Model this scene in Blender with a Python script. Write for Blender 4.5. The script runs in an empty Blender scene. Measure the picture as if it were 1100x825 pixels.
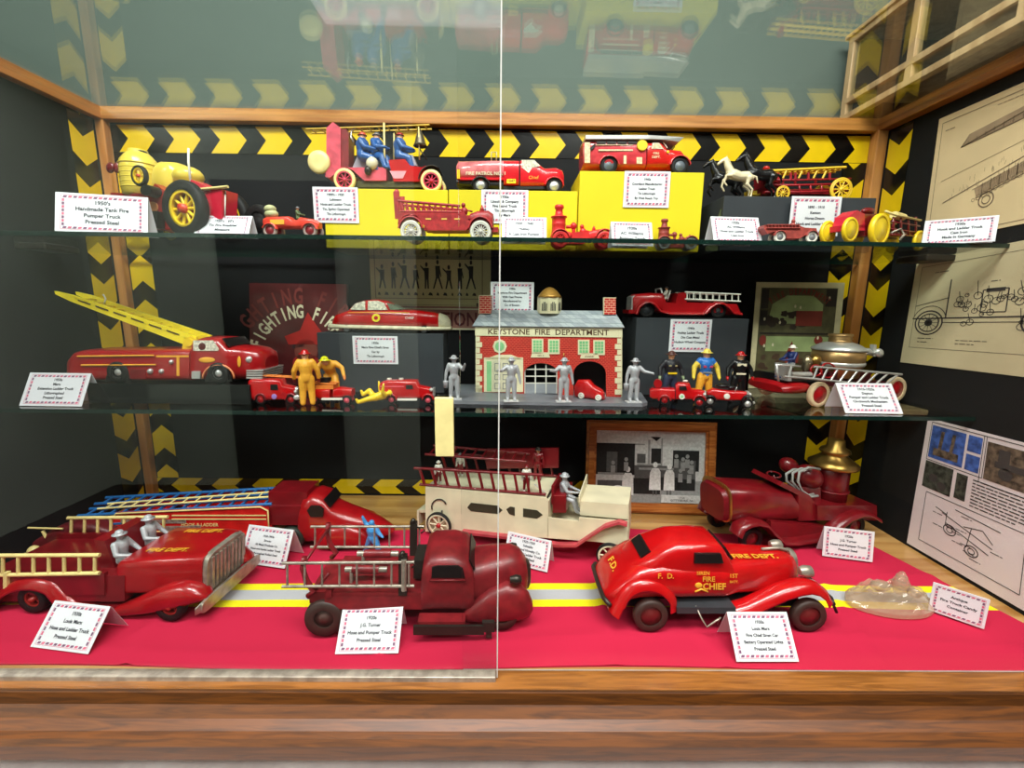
import bpy, bmesh, math, random
from mathutils import Vector, Matrix, noise
random.seed(7)
C = bpy.context.scene.collection
scn = bpy.context.scene
R = math.radians

# ------------------------------------------------------------------ camera, world, exposure
FPX = 474.4433
CAM = Vector((0.0262, -0.4513, 0.4272))
PITCH, YAW, ROLL = 0.173, 0.0103, 0.0115
_f = Vector((math.sin(YAW)*math.cos(PITCH), math.cos(YAW)*math.cos(PITCH), -math.sin(PITCH)))
_r0 = Vector((math.cos(YAW), -math.sin(YAW), 0)); _u0 = _r0.cross(_f)
_r = _r0*math.cos(ROLL) + _u0*math.sin(ROLL); _u = -_r0*math.sin(ROLL) + _u0*math.cos(ROLL)
cd = bpy.data.cameras.new('camera'); cam = bpy.data.objects.new('camera', cd); C.objects.link(cam)
cd.sensor_fit = 'HORIZONTAL'; cd.sensor_width = 36; cd.lens = 36*FPX/1100
cd.clip_start = 0.01; cd.clip_end = 50
m = Matrix((_r, _u, -_f)).transposed().to_4x4(); m.translation = CAM; cam.matrix_world = m
scn.camera = cam
scn.view_settings.view_transform = 'Standard'; scn.view_settings.look = 'None'
scn.view_settings.gamma = 1; scn.view_settings.use_curve_mapping = False
scn.view_settings.exposure = 0.45
w = bpy.data.worlds.new('world'); scn.world = w; w.use_nodes = True
w.node_tree.nodes['Background'].inputs[0].default_value = (0.9, 0.95, 1.0, 1)
w.node_tree.nodes['Background'].inputs[1].default_value = 0.15

def area(name, loc, target, size, sizey, power, col=(1,1,1)):
    l = bpy.data.lights.new(name, 'AREA'); l.shape = 'RECTANGLE'; l.size = size; l.size_y = sizey
    l.energy = power; l.color = col
    o = bpy.data.objects.new(name, l); C.objects.link(o); o.location = loc
    d = Vector(target)-Vector(loc); o.rotation_euler = d.to_track_quat('-Z', 'Y').to_euler(); return o
# the room's ceiling fixtures, two of them added (their light; the fixtures themselves are built with the room)
CEIL = 1.75
area('ceiling_or_added_light', (-0.15, -0.55, CEIL-0.03), (-0.15, -0.55, 0), 1.2, 0.5, 44, (1, 0.98, 0.95))
area('ceiling_or_added_light', (0.95, -0.75, CEIL-0.03), (0.95, -0.75, 0), 0.9, 0.4, 14, (1, 0.93, 0.84))
area('ceiling_or_added_light', (-.43, -1.76, CEIL-0.03), (-.43, -1.76, 0), 0.82, 0.28, 1.2, (1, 0.92, 0.95))
area('ceiling_or_added_light', (.55, -1.45, CEIL-0.03), (.55, -1.45, 0), 0.8, 0.3, 16, (1, 0.96, 0.9))  # added lamp, no known source; lifts front faces and the tabletop
area('ceiling_or_added_light', (-2.0, -1.3, CEIL-0.03), (-2.0, -1.3, 0), 0.7, 0.5, 26, (0.95, 1.0, 0.95))  # added lamp brightening the left room wall for the pane's reflection

# ------------------------------------------------------------------ picking points of the place from the photo
def ray(px, py): return _f + _r*((px-550)/FPX) + _u*((412.5-py)/FPX)
def on(px, py, z): d = ray(px, py); return CAM + d*((z-CAM.z)/d.z)
def aty(px, py, y): d = ray(px, py); return CAM + d*((y-CAM.y)/d.y)
def atx(px, py, x): d = ray(px, py); return CAM + d*((x-CAM.x)/d.x)

# ------------------------------------------------------------------ materials
def _set(n, k, v):
    if k in n.inputs: n.inputs[k].default_value = v
def srgb(c):
    return tuple(((x/255)/12.92 if x/255 <= 0.04045 else ((x/255+0.055)/1.055)**2.4) for x in c)
def M(name, col, rough=0.5, metal=0.0, coat=0.0, var=0.12, scale=40, bump=0.0, spec=0.5):
    mt = bpy.data.materials.new(name); mt.use_nodes = True; nt = mt.node_tree; b = nt.nodes['Principled BSDF']
    c = srgb(col)
    nz = nt.nodes.new('ShaderNodeTexNoise'); nz.inputs['Scale'].default_value = scale; nz.inputs['Detail'].default_value = 3
    tc = nt.nodes.new('ShaderNodeTexCoord'); nt.links.new(tc.outputs['Object'], nz.inputs['Vector'])
    cr = nt.nodes.new('ShaderNodeValToRGB')
    cr.color_ramp.elements[0].position = 0.35; cr.color_ramp.elements[1].position = 0.65
    cr.color_ramp.elements[0].color = (*[x*(1-var) for x in c], 1); cr.color_ramp.elements[1].color = (*[min(1, x*(1+var*0.6)) for x in c], 1)
    nt.links.new(nz.outputs['Fac'], cr.inputs['Fac']); nt.links.new(cr.outputs['Color'], b.inputs['Base Color'])
    _set(b, 'Roughness', rough); _set(b, 'Metallic', metal); _set(b, 'Coat Weight', coat); _set(b, 'Coat Roughness', 0.08)
    _set(b, 'Specular IOR Level', spec)
    if bump:
        bp = nt.nodes.new('ShaderNodeBump'); bp.inputs['Strength'].default_value = bump; bp.inputs['Distance'].default_value = 0.002
        nt.links.new(nz.outputs['Fac'], bp.inputs['Height']); nt.links.new(bp.outputs['Normal'], b.inputs['Normal'])
    return mt
def wood(name, c1, c2, axis='X', scale=6.0, rough=0.35, coat=0.3):
    mt = bpy.data.materials.new(name); mt.use_nodes = True; nt = mt.node_tree; b = nt.nodes['Principled BSDF']
    tc = nt.nodes.new('ShaderNodeTexCoord'); mp = nt.nodes.new('ShaderNodeMapping')
    s = {'X': (0.6, 8, 8), 'Y': (8, 0.6, 8), 'Z': (8, 8, 0.6)}[axis]; mp.inputs['Scale'].default_value = s
    nt.links.new(tc.outputs['Object'], mp.inputs['Vector'])
    nz = nt.nodes.new('ShaderNodeTexNoise'); nz.inputs['Scale'].default_value = scale; nz.inputs['Detail'].default_value = 6
    nz.inputs['Distortion'].default_value = 1.2
    nt.links.new(mp.outputs['Vector'], nz.inputs['Vector'])
    cr = nt.nodes.new('ShaderNodeValToRGB'); cr.color_ramp.elements[0].position = 0.36; cr.color_ramp.elements[1].position = 0.62
    cr.color_ramp.elements[0].color = (*srgb(c1), 1); cr.color_ramp.elements[1].color = (*srgb(c2), 1)
    nt.links.new(nz.outputs['Fac'], cr.inputs['Fac']); nt.links.new(cr.outputs['Color'], b.inputs['Base Color'])
    _set(b, 'Roughness', rough); _set(b, 'Coat Weight', coat); _set(b, 'Coat Roughness', 0.15)
    return mt
def glass(name, tint=(0.96, 0.99, 0.97), ior=1.5, rough=0.0, dust=0.0):
    mt = bpy.data.materials.new(name); mt.use_nodes = True; nt = mt.node_tree; nt.nodes.clear()
    out = nt.nodes.new('ShaderNodeOutputMaterial'); mx = nt.nodes.new('ShaderNodeMixShader'); fr = nt.nodes.new('ShaderNodeFresnel')
    tr = nt.nodes.new('ShaderNodeBsdfTransparent'); gl = nt.nodes.new('ShaderNodeBsdfGlossy')
    tr.inputs[0].default_value = (*tint, 1); gl.inputs['Roughness'].default_value = rough
    ge = nt.nodes.new('ShaderNodeNewGeometry'); mi = nt.nodes.new('ShaderNodeMix'); mi.data_type = 'FLOAT'   # thin pane: same reflectance from both faces
    mi.inputs[2].default_value = ior; mi.inputs[3].default_value = 1/ior
    nt.links.new(ge.outputs['Backfacing'], mi.inputs[0]); nt.links.new(mi.outputs[0], fr.inputs['IOR'])
    nt.links.new(fr.outputs[0], mx.inputs[0]); nt.links.new(tr.outputs[0], mx.inputs[1]); nt.links.new(gl.outputs[0], mx.inputs[2])
    last = mx
    if dust:
        m2 = nt.nodes.new('ShaderNodeMixShader'); df = nt.nodes.new('ShaderNodeBsdfDiffuse'); df.inputs[0].default_value = (tint[0]*.8, tint[1]*.7, tint[2]*.6, 1)
        m2.inputs[0].default_value = dust; nt.links.new(mx.outputs[0], m2.inputs[1]); nt.links.new(df.outputs[0], m2.inputs[2]); last = m2
    nt.links.new(last.outputs[0], out.inputs[0]); return mt
def brickmat(name, c1, c2, mortar, scale, rough=0.5, bw=0.5, rh=0.25, ms=0.03):
    mt = bpy.data.materials.new(name); mt.use_nodes = True; nt = mt.node_tree; b = nt.nodes['Principled BSDF']
    tc = nt.nodes.new('ShaderNodeTexCoord'); sp = nt.nodes.new('ShaderNodeSeparateXYZ'); cb = nt.nodes.new('ShaderNodeCombineXYZ')
    ad = nt.nodes.new('ShaderNodeMath'); ad.operation = 'ADD'
    nt.links.new(tc.outputs['Object'], sp.inputs[0]); nt.links.new(sp.outputs[0], ad.inputs[0]); nt.links.new(sp.outputs[1], ad.inputs[1])
    nt.links.new(ad.outputs[0], cb.inputs[0]); nt.links.new(sp.outputs[2], cb.inputs[1])
    br = nt.nodes.new('ShaderNodeTexBrick'); br.inputs['Scale'].default_value = scale
    br.inputs['Color1'].default_value = (*srgb(c1), 1); br.inputs['Color2'].default_value = (*srgb(c2), 1); br.inputs['Mortar'].default_value = (*srgb(mortar), 1)
    br.inputs['Mortar Size'].default_value = ms; br.inputs['Brick Width'].default_value = bw; br.inputs['Row Height'].default_value = rh
    nt.links.new(cb.outputs[0], br.inputs['Vector']); nt.links.new(br.outputs['Color'], b.inputs['Base Color'])
    _set(b, 'Roughness', rough); return mt

RED = M('red_enamel', (158, 14, 20), 0.28, coat=0.5)
REDB = M('bright_red_enamel', (184, 12, 16), 0.25, coat=0.5)
REDD = M('dark_red_enamel', (116, 14, 22), 0.32, coat=0.4, var=0.2)
REDW = M('worn_red_paint', (126, 26, 32), 0.42, coat=0.15, var=0.3, scale=60)
REDI = M('red_cast_iron', (168, 40, 42), 0.45, var=0.3, scale=120)
REDC = M('coral_red_cast_iron', (212, 40, 40), 0.42, var=0.15)
BROWNR = M('brown_red_cast_iron', (150, 60, 52), 0.5, var=0.3, scale=150)
PINK = M('faded_pink_red_tin', (214, 84, 100), 0.3, coat=0.4, var=0.25, scale=80)
ORANGER = M('orange_red_tin', (214, 62, 44), 0.35, coat=0.3)
BLACK = M('black_rubber', (22, 20, 20), 0.6, spec=0.3)
GUN = M('dark_gunmetal', (60, 54, 48), 0.4, metal=0.6)
BRNRUB = M('brown_rubber', (58, 38, 32), 0.55)
WHITE = M('white_enamel', (225, 222, 210), 0.4)
CREAM = M('cream_paint', (222, 212, 180), 0.4, var=0.1, scale=30)
CREAMY = M('cream_yellow_paint', (232, 212, 140), 0.4)
YEL = M('yellow_plastic', (235, 200, 30), 0.35)
YELB = M('bright_yellow_paint', (246, 222, 40), 0.35)
YELF = M('yellow_firesuit', (236, 170, 50), 0.5)
LIME = M('lime_yellow_helmet', (220, 220, 20), 0.35)
SILVER = M('silver_metal', (205, 204, 200), 0.3, metal=0.55)
LEAD = M('grey_lead_figure', (176, 178, 182), 0.4, metal=0.15, var=0.25, scale=200)
STEEL = M('tarnished_steel', (168, 158, 144), 0.35, metal=0.5, var=0.3, scale=80)
GOLD = M('brass', (190, 150, 80), 0.3, metal=0.9)
GOLDP = M('gold_lettering', (235, 170, 50), 0.45)
GREY = M('grey_paint', (120, 122, 124), 0.5)
DGREY = M('dark_grey_paint', (52, 54, 58), 0.5)
BLUE = M('blue_plastic', (40, 110, 190), 0.35)
BLUEL = M('light_blue_plastic', (70, 150, 215), 0.35)
BLUEP = M('blue_ladder_paint', (36, 98, 160), 0.35)
NAVY = M('navy_blue', (24, 40, 92), 0.45)
SKIN = M('painted_skin', (228, 170, 130), 0.5)
ORNG = M('orange_wood_stick', (226, 130, 50), 0.5)
BLACKP = M('black_gloss', (16, 16, 18), 0.3)
GREEN = M('pale_green_print', (140, 200, 140), 0.5)
DKWIN = M('dark_opening', (18, 14, 14), 0.4)
WINW = M('printed_window_white', (220, 215, 195), 0.3, var=0.4, scale=250)
CARD = M('white_card', (222, 224, 228), 0.6, var=0.02)
INK = M('printed_ink', (40, 40, 52), 0.7)
PINKI = M('pink_red_print', (216, 104, 134), 0.6)
NAVYI = M('navy_print', (126, 84, 116), 0.6)
YBOX = M('yellow_display_board', (218, 200, 34), 0.6, var=0.05, scale=8, spec=0.2)
KBOX = M('charcoal_display_board', (50, 54, 58), 0.7, var=0.1, scale=10, spec=0.3)
OLIVE = M('olive_display_board', (74, 82, 44), 0.7)
BACKM = M('black_backing_board', (17, 18, 20), 0.75, var=0.1, scale=5, spec=0.25)
SIDEM = M('black_side_board', (20, 21, 22), 0.75, var=0.1, scale=5, spec=0.25)
TAPEK = M('black_tape', (12, 11, 10), 0.22, var=0.1)
TAPEY = M('yellow_tape', (232, 194, 18), 0.25, var=0.05)
OAKX = wood('golden_oak', (150, 92, 36), (196, 134, 66), 'X')
OAKY = wood('golden_oak_side', (140, 80, 32), (184, 116, 54), 'Y')
OAKZ = wood('golden_oak_post', (176, 112, 56), (206, 146, 84), 'Z')
DECK = wood('oak_deck', (170, 118, 60), (204, 158, 96), 'X', 4, 0.3)
MOULD = wood('brown_oak_moulding', (66, 34, 4), (96, 52, 8), 'X', 22, 0.5, 0.0)
OAKF = wood('picture_frame_oak', (150, 76, 26), (196, 120, 58), 'X', 14, 0.3, 0.4)
LWOOD = wood('light_cabinet_wood', (176, 140, 96), (206, 172, 126), 'Z', 5, 0.4)
GLS = glass('shelf_glass', (0.93, 0.97, 0.95), 1.5)
GLT = glass('top_glass', (0.95, 0.98, 0.97), 1.5)
GLF = glass('sliding_glass', (0.97, 0.985, 0.98), 1.42)
GLR = glass('weak_reflection_glass', (0.98, 0.99, 0.985), 1.25)  # reflectance set low so the right pane shows little veil
GLEDGE = M('dark_green_glass_edge', (18, 40, 34), 0.15, var=0.1)
GLEDGEW = M('pale_glass_edge', (190, 190, 184), 0.3, var=0.1)

# ------------------------------------------------------------------ mesh builder
def _bmprim(bm, bev=0, seg=2):
    if bev > 0:
        bmesh.ops.bevel(bm, geom=[e for e in bm.edges], offset=bev, segments=seg, affect='EDGES', profile=0.5)
    bmesh.ops.recalc_face_normals(bm, faces=bm.faces)
    bm.verts.index_update()
    vs = [v.co.copy() for v in bm.verts]; fs = [[v.index for v in f.verts] for f in bm.faces]
    bm.free(); return vs, fs
_font = {}
def textgeo(s, off=0.0):
    k = (s, off)
    if k not in _font:
        cu = bpy.data.curves.new('t', 'FONT'); cu.body = s; cu.size = 1; cu.align_x = 'CENTER'; cu.align_y = 'CENTER'; cu.offset = off
        cu.resolution_u = 2; cu.space_line = 1.05
        o = bpy.data.objects.new('t', cu); C.objects.link(o)
        dg = bpy.context.evaluated_depsgraph_get(); me = bpy.data.meshes.new_from_object(o.evaluated_get(dg))
        _font[k] = ([v.co.copy() for v in me.vertices], [list(p.vertices) for p in me.polygons])
        bpy.data.meshes.remove(me); bpy.data.objects.remove(o); bpy.data.curves.remove(cu)
    return _font[k]
class MB:
    def __init__(s, mat=None, v=None):
        s.V = []; s.F = []; s.MI = []; s.SM = []; s.mats = []; s.v = v
        if mat: s.mat(mat)
    def mat(s, m):
        if m not in s.mats: s.mats.append(m)
        s.cur = s.mats.index(m); return s
    def add(s, vs, fs, smooth=False, raw=False):
        b = len(s.V)
        if s.v is not None and not raw: vs = [s.v.P(*p) for p in vs]
        s.V += [Vector(p) for p in vs]
        for f in fs: s.F.append([i+b for i in f]); s.MI.append(s.cur); s.SM.append(smooth)
        return s
    def box(s, x0, x1, y0, y1, z0, z1, bev=0):
        bm = bmesh.new(); bmesh.ops.create_cube(bm, size=1)
        for q in bm.verts: q.co = Vector((x0+(x1-x0)*(q.co.x+.5), y0+(y1-y0)*(q.co.y+.5), z0+(z1-z0)*(q.co.z+.5)))
        return s.add(*_bmprim(bm, bev), smooth=False)
    def prism(s, poly, y0, y1, bev=0, smooth=False, inset=0):
        """outline in x,z extruded along y"""
        bm = bmesh.new()
        a = [bm.verts.new((x, y0, z)) for x, z in poly]; b = [bm.verts.new((x, y1, z)) for x, z in poly]
        bm.faces.new(a); bm.faces.new(b[::-1]); n = len(poly)
        for i in range(n): bm.faces.new((a[i], b[i], b[(i+1) % n], a[(i+1) % n]))
        return s.add(*_bmprim(bm, bev), smooth=smooth)
    def quadprism(s, poly3, off):
        """planar polygon of 3-D points given thickness by vector off"""
        n = len(poly3); off = Vector(off); a = [Vector(p) for p in poly3]; b = [p+off for p in a]
        return s.add(a+b, [list(range(n)), list(range(2*n-1, n-1, -1))]+[[i, i+n, (i+1) % n+n, (i+1) % n] for i in range(n)])
    def cyl(s, p, q, r0, r1=None, n=12, smooth=True):
        r1 = r0 if r1 is None else r1
        p = Vector(p); q = Vector(q); d = (q-p); L = d.length
        if L < 1e-9: return s
        d = d/L; a = d.orthogonal().normalized(); b = d.cross(a)
        vs = []; fs = []
        for k in range(n):
            t = 2*math.pi*k/n; e = a*math.cos(t)+b*math.sin(t); vs += [p+e*r0, q+e*r1]
        for k in range(n): i = 2*k; j = 2*((k+1) % n); fs.append([i, j, j+1, i+1])
        s.add(vs, fs, smooth); return s.add([vs[2*k] for k in range(n)], [list(range(n))[::-1]]).add([vs[2*k+1] for k in range(n)], [list(range(n))])
    def tube(s, pts, r, n=8, smooth=True):
        pts = [Vector(p) for p in pts]; vs = []; fs = []; up = Vector((0.13, 0.31, 0.94)).normalized()
        for i, p in enumerate(pts):
            d = (pts[min(i+1, len(pts)-1)]-pts[max(i-1, 0)]).normalized()
            a = d.cross(up);
            if a.length < 1e-3: a = d.orthogonal()
            a.normalize(); b = d.cross(a); rr = r[i] if isinstance(r, (list, tuple)) else r
            for k in range(n): t = 2*math.pi*k/n; vs.append(p+a*math.cos(t)*rr+b*math.sin(t)*rr)
        for i in range(len(pts)-1):
            for k in range(n): fs.append([i*n+k, i*n+(k+1) % n, (i+1)*n+(k+1) % n, (i+1)*n+k])
        fs.append(list(range(n))[::-1]); fs.append([len(vs)-n+k for k in range(n)])
        return s.add(vs, fs, smooth)
    def lathe(s, prof, o, axis='Z', n=20, smooth=True):
        """prof: (radius, height) pairs along the axis from o"""
        o = Vector(o); A = {'X': (Vector((0,1,0)), Vector((0,0,1)), Vector((1,0,0))), 'Y': (Vector((0,0,1)), Vector((1,0,0)), Vector((0,1,0))),
             'Z': (Vector((1,0,0)), Vector((0,1,0)), Vector((0,0,1))), 'z': (Vector((0,1,0)), Vector((1,0,0)), Vector((0,0,-1)))}[axis]
        vs = []; fs = []
        for r, h in prof:
            for k in range(n): t = 2*math.pi*k/n; vs.append(o+A[0]*math.cos(t)*r+A[1]*math.sin(t)*r+A[2]*h)
        for i in range(len(prof)-1):
            for k in range(n): fs.append([i*n+k, i*n+(k+1) % n, (i+1)*n+(k+1) % n, (i+1)*n+k])
        if prof[0] != prof[-1]: fs.append(list(range(n))[::-1]); fs.append([len(vs)-n+k for k in range(n)])
        return s.add(vs, fs, smooth)
    def ell(s, c, r, n=14, mrows=8):
        c = Vector(c); r = (r, r, r) if not isinstance(r, (tuple, list)) else r
        vs = []; fs = []
        for i in range(mrows+1):
            ph = math.pi*i/mrows
            for k in range(n):
                t = 2*math.pi*k/n; vs.append(c+Vector((r[0]*math.sin(ph)*math.cos(t), r[1]*math.sin(ph)*math.sin(t), r[2]*math.cos(ph))))
        for i in range(mrows):
            for k in range(n): fs.append([i*n+k, i*n+(k+1) % n, (i+1)*n+(k+1) % n, (i+1)*n+k])
        return s.add(vs, fs, True)
    def loft(s, rings, smooth=True, caps=True):
        n = len(rings[0]); vs = [p for r in rings for p in r]; fs = []
        for i in range(len(rings)-1):
            for k in range(n): fs.append([i*n+k, i*n+(k+1) % n, (i+1)*n+(k+1) % n, (i+1)*n+k])
        s.add(vs, fs, smooth)
        if caps: s.add(rings[0], [list(range(n))[::-1]]); s.add(rings[-1], [list(range(n))])
        return s
    def body(s, secs, n=24, e=3.0, caps=True):
        """secs: (x, y0, y1, z0, z1[, e]) super-ellipse cross sections along x"""
        rings = []
        for q in secs:
            x, y0, y1, z0, z1 = q[:5]; ee = q[5] if len(q) > 5 else e; ring = []
            for k in range(n):
                t = 2*math.pi*(k+.5)/n; c = math.cos(t); d = math.sin(t)
                ring.append(((x), (y0+y1)/2+(y1-y0)/2*math.copysign(abs(c)**(2/ee), c), (z0+z1)/2+(z1-z0)/2*math.copysign(abs(d)**(2/ee), d)))
            rings.append(ring)
        return s.loft(rings, True, caps)
    def fender(s, path, y0, y1, crown, th=1.0, n=8, up=-1):
        """mudguard: the path in x,z swept across y with a crowned section; up=-1 when z grows downward (photo frame)"""
        rings = []; P = [Vector((x, 0, z)) for x, z in path]
        for i, p in enumerate(P):
            d = (P[min(i+1, len(P)-1)]-P[max(i-1, 0)]).normalized(); nr = Vector((d.z, 0, -d.x))
            if nr.z*up < 0: nr = -nr
            ring = []
            for k in range(n+1):
                u = k/n; cc = crown*(max(0, 1-(2*u-1)**2))**0.5
                ring.append(tuple(p+nr*(cc-crown)+Vector((0, y0+(y1-y0)*u, 0))))
            for k in range(n, -1, -1):
                u = k/n; cc = crown*(max(0, 1-(2*u-1)**2))**0.5
                ring.append(tuple(p+nr*(cc-crown-th)+Vector((0, y0+(y1-y0)*u, 0))))
            rings.append(ring)
        return s.loft(rings, True, True)
    def ladder(s, a0, a1, b0, b1, n, r, rr=None, m0=0.04):
        """rails a0-a1 and b0-b1, n rungs"""
        a0, a1, b0, b1 = map(Vector, (a0, a1, b0, b1)); s.cyl(a0, a1, r, n=8); s.cyl(b0, b1, r, n=8)
        for i in range(n):
            t = m0+(1-2*m0)*i/max(1, n-1); s.cyl(a0.lerp(a1, t), b0.lerp(b1, t), rr or r*.8, n=6)
        return s
    def text(s, t, o, u, vv, size, off=0.0):
        vs, fs = textgeo(t, off); o = Vector(o); u = Vector(u); vv = Vector(vv)
        return s.add([o+u*(p.x*size)+vv*(p.y*size) for p in vs], fs)
    def build(s, name, parent=None, loc=None, solid=True):
        me = bpy.data.meshes.new(name); me.from_pydata([tuple(p) for p in s.V], [], s.F)
        for mt in s.mats: me.materials.append(mt)
        for p, mi, sm in zip(me.polygons, s.MI, s.SM): p.material_index = mi; p.use_smooth = sm
        if solid:
            bm = bmesh.new(); bm.from_mesh(me); bmesh.ops.recalc_face_normals(bm, faces=bm.faces); bm.to_mesh(me); bm.free()
        o = bpy.data.objects.new(name, me); C.objects.link(o)
        if parent: o.parent = parent
        if loc is not None: o.location = loc
        return o
def tag(o, label=None, cat=None, group=None, kind=None):
    if label: o['label'] = label
    if cat: o['category'] = cat
    if group: o['group'] = group
    if kind: o['kind'] = kind
    return o
def empty(name, loc, rz=0, label=None, cat=None, group=None):
    o = bpy.data.objects.new(name, None); C.objects.link(o); o.location = loc; o.rotation_euler = (0, 0, rz); o.empty_display_size = 0.02
    return tag(o, label, cat, group)
def struct(name, mb): return tag(mb.build(name), kind='structure')

class Veh:
    """a thing whose near side stands on the line A-B; its builders are written in photo pixels on that near side (x, y) and a depth d away from us"""
    def __init__(s, name, label, cat, A, B, z, YA=None, YB=None, group=None):
        s.A = on(*A, z) if YA is None else aty(*A, YA); s.B = on(*B, z) if YA is None else aty(*B, YB if YB is not None else YA)
        d = s.B-s.A; d.z = 0; s.u = d.normalized(); s.n = Vector((-s.u.y, s.u.x, 0)); s.zA = s.A.z
        s.S = ((s.A+s.B)/2-CAM).dot(_f)/FPX
        s.z = z
        s.root = empty(name, (s.A.x, s.A.y, z), math.atan2(s.u.y, s.u.x), label, cat, group); s.ks = {}
    def P(s, x, d, y):
        q = ray(x, y); t = s.n.dot(s.A-CAM)/s.n.dot(q); Q = CAM+q*t
        gz = s.zA if abs(s.zA-s.z) > 1e-6 else s.z
        return Vector(((Q-s.A).dot(s.u), d*s.S, Q.z-gz))
    def mb(s, mat): return MB(mat, s)
    def wheel(s, x, r, d, w, tire, rim, hub=None, style='disc', spokes=8, y=None, name='wheel', parent=None, tr=0.24):
        c = s.P(x, d, (s.A and 500)); X = c.x
        # centre from the given x on the ground line
        rr = r*s.S; ww = w*s.S
        if y is not None: cc = s.P(x, d, y); Z = cc.z; X = cc.x
        else:
            Z = rr
            # refine x at the true height
            lo = s.P(x, d, 300); hi = s.P(x, d, 600); t = (Z-lo.z)/(hi.z-lo.z); X = lo.x+(hi.x-lo.x)*t
        key = (round(rr, 5), round(ww, 5), tire.name, rim.name, style, spokes, tr)
        if key not in s.ks:
            b = MB(tire); ti = rr*(1-tr); h = ww/2
            b.lathe([(ti, -h*.8), (rr*.93, -h), (rr, -h*.5), (rr, h*.5), (rr*.93, h), (ti, h*.8), (ti, -h*.8)], (0, 0, 0), 'Y', 28)
            b.mat(rim)
            if style == 'disc':
                b.lathe([(0.001*rr, -h*.9), (ti*.45, -h*.9), (ti*.6, -h*.45), (ti, -h*.6), (ti, h*.6), (ti*.6, h*.45), (ti*.45, h*.9), (0.001*rr, h*.9)], (0, 0, 0), 'Y', 24)
            else:
                b.lathe([(ti*.84, -h*.6), (ti*1.01, -h*.7), (ti*1.01, h*.7), (ti*.84, h*.6), (ti*.84, -h*.6)], (0, 0, 0), 'Y', 24)
                for k in range(spokes):
                    t = 2*math.pi*k/spokes; b.cyl((0, 0, 0), (math.cos(t)*ti*.95, 0, math.sin(t)*ti*.95), rr*.07, rr*.055, 6)
                b.mat(hub or rim); b.lathe([(rr*.001, -h*1.1), (rr*.16, -h*1.05), (rr*.18, 0), (rr*.16, h*1.05), (rr*.001, h*1.1)], (0, 0, 0), 'Y', 12)
            me = b.build(name); s.ks[key] = me.data; bpy.data.objects.remove(me)
        o = bpy.data.objects.new(name, s.ks[key]); C.objects.link(o); o.parent = parent or s.root
        o.location = (X, d*s.S+ww/2, Z); return o
    def wheels(s, xs, r, W, w, tire, rim, hub=None, **k):
        for x in xs:
            for d in (0, W-w): s.wheel(x, r, d, w, tire, rim, hub, **k)
        a = MB(GUN)
        for x in xs:
            q = s.wheel_pos(x, r); a.cyl((q[0], w*.6*s.S, q[1]), (q[0], (W-w*.6)*s.S, q[1]), r*.1*s.S, n=8)
        a.build('axle', s.root)
    def wheel_pos(s, x, r):
        lo = s.P(x, 0, 300); hi = s.P(x, 0, 600); Z = r*s.S; t = (Z-lo.z)/(hi.z-lo.z); return (lo.x+(hi.x-lo.x)*t, Z)
def arc(cx, cy, r, a0, a1, n=10, ry=None):
    """points on an arc in photo axes (y down): angle 0 = right, 90 = up"""
    ry = ry or r
    return [(cx+r*math.cos(R(a0+(a1-a0)*i/n)), cy-ry*math.sin(R(a0+(a1-a0)*i/n))) for i in range(n+1)]

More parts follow.
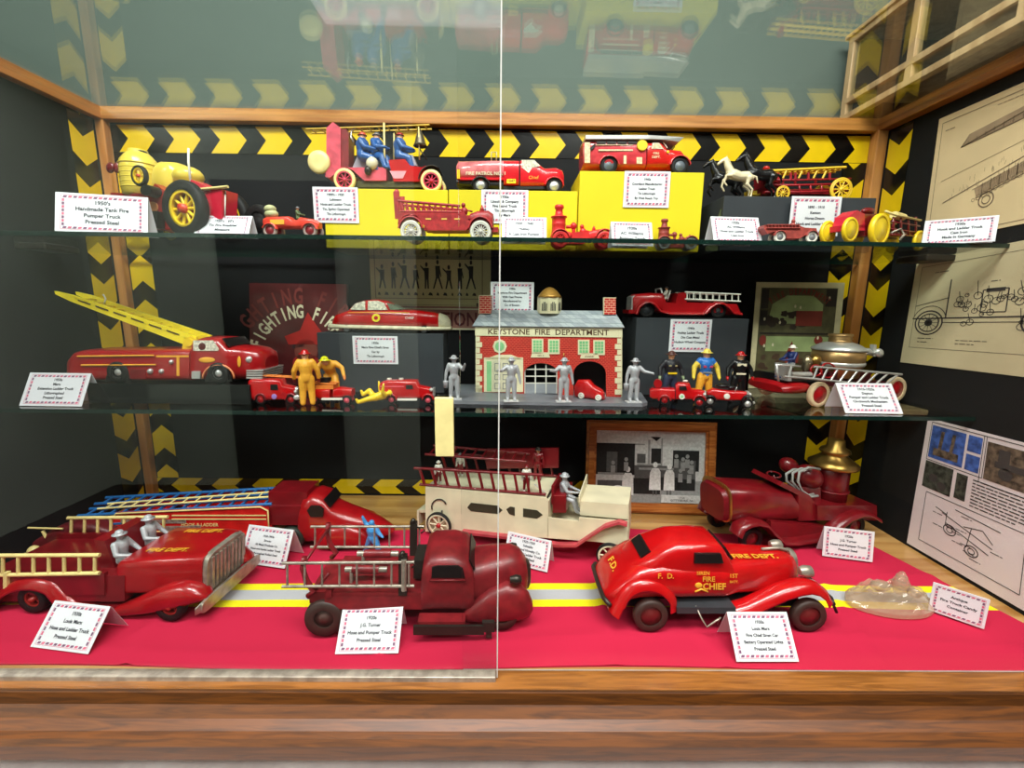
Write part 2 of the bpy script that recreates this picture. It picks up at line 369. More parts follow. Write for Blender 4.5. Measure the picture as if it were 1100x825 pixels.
# ------------------------------------------------------------------ small people (toys): one continuous remeshed body
def figure(name, parent, base, h, face, joints=None, mats=None, label=None, cat='figure', group=None, helmet=None, bulk=1.0, top=True, extra=None, voxel=0.013):
    J = {'pel': (0, 0, .50), 'wst': (0, 0, .58), 'che': (0, -.005, .72), 'nec': (0, 0, .83), 'hed': (0, -.01, .91),
         'shL': (-.105, 0, .78), 'elL': (-.15, .01, .62), 'haL': (-.165, -.03, .47), 'shR': (.105, 0, .78), 'elR': (.15, .01, .62), 'haR': (.165, -.03, .47),
         'hiL': (-.055, 0, .48), 'knL': (-.07, -.01, .27), 'anL': (-.08, .01, .05), 'toL': (-.085, -.08, .02),
         'hiR': (.055, 0, .48), 'knR': (.07, -.01, .27), 'anR': (.08, .01, .05), 'toR': (.085, -.08, .02)}
    J.update(joints or {}); J = {k: Vector(v) for k, v in J.items()}
    rad = {'pel': .085, 'wst': .08, 'che': .098, 'nec': .036, 'shL': .048, 'shR': .048, 'elL': .036, 'elR': .036, 'haL': .026, 'haR': .026,
           'hiL': .066, 'hiR': .066, 'knL': .05, 'knR': .05, 'anL': .038, 'anR': .038, 'toL': .027, 'toR': .027, 'hed': .05}
    bones = [('pel', 'wst', 'coat'), ('wst', 'che', 'coat'), ('che', 'nec', 'coat'), ('nec', 'hed', 'skin'), ('che', 'shL', 'coat'), ('shL', 'elL', 'sleeve'), ('elL', 'haL', 'sleeve'),
             ('che', 'shR', 'coat'), ('shR', 'elR', 'sleeve'), ('elR', 'haR', 'sleeve'), ('pel', 'hiL', 'legs'), ('hiL', 'knL', 'legs'), ('knL', 'anL', 'legs'), ('anL', 'toL', 'boots'),
             ('pel', 'hiR', 'legs'), ('hiR', 'knR', 'legs'), ('knR', 'anR', 'legs'), ('anR', 'toR', 'boots')]
    b = MB(GREY)
    for a, c, _ in bones:
        b.tube([J[a], J[a].lerp(J[c], .5), J[c]], [rad[a]*bulk, (rad[a]+rad[c])/2*bulk*1.03, rad[c]*bulk], n=10)
        b.ell(J[a], rad[a]*bulk, 10, 6); b.ell(J[c], rad[c]*bulk, 10, 6)
    hd = J['hed']; b.ell(hd, (.056, .062, .075), 14, 10); b.ell(hd+Vector((0, -.062, -.008)), (.012, .018, .016), 8, 6)
    for sx in (-1, 1): b.ell(hd+Vector((sx*.057, .004, -.005)), (.012, .014, .02), 8, 6)
    b.ell(hd+Vector((0, -.052, -.036)), (.02, .012, .008), 8, 5)
    fing = []
    for sd in ('L', 'R'):
        e = J['el'+sd]; ha = J['ha'+sd]; d = (ha-e).normalized(); sx = -1 if sd == 'L' else 1
        pc = ha+d*.03; b.ell(pc, (.026*bulk, .026*bulk, .03), 8, 6); fing.append(pc)
        side = d.cross(Vector((sx, 0, 0))); side = side.normalized() if side.length > .01 else Vector((0, 1, 0))
        for k in range(4):
            q = pc+side*((k-1.5)*.0135); L = (.034, .042, .038, .028)[k]; t = q+d*(.02+L)+Vector((-sx*.012, -.006, 0)); b.tube([q, q.lerp(t, .6), t], [.0095, .0085, .007], n=6)
        t = pc-side*.034+d*.022; b.tube([pc, t], [.01, .008], n=6)
    ob = b.build('tmp', solid=True); md = ob.modifiers.new('r', 'REMESH'); md.mode = 'VOXEL'; md.voxel_size = voxel; md.use_smooth_shade = True
    sm = ob.modifiers.new('s', 'SMOOTH'); sm.factor = 0.5; sm.iterations = 2
    dg = bpy.context.evaluated_depsgraph_get(); me = bpy.data.meshes.new_from_object(ob.evaluated_get(dg)); bpy.data.objects.remove(ob)
    mats = dict(coat=LEAD, sleeve=None, legs=None, boots=None, skin=None, hands=None, **{}) | (mats or {})
    for k in ('sleeve', 'legs', 'boots', 'skin', 'hands'): mats[k] = mats[k] or mats['coat']
    ml = []; me.materials.clear()
    for k in ('coat', 'sleeve', 'legs', 'boots', 'skin', 'hands'):
        if mats[k] not in ml: ml.append(mats[k]); me.materials.append(mats[k])
    segs = [(J[a], J[c], k, rad[a]) for a, c, k in bones]
    for p in me.polygons:
        c = p.center; best = None
        if (c-hd).length < .085: key = 'skin'
        elif min((c-q).length for q in fing) < .05: key = 'hands'
        else:
            for a, q, k, r_ in segs:
                t = max(0, min(1, (c-a).dot(q-a)/max(1e-9, (q-a).length_squared))); dd = (c-(a+(q-a)*t)).length-r_*.5
                if best is None or dd < best[0]: best = (dd, k)
            key = best[1]
        p.material_index = ml.index(mats[key]); p.use_smooth = True
    if parent is None:
        root = empty(name, base, face, label, cat, group)
    else:
        root = bpy.data.objects.new(name, me); C.objects.link(root); root.parent = parent; root.location = base; root.rotation_euler = (0, 0, face); root.scale = (h, h, h)
        for v_ in (): pass
    if parent is None:
        body = bpy.data.objects.new('body', me); C.objects.link(body); body.parent = root; body.scale = (h, h, h)
        par = body
    else: par = root
    if helmet:
        hb = MB(helmet); o = hd+Vector((0, 0, .022))
        hb.lathe([(.105, -.008), (.108, 0), (.066, .012), (.064, .03), (.05, .055), (.022, .07), (.001, .073)], o, 'Z', 16)
        hb.box(o.x-.016, o.x+.016, o.y-.075, o.y-.058, o.z+.01, o.z+.055, .004)
        hb.build('helmet', par)
    if extra: extra(par, J)
    return root

# ------------------------------------------------------------------ cards
def card_at(bl, br, up, h, lines, label, tent=True, size=None, fold_n=None, group='printed display cards'):
    """bl, br: lower corners (world); up: unit vector up the face"""
    bl = Vector(bl); br = Vector(br); u = (br-bl); W = u.length; u.normalize(); up = Vector(up); up = (up-u*up.dot(u)).normalized(); n = u.cross(up)
    org = (bl+br)/2; root = empty('display_card', org, 0, label, 'card', group)
    def L(a, b, c=0): return u*a+up*b+n*c
    t = .0006
    b = MB(CARD); b.quadprism([L(-W/2, 0), L(W/2, 0), L(W/2, h), L(-W/2, h)], n*t)
    if tent:
        bk = Vector((-n.x, -n.y, 0)).normalized()*max(.010, h*.32); topz = (up*h).z
        back = bk+up*h-Vector((0, 0, topz)); tp = up*h
        b.quadprism([u*(-W/2)+tp, u*(W/2)+tp, u*(W/2)+back, u*(-W/2)+back], n*(-t))
    b.build('folded_sheet', root)
    k = MB(PINKI); mx = W*.07; my = h*.08; bw = min(W, h)*.05; e = t+.0003
    nx = max(8, int((W-2*mx)/(bw*2.1))); ny = max(6, int((h-2*my)/(bw*2.1)))
    for i in range(nx):
        x = -W/2+mx+(W-2*mx)*(i+.5)/nx; hw = (W-2*mx)/nx*.34
        for y in (my, h-my-bw):
            k.mat(PINKI if (i % 2) else NAVYI); sk = hw*.6
            k.add([L(x-hw, y, e), L(x+hw, y, e), L(x+hw+sk, y+bw, e), L(x-hw+sk, y+bw, e)], [[0, 1, 2, 3]])
    for i in range(ny):
        y = my+bw*1.3+(h-2*my-2.6*bw)*(i+.5)/ny; hh = (h-2*my)/ny*.32
        for x in (-W/2+mx, W/2-mx-bw):
            k.mat(PINKI if (i % 2) else NAVYI); k.add([L(x, y-hh, e), L(x+bw, y-hh, e), L(x+bw, y+hh, e), L(x, y+hh, e)], [[0, 1, 2, 3]])
    k.mat(PINKI); lw = bw*.16
    for (x0, x1, y0, y1) in ((-W/2+mx*.8, W/2-mx*.8, my*.75, my*.75+lw), (-W/2+mx*.8, W/2-mx*.8, h-my*.75-lw, h-my*.75), (-W/2+mx*.8, -W/2+mx*.8+lw, my*.75, h-my*.75), (W/2-mx*.8-lw, W/2-mx*.8, my*.75, h-my*.75)):
        k.add([L(x0, y0, e), L(x1, y0, e), L(x1, y1, e), L(x0, y1, e)], [[0, 1, 2, 3]])
    k.build('printed_border', root, solid=False)
    ls = lines.split('|'); n_ = len(ls); mxl = max(len(q) for q in ls)
    sz = size or min((h-2*my-2*bw)/(n_*1.28+.4), (W-2*mx-2*bw)/(mxl*.53))
    tx = MB(INK); ih = h-2*my-2.5*bw; stp = min(ih/(n_+.3), sz*1.5)
    for i, q in enumerate(ls): tx.text(q, L(0, h/2+bw*.3+(n_-1)/2*stp-i*stp, e), u, up, sz, 0.03)
    tx.build('printed_words', root, solid=False)
    return root
def card(pbl, pbr, ptr, ptl, z, lines, label, **k):
    bl = on(*pbl, z); br = on(*pbr, z); u = (br-bl).normalized(); hor = Vector((-u.y, u.x, 0)); best = None
    for i in range(0, 66):
        th = R(i); up = Vector((0, 0, math.cos(th)))+hor*math.sin(th); n = u.cross(up)
        T = []
        for c, q in ((bl, ptl), (br, ptr)):
            d = ray(*q); t = n.dot(bl-CAM)/n.dot(d); T.append(CAM+d*t-c)
        sh = abs(T[0].dot(u)+T[1].dot(u)) + .15*abs(T[0].dot(up)-T[1].dot(up)) + .0002*i
        hh = (T[0].dot(up)+T[1].dot(up))/2
        if best is None or sh < best[0]: best = (sh, up, hh)
    return card_at(bl+Vector((0, 0, .0004)), br+Vector((0, 0, .0004)), best[1], best[2], lines, label, **k)
def card_y(x0, x1, top, bot, Y, z, lines, label, yaw=0, lean=0, tent=True, **k):
    """card at depth Y between photo columns x0,x1; bottom on height z when given"""
    a = aty(x0, bot, Y); b = aty(x1, bot, Y); W = b.x-a.x; tp = aty((x0+x1)/2, top, Y); zz = z if z is not None else (a.z+b.z)/2
    if yaw: c = (a+b)/2; d = Vector((math.cos(yaw), math.sin(yaw), 0))*W/2; a = c-d; b = c+d
    a.z = b.z = zz; up = Vector((0, math.sin(lean), math.cos(lean)))
    return card_at(a, b, up, (tp.z-zz)/max(.5, math.cos(lean)), lines, label, tent=tent, **k)

# ================================================================== the setting
XL, XR, D, H = -.7777, .7688, .5, .7775
Z1, Z2 = .5274, .2633
# case shell
struct('wall_back', MB(BACKM).box(XL-.02, XR+.02, D, D+.012, -.03, H+.01))
struct('wall_left', MB(SIDEM).box(XL-.012, XL, 0, D, -.03, H+.01))
struct('wall_right', MB(SIDEM).box(XR, XR+.012, 0, D, -.03, H+.01))
struct('floor', MB(DECK).box(XL-.02, XR+.02, .0, D, -.02, 0))
# corner posts
struct('trim_1', MB(OAKZ).box(XL, XL+.017, D-.017, D, 0, H, .002))
struct('trim_2', MB(OAKZ).box(XR-.021, XR, D-.021, D, 0, H, .002))
# top frame beams (stepped section)
def beam(n, a0, a1, b0, b1, mat, ins):
    b = MB(mat); b.box(a0, a1, b0, b1, H-.002, H+.021, .0015); b.box(*ins, H+.012, H+.0265, .0015); struct(n, b)
beam('trim_3', XL-.03, XR+.03, D-.018, D+.03, OAKX, (XL-.03, XR+.03, D-.004, D+.03))
beam('trim_4', XL-.035, XL+.016, -.02, D, OAKY, (XL-.04, XL+.004, -.02, D))
beam('trim_5', XR-.02, XR+.035, -.02, D, OAKY, (XR-.004, XR+.04, -.02, D))
beam('trim_6', XL-.04, XR+.04, -.04, -.004, OAKX, (XL-.04, XR+.04, -.05, -.02))
# front ledge and moulding
pr = [(0.004, .004), (-.022, .004), (-.024, .001), (-.026, -.012), (-.034, -.022), (-.044, -.027), (-.052, -.028), (-.056, -.033), (-.056, -.05), (-.048, -.058), (0.0, -.058)]
fm = MB(MOULD); n_ = len(pr); x0, x1 = -1.05, 1.1
fm.add([(x0, y, z) for y, z in pr]+[(x1, y, z) for y, z in pr], [[i, i+n_, (i+1) % n_+n_, (i+1) % n_] for i in range(n_)]+[list(range(n_)), list(range(2*n_-1, n_-1, -1))])
struct('trim_7', fm)
lg = MB(wood('light_oak_ledge', (104, 62, 22), (136, 86, 36), 'X', 22, 0.3)); lg.box(-1.05, 1.1, -.0235, .003, .0035, .0055); struct('trim_8', lg)
# room
ROOMW = M('grey_green_wall_paint', (100, 113, 106), 0.8, var=0.06, scale=2, spec=0.1)
struct('wall_room_back', MB(ROOMW).box(-2.6, 2.6, D+.06, D+.08, -.8, CEIL))
CEILM = M('ceiling_paint', (190, 200, 195), 0.8, var=0.05, scale=2, spec=0.1)
struct('ceiling', MB(CEILM).box(-2.6, 2.6, -2.4, D+.08, CEIL, CEIL+.02))
FLM = M('pale_pink_flecked', (250, 238, 236), 0.5, var=0.16, scale=22)
struct('floor_room', MB(M('dark_unseen_floor', (40, 38, 40), .9, var=.2, scale=60, spec=.1)).box(-2.6, 2.6, -2.4, D+.08, -.80, -.78))  # unseen floor, darkened to cut its veil in the front glass
tt = empty('table', (0, .2, -.78), 0, 'added table with a pale pink flecked top standing under the display case', 'table')  # table added in place of the floor, raised to catch light
b = MB(FLM); b.box(-1.3, 1.3, -.33, .32, .655, .675, .003); b.build('tabletop', tt)
for x in (-1.2, 1.2):
    for y in (-.25, .25): MB(OAKZ).box(x-.03, x+.03, y-.03, y+.03, 0, .655, .003).build('leg', tt)
for x in (-.9, .9): struct('trim_%d' % (9 if x < 0 else 10), MB(MOULD).box(x-.05, x+.05, .1, .45, -.106, -.02))
ROOML = M('light_room_wall', (196, 204, 190), 0.8, var=0.1, scale=2, spec=0.1)
ROOMD = M('dark_wall_for_reflection', (34, 34, 36), 0.8, var=0.1, scale=2, spec=0.1)
struct('wall_room_left', MB(ROOML).box(-2.62, -2.6, -2.4, D+.06, -.8, CEIL))
struct('wall_room_right', MB(M('room_wall_tan', (120, 104, 86), .8, spec=.1)).box(2.6, 2.62, -2.4, D+.06, -.8, CEIL))
struct('wall_room_front', MB(ROOML).box(-2.6, -.55, -2.42, -2.4, -.8, CEIL).mat(ROOMD).box(-.55, 2.6, -2.42, -2.4, -.8, CEIL))  # unseen wall, dark half added to keep reflections off the right pane
# dark door in the room behind us, seen as a reflection in the left pane
dr = MB(M('dark_door', (40, 36, 34), .5)); dr.box(-1.75, -1.05, -2.4, -2.36, -.8, 1.15); struct('door_1', dr)
ZT = H+.0145
# ceiling fixtures; those behind right and far left are added for brightness
LAMPM = bpy.data.materials.new('lit_diffuser'); LAMPM.use_nodes = True
_set(LAMPM.node_tree.nodes['Principled BSDF'], 'Emission Color', (1, .97, .95, 1)); _set(LAMPM.node_tree.nodes['Principled BSDF'], 'Emission Strength', 1.2)
LAMPD = LAMPM.copy(); LAMPD.name = 'dim_lit_diffuser'; _set(LAMPD.node_tree.nodes['Principled BSDF'], 'Emission Strength', .5); _set(LAMPD.node_tree.nodes['Principled BSDF'], 'Emission Color', (1, .86, .9, 1))
for i, (x, y, sx, sy, lb) in enumerate(((-.15, -.55, 1.2, .5, 'wide white ceiling light above the display case'), (.95, -.75, .9, .4, 'white ceiling light to the right of the display case'), (.55, -1.45, .8, .3, 'added white ceiling light behind the viewer on the right'), (-2.0, -1.3, .7, .5, 'added white ceiling light far to the left of the display case'), (-.43, -1.76, .82, .28, 'white ceiling light reflected in the left sliding glass pane'))):
    t = empty('ceiling_light', (x, y, CEIL), 0, lb, 'light', 'ceiling lights')
    f = MB(WHITE); f.box(-sx/2-.03, sx/2+.03, -sy/2-.03, -sy/2, -.025, 0); f.box(-sx/2-.03, sx/2+.03, sy/2, sy/2+.03, -.025, 0)
    f.box(-sx/2-.03, -sx/2, -sy/2, sy/2, -.025, 0); f.box(sx/2, sx/2+.03, -sy/2, sy/2, -.025, 0); f.build('frame', t)
    MB(LAMPM if i < 4 else LAMPD).box(-sx/2, sx/2, -sy/2, sy/2, -.012, -.004).build('diffuser', t)

# glazed cabinet standing on the right end of the case, seen through the glass top
cb = empty('glazed_cabinet', (.73, .28, ZT+.0122), 0, 'small light wood glazed cabinet standing on the glass top at the right end', 'cabinet')
def cbox(n, mat, x0, x1, y0, y1, z0, z1, bev=.001): return MB(mat).box(x0-.73, x1-.73, y0-.28, y1-.28, z0-ZT-.008, z1-ZT-.008, bev).build(n, cb)
for y in (.52, .372, .2, .02): cbox('post', LWOOD, .705, .719, y, y+.014, ZT+.0122, .955)
for z in (ZT+.0122, .835, .948): cbox('rail', LWOOD, .7045, .7195, .02, .534, z, z+.011)
cbox('back_panel', M('maroon_panel', (52, 16, 22), .6), .90, .91, .02, .534, ZT+.0122, .955)
cbox('end_panel', M('brown_panel', (78, 48, 34), .6), .72, .90, .524, .534, ZT+.0122, .955)
cbox('shelf', LWOOD, .72, .90, .02, .52, .838, .843); cbox('top_board', LWOOD, .70, .915, .015, .54, .959, .966)
cbox('glass_pane', GLS, .71, .7125, .03, .52, ZT+.019, .948, 0)

# glass top
gt = MB(GLT); gt.box(XL+.0165, XR-.0205, -.0035, D-.0185, H+.0075, H+.0115); tag(gt.build('glass_sheet'), 'clear glass top pane lying on the oak frame of the case', 'glass')
# glass shelves
for nm, z, lb in (('upper', Z1, 'upper clear glass shelf across the whole case'), ('lower', Z2, 'lower clear glass shelf under the toy fire station')):
    t = empty('glass_shelf', (0, .36, z-.006), 0, lb, 'shelf')
    MB(GLS).box(XL+.001, XR-.001, .2226-.36, D-.018-.36, 0, .0058).build('pane', t)
    MB(GLEDGE).box(XL+.001, XR-.001, .2215-.36, .2226-.36, -.0002, .006).build('polished_front_edge', t)
    e = MB(M('green_glass_edge', (14, 50, 38), .2)); e.box(XL+.02, XR-.022, D-.018-.36, D-.0165-.36, -.0002, .006); e.build('green_back_edge', t)
for x, zz in ((XL+.02, Z2), (XR-.02, Z2), (XL+.02, Z1), (XR-.02, Z1)):
    b = MB(LWOOD if zz == Z2 else GUN); sx = 1 if x < 0 else -1
    xa, xb = sorted((x-sx*.0195, x+sx*.03)); yy = .30
    b.box(xa, xb, yy, yy+.06, zz-.0165, zz-.0065, .002)
    tag(b.build('shelf_bracket'), 'small %s block holding the %s end of the %s shelf' % ('wooden' if zz == Z2 else 'dark', 'left' if x < 0 else 'right', 'lower' if zz == Z2 else 'upper'), 'bracket', 'shelf brackets')
# sliding front panes
XS = aty(535, 500, -.006).x
t = empty('sliding_glass_pane', (XS-.45, -.008, .008), 0, 'left sliding glass pane with steel bottom rail', 'glass pane')
MB(GLF).box(-.55, .45, -.002, .002, 0, .766).build('pane', t)
MB(GLEDGEW).box(.45, .4512, -.0022, .0022, 0, .766).build('polished_edge', t)
MB(STEEL).box(-.55, .449, -.006, .006, -.007, .0035, .001).build('bottom_rail', t)
st = MB(M('pale_yellow_strip', (222, 208, 140), .5)); q0 = aty(468, 490, -.012); q1 = aty(487, 427, -.012)
st.box(q0.x-t.location.x, q1.x-t.location.x, -.0055, -.0022, q0.z-.008, q1.z-.008, .0008); so = st.build('finger_pull', t); so['label'] = 'pale yellow finger pull'
t = empty('sliding_glass_pane', (XS+.40, .002, .008), 0, 'right sliding glass pane behind the edge of the left one', 'glass pane')
MB(GLR).box(-.44, .50, -.002, .002, 0, .766).build('pane', t)
MB(SILVER).box(-.44, .50, -.0035, .0035, -.0072, -.003, .0005).build('bottom_rail', t)

# hazard tapes: black tape with yellow chevrons
def tape(label, P0, P1, Wd, n, face, rev=False, offs=0.0, bentlen=None):
    """P0->P1 centre line, Wd width vector, face: offset direction"""
    P0 = Vector(P0); P1 = Vector(P1); Wd = Vector(Wd); face = Vector(face); L = (P1-P0).length; d = (P1-P0)/L
    root = MB(TAPEK); root.quadprism([P0-Wd/2, P1-Wd/2, P1+Wd/2, P0+Wd/2], face*.0004)
    root.mat(TAPEY); pit = .0905; yl = .052; tip = .02
    k = 0; s = offs-pit
    while s < L:
        pts = []
        for a, v in ((s, -.5), (s+yl, -.5), (s+yl+tip, 0), (s+yl, .5), (s, .5), (s+tip, 0)):
            pts.append((a, v))
        if rev: pts = [(2*s+yl+tip-a, v) for a, v in pts]
        def cl(poly, lim, sgn):
            out = []
            for i in range(len(poly)):
                p, q = poly[i-1], poly[i]; ip = sgn*(p[0]-lim) >= 0; iq = sgn*(q[0]-lim) >= 0
                if ip != iq: tt = (lim-p[0])/(q[0]-p[0]); out.append((lim, p[1]+(q[1]-p[1])*tt))
                if iq: out.append(q)
            return out
        # upper and lower halves keep the polygons convex
        for h in (0, 1):
            if h == 0: pl = [(a, v) for a, v in ((s, -.5), (s+yl, -.5), (s+yl+tip, 0), (s+tip, 0))]
            else: pl = [(a, v) for a, v in ((s+tip, 0), (s+yl+tip, 0), (s+yl, .5), (s, .5))]
            if rev: pl = [(2*s+yl+tip-a, v) for a, v in pl]
            pl = cl(pl, 0, 1); pl = cl(pl, L, -1) if pl else pl
            if len(pl) >= 3: root.add([P0+d*a+Wd*v+face*.0007 for a, v in pl], [list(range(len(pl)))])
        s += pit
    return tag(root.build('hazard_tape', solid=False), label, 'tape', 'black and yellow chevron tapes')
yb = D-.0006
tape('chevron tape along the top of the back board, arrows pointing right', (XL+.017, yb, H-.031), (XR-.021, yb, H-.031), (0, 0, .05), 0, (0, -1, 0), offs=.012)
tape('chevron tape along the foot of the back board, arrows pointing left', (XL+.017, yb, .022), (XR-.021, yb, .022), (0, 0, .034), 0, (0, -1, 0), rev=True, offs=.03)
tape('chevron tape down the left edge of the back board, arrows pointing up', (XL+.017+.025, yb, .04), (XL+.042, yb, H-.057), (.046, 0, 0), 0, (0, -1, 0), offs=.05)
tape('chevron tape down the right edge of the back board, arrows pointing down', (XR-.021-.025, yb, H-.057), (XR-.046, yb, .04), (.046, 0, 0), 0, (0, -1, 0), offs=.03)
tape('chevron tape down the back edge of the left side, arrows pointing down', (XL+.0006, D-.017-.03, H-.004), (XL+.0006, D-.047, .002), (0, .05, 0), 0, (1, 0, 0), offs=.02)
tape('chevron tape down the back edge of the right side, arrows pointing down', (XR-.0006, D-.021-.03, H-.004), (XR-.0006, D-.051, .002), (0, -.05, 0), 0, (-1, 0, 0), offs=.015)

# red cloth with reflective stripes
cl = bpy.data.materials.new('red_cloth_with_stripes'); cl.use_nodes = True; nt = cl.node_tree; b = nt.nodes['Principled BSDF']
tc = nt.nodes.new('ShaderNodeTexCoord'); sp = nt.nodes.new('ShaderNodeSeparateXYZ'); nt.links.new(tc.outputs['Object'], sp.inputs[0])
nz = nt.nodes.new('ShaderNodeTexNoise'); nz.inputs['Scale'].default_value = 2.2; nt.links.new(tc.outputs['Object'], nz.inputs['Vector'])
ma = nt.nodes.new('ShaderNodeMath'); ma.operation = 'MULTIPLY_ADD'; ma.inputs[1].default_value = .02; nt.links.new(nz.outputs['Fac'], ma.inputs[0]); nt.links.new(sp.outputs[1], ma.inputs[2])
cr = nt.nodes.new('ShaderNodeValToRGB'); cr.color_ramp.interpolation = 'CONSTANT'
cols = [(0, (192, 34, 66)), (.126, (232, 222, 30)), (.1435, (176, 176, 180)), (.1655, (232, 222, 30)), (.183, (192, 34, 66))]
el = cr.color_ramp.elements
while len(el) < 5: el.new(.5)
for e, (p, c) in zip(el, cols): e.position = p; e.color = (*srgb(c), 1)
nt.links.new(ma.outputs[0], cr.inputs[0]); nt.links.new(cr.outputs[0], b.inputs['Base Color']); _set(b, 'Roughness', .85); _set(b, 'Specular IOR Level', .15)
def clothz(x, y):
    z = .0022*abs(noise.noise(Vector((x*3, y*4, 0))))+.0015
    for cx, sl, wd in ((.155, .10, .007), (-.42, -.35, .009), (.48, .28, .008), (-.13, .05, .006), (.30, -.2, .006)):
        dd = x-cx-sl*y; z += .0030*math.exp(-(dd/(wd*.7))**2)
    z += .0018*math.exp(-((y-.05-.02*math.sin(x*5))/.008)**2)+.002*math.exp(-((y-.235+.05*x)/.009)**2)
    return z
vs = []; fs = []; NX, NY = 150, 46
for j in range(NY+1):
    for i in range(NX+1):
        u = i/NX; v = j/NY; xe = .765-.075*v+ .0*v; x = -.772+(xe+.772)*u; y = .010+.004*math.sin(x*9)+(.345+.012*math.sin(x*7+1)-.010)*v
        vs.append((x, y, clothz(x, y)))
nn = len(vs); vs += [(x, y, .0005) for x, y, z in vs]
for j in range(NY):
    for i in range(NX):
        a = j*(NX+1)+i; fs.append([a, a+1, a+NX+2, a+NX+1]); fs.append([nn+a, nn+a+NX+1, nn+a+NX+2, nn+a+1])
cb_ = MB(cl).add(vs, fs, True); tag(cb_.build('display_cloth', solid=False), 'bright red cloth with a yellow and silver reflective stripe covering the case floor', 'cloth')
ZD = .0045

# ================================================================== display boxes
def dbox(name, label, px, Y, z, mat, depth, bev=.001, side=None, cat='display box', zb=None, group=None):
    """front face from photo x0,x1 at depth Y, top at photo y; stands on z"""
    x0, x1, yt = px; a = aty(x0, yt, Y); b = aty(x1, yt, Y); zt = (a.z+b.z)/2
    c = ((a.x+b.x)/2, Y+depth/2, z); W = b.x-a.x
    m_ = MB(mat); m_.box(-W/2, W/2, -depth/2, depth/2, 0, zt-z, bev)
    o = m_.build(name, loc=c); tag(o, label, cat, group); return zt, a.x, b.x
YA_ = .376
ZBA, _, _ = dbox('display_box', 'low yellow box under the pink tin tower truck, upper shelf', (347, 481, 203), YA_, Z1+.0005, YBOX, .105, group='yellow display boxes')
ZBA2, _, _ = dbox('display_box', 'low yellow box on the upper shelf under the red tin tank truck', (482, 621, 204.5), YA_, Z1+.0005, YBOX, .105, group='yellow display boxes')
ZBB, _, _ = dbox('display_box', 'tall yellow box on the upper shelf under the silver roofed ladder truck', (623, 757, 184.5), .370, Z1+.0005, YBOX, .11, group='yellow display boxes')
ZBC, _, _ = dbox('display_box', 'dark grey box on the upper shelf under the horse drawn wagon', (778, 942, 211.5), .345, Z1+.0005, KBOX, .13, group='dark display boxes')
ZBD, _, _ = dbox('display_box', 'dark grey box on the lower shelf under the red tin sedan', (340, 476, 358), .375, Z2+.0005, KBOX, .065, group='dark display boxes')
ZBE, _, _ = dbox('display_box', 'dark grey box on the lower shelf under the ladder roadster', (684, 805, 342), .375, Z2+.0005, KBOX, .105, group='dark display boxes')
# olive board leaning at the side of the dark box
q = aty(757, 250, .36); q2 = aty(779, 212, .36)
ob = MB(OLIVE); ob.quadprism([(q.x, .352, Z1+.001), (q2.x-.003, .352, Z1+.001), (q2.x-.003, .352, ZBC-.001)], (0, .002, 0)); tag(ob.build('folded_board'), 'olive green triangular board flap beside the dark box', 'board')

# ================================================================== posters and pictures
def wallposter(name, label, cat, corners_px, X, mat, draw, off=-.0012, th=.001):
    """poster lying on the right side board at x=X; corners (tl, tr, br, bl) photo px"""
    P = [atx(*c, X) for c in corners_px]
    cen = sum(P, Vector())/4; root = empty(name, cen, 0, label, cat)
    b = MB(mat); b.quadprism([p-cen for p in P], (th, 0, 0)); b.build('paper', root)
    def mp(u, v):  # u right (towards us), v up, bilinear
        top = P[0].lerp(P[1], u); bot = P[3].lerp(P[2], u); p = bot.lerp(top, v)-cen; p.x -= .0005; return p
    for pn, mt, fn in draw:
        k = MB(mt); fn(k, mp); k.build(pn, root, solid=False)
    return root
def line(k, mp, u0, v0, u1, v1, w=.004):
    du, dv = u1-u0, v1-v0; L = math.hypot(du, dv) or 1; nx, ny = -dv/L*w/2, du/L*w/2
    k.add([mp(u0+nx, v0+ny), mp(u1+nx, v1+ny), mp(u1-nx, v1-ny), mp(u0-nx, v0-ny)], [[0, 1, 2, 3]])
def rect(k, mp, u0, v0, u1, v1): k.add([mp(u0, v0), mp(u1, v0), mp(u1, v1), mp(u0, v1)], [[0, 1, 2, 3]])
def rectline(k, mp, u0, v0, u1, v1, w=.004):
    line(k, mp, u0, v0, u1, v0, w); line(k, mp, u1, v0, u1, v1, w); line(k, mp, u1, v1, u0, v1, w); line(k, mp, u0, v1, u0, v0, w)
def ring(k, mp, cu, cv, r, w=.006, asp=1.0, n=22, a0=0, a1=360):
    for i in range(n):
        t0 = R(a0+(a1-a0)*i/n); t1 = R(a0+(a1-a0)*(i+1)/n)
        line(k, mp, cu+r*math.cos(t0), cv+r*asp*math.sin(t0), cu+r*math.cos(t1), cv+r*asp*math.sin(t1), w)
def disc(k, mp, cu, cv, ru, rv, n=16):
    k.add([mp(cu+ru*math.cos(2*math.pi*i/n), cv+rv*math.sin(2*math.pi*i/n)) for i in range(n)], [list(range(n))])
def poly(k, mp, pts): k.add([mp(*p) for p in pts], [list(range(len(pts)))])
def textlines(k, mp, u0, v0, u1, v1, n, seed=1, w=None):
    rr = random.Random(seed); h = (v1-v0)/n
    for i in range(n):
        v = v1-h*(i+.5); u = u0; ue = u1-(rr.random()*.1*(u1-u0) if i < n-1 else .4*(u1-u0))
        while u < ue:
            L = (.02+.05*rr.random()); line(k, mp, u, v, min(ue, u+L), v, w or h*.4); u += L+.008
PAPER = M('aged_cream_paper', (226, 200, 156), .75, var=.08, scale=12, spec=.15)
PAPERG = M('aged_grey_cream_paper', (206, 190, 152), .75, var=.08, scale=12, spec=.15)
PAPERW = M('white_poster_paper', (226, 212, 212), .7, var=.04, scale=10, spec=.15)
INKB = M('brown_grey_ink', (110, 90, 76), .8); INKD = M('dark_ink', (62, 56, 54), .8)
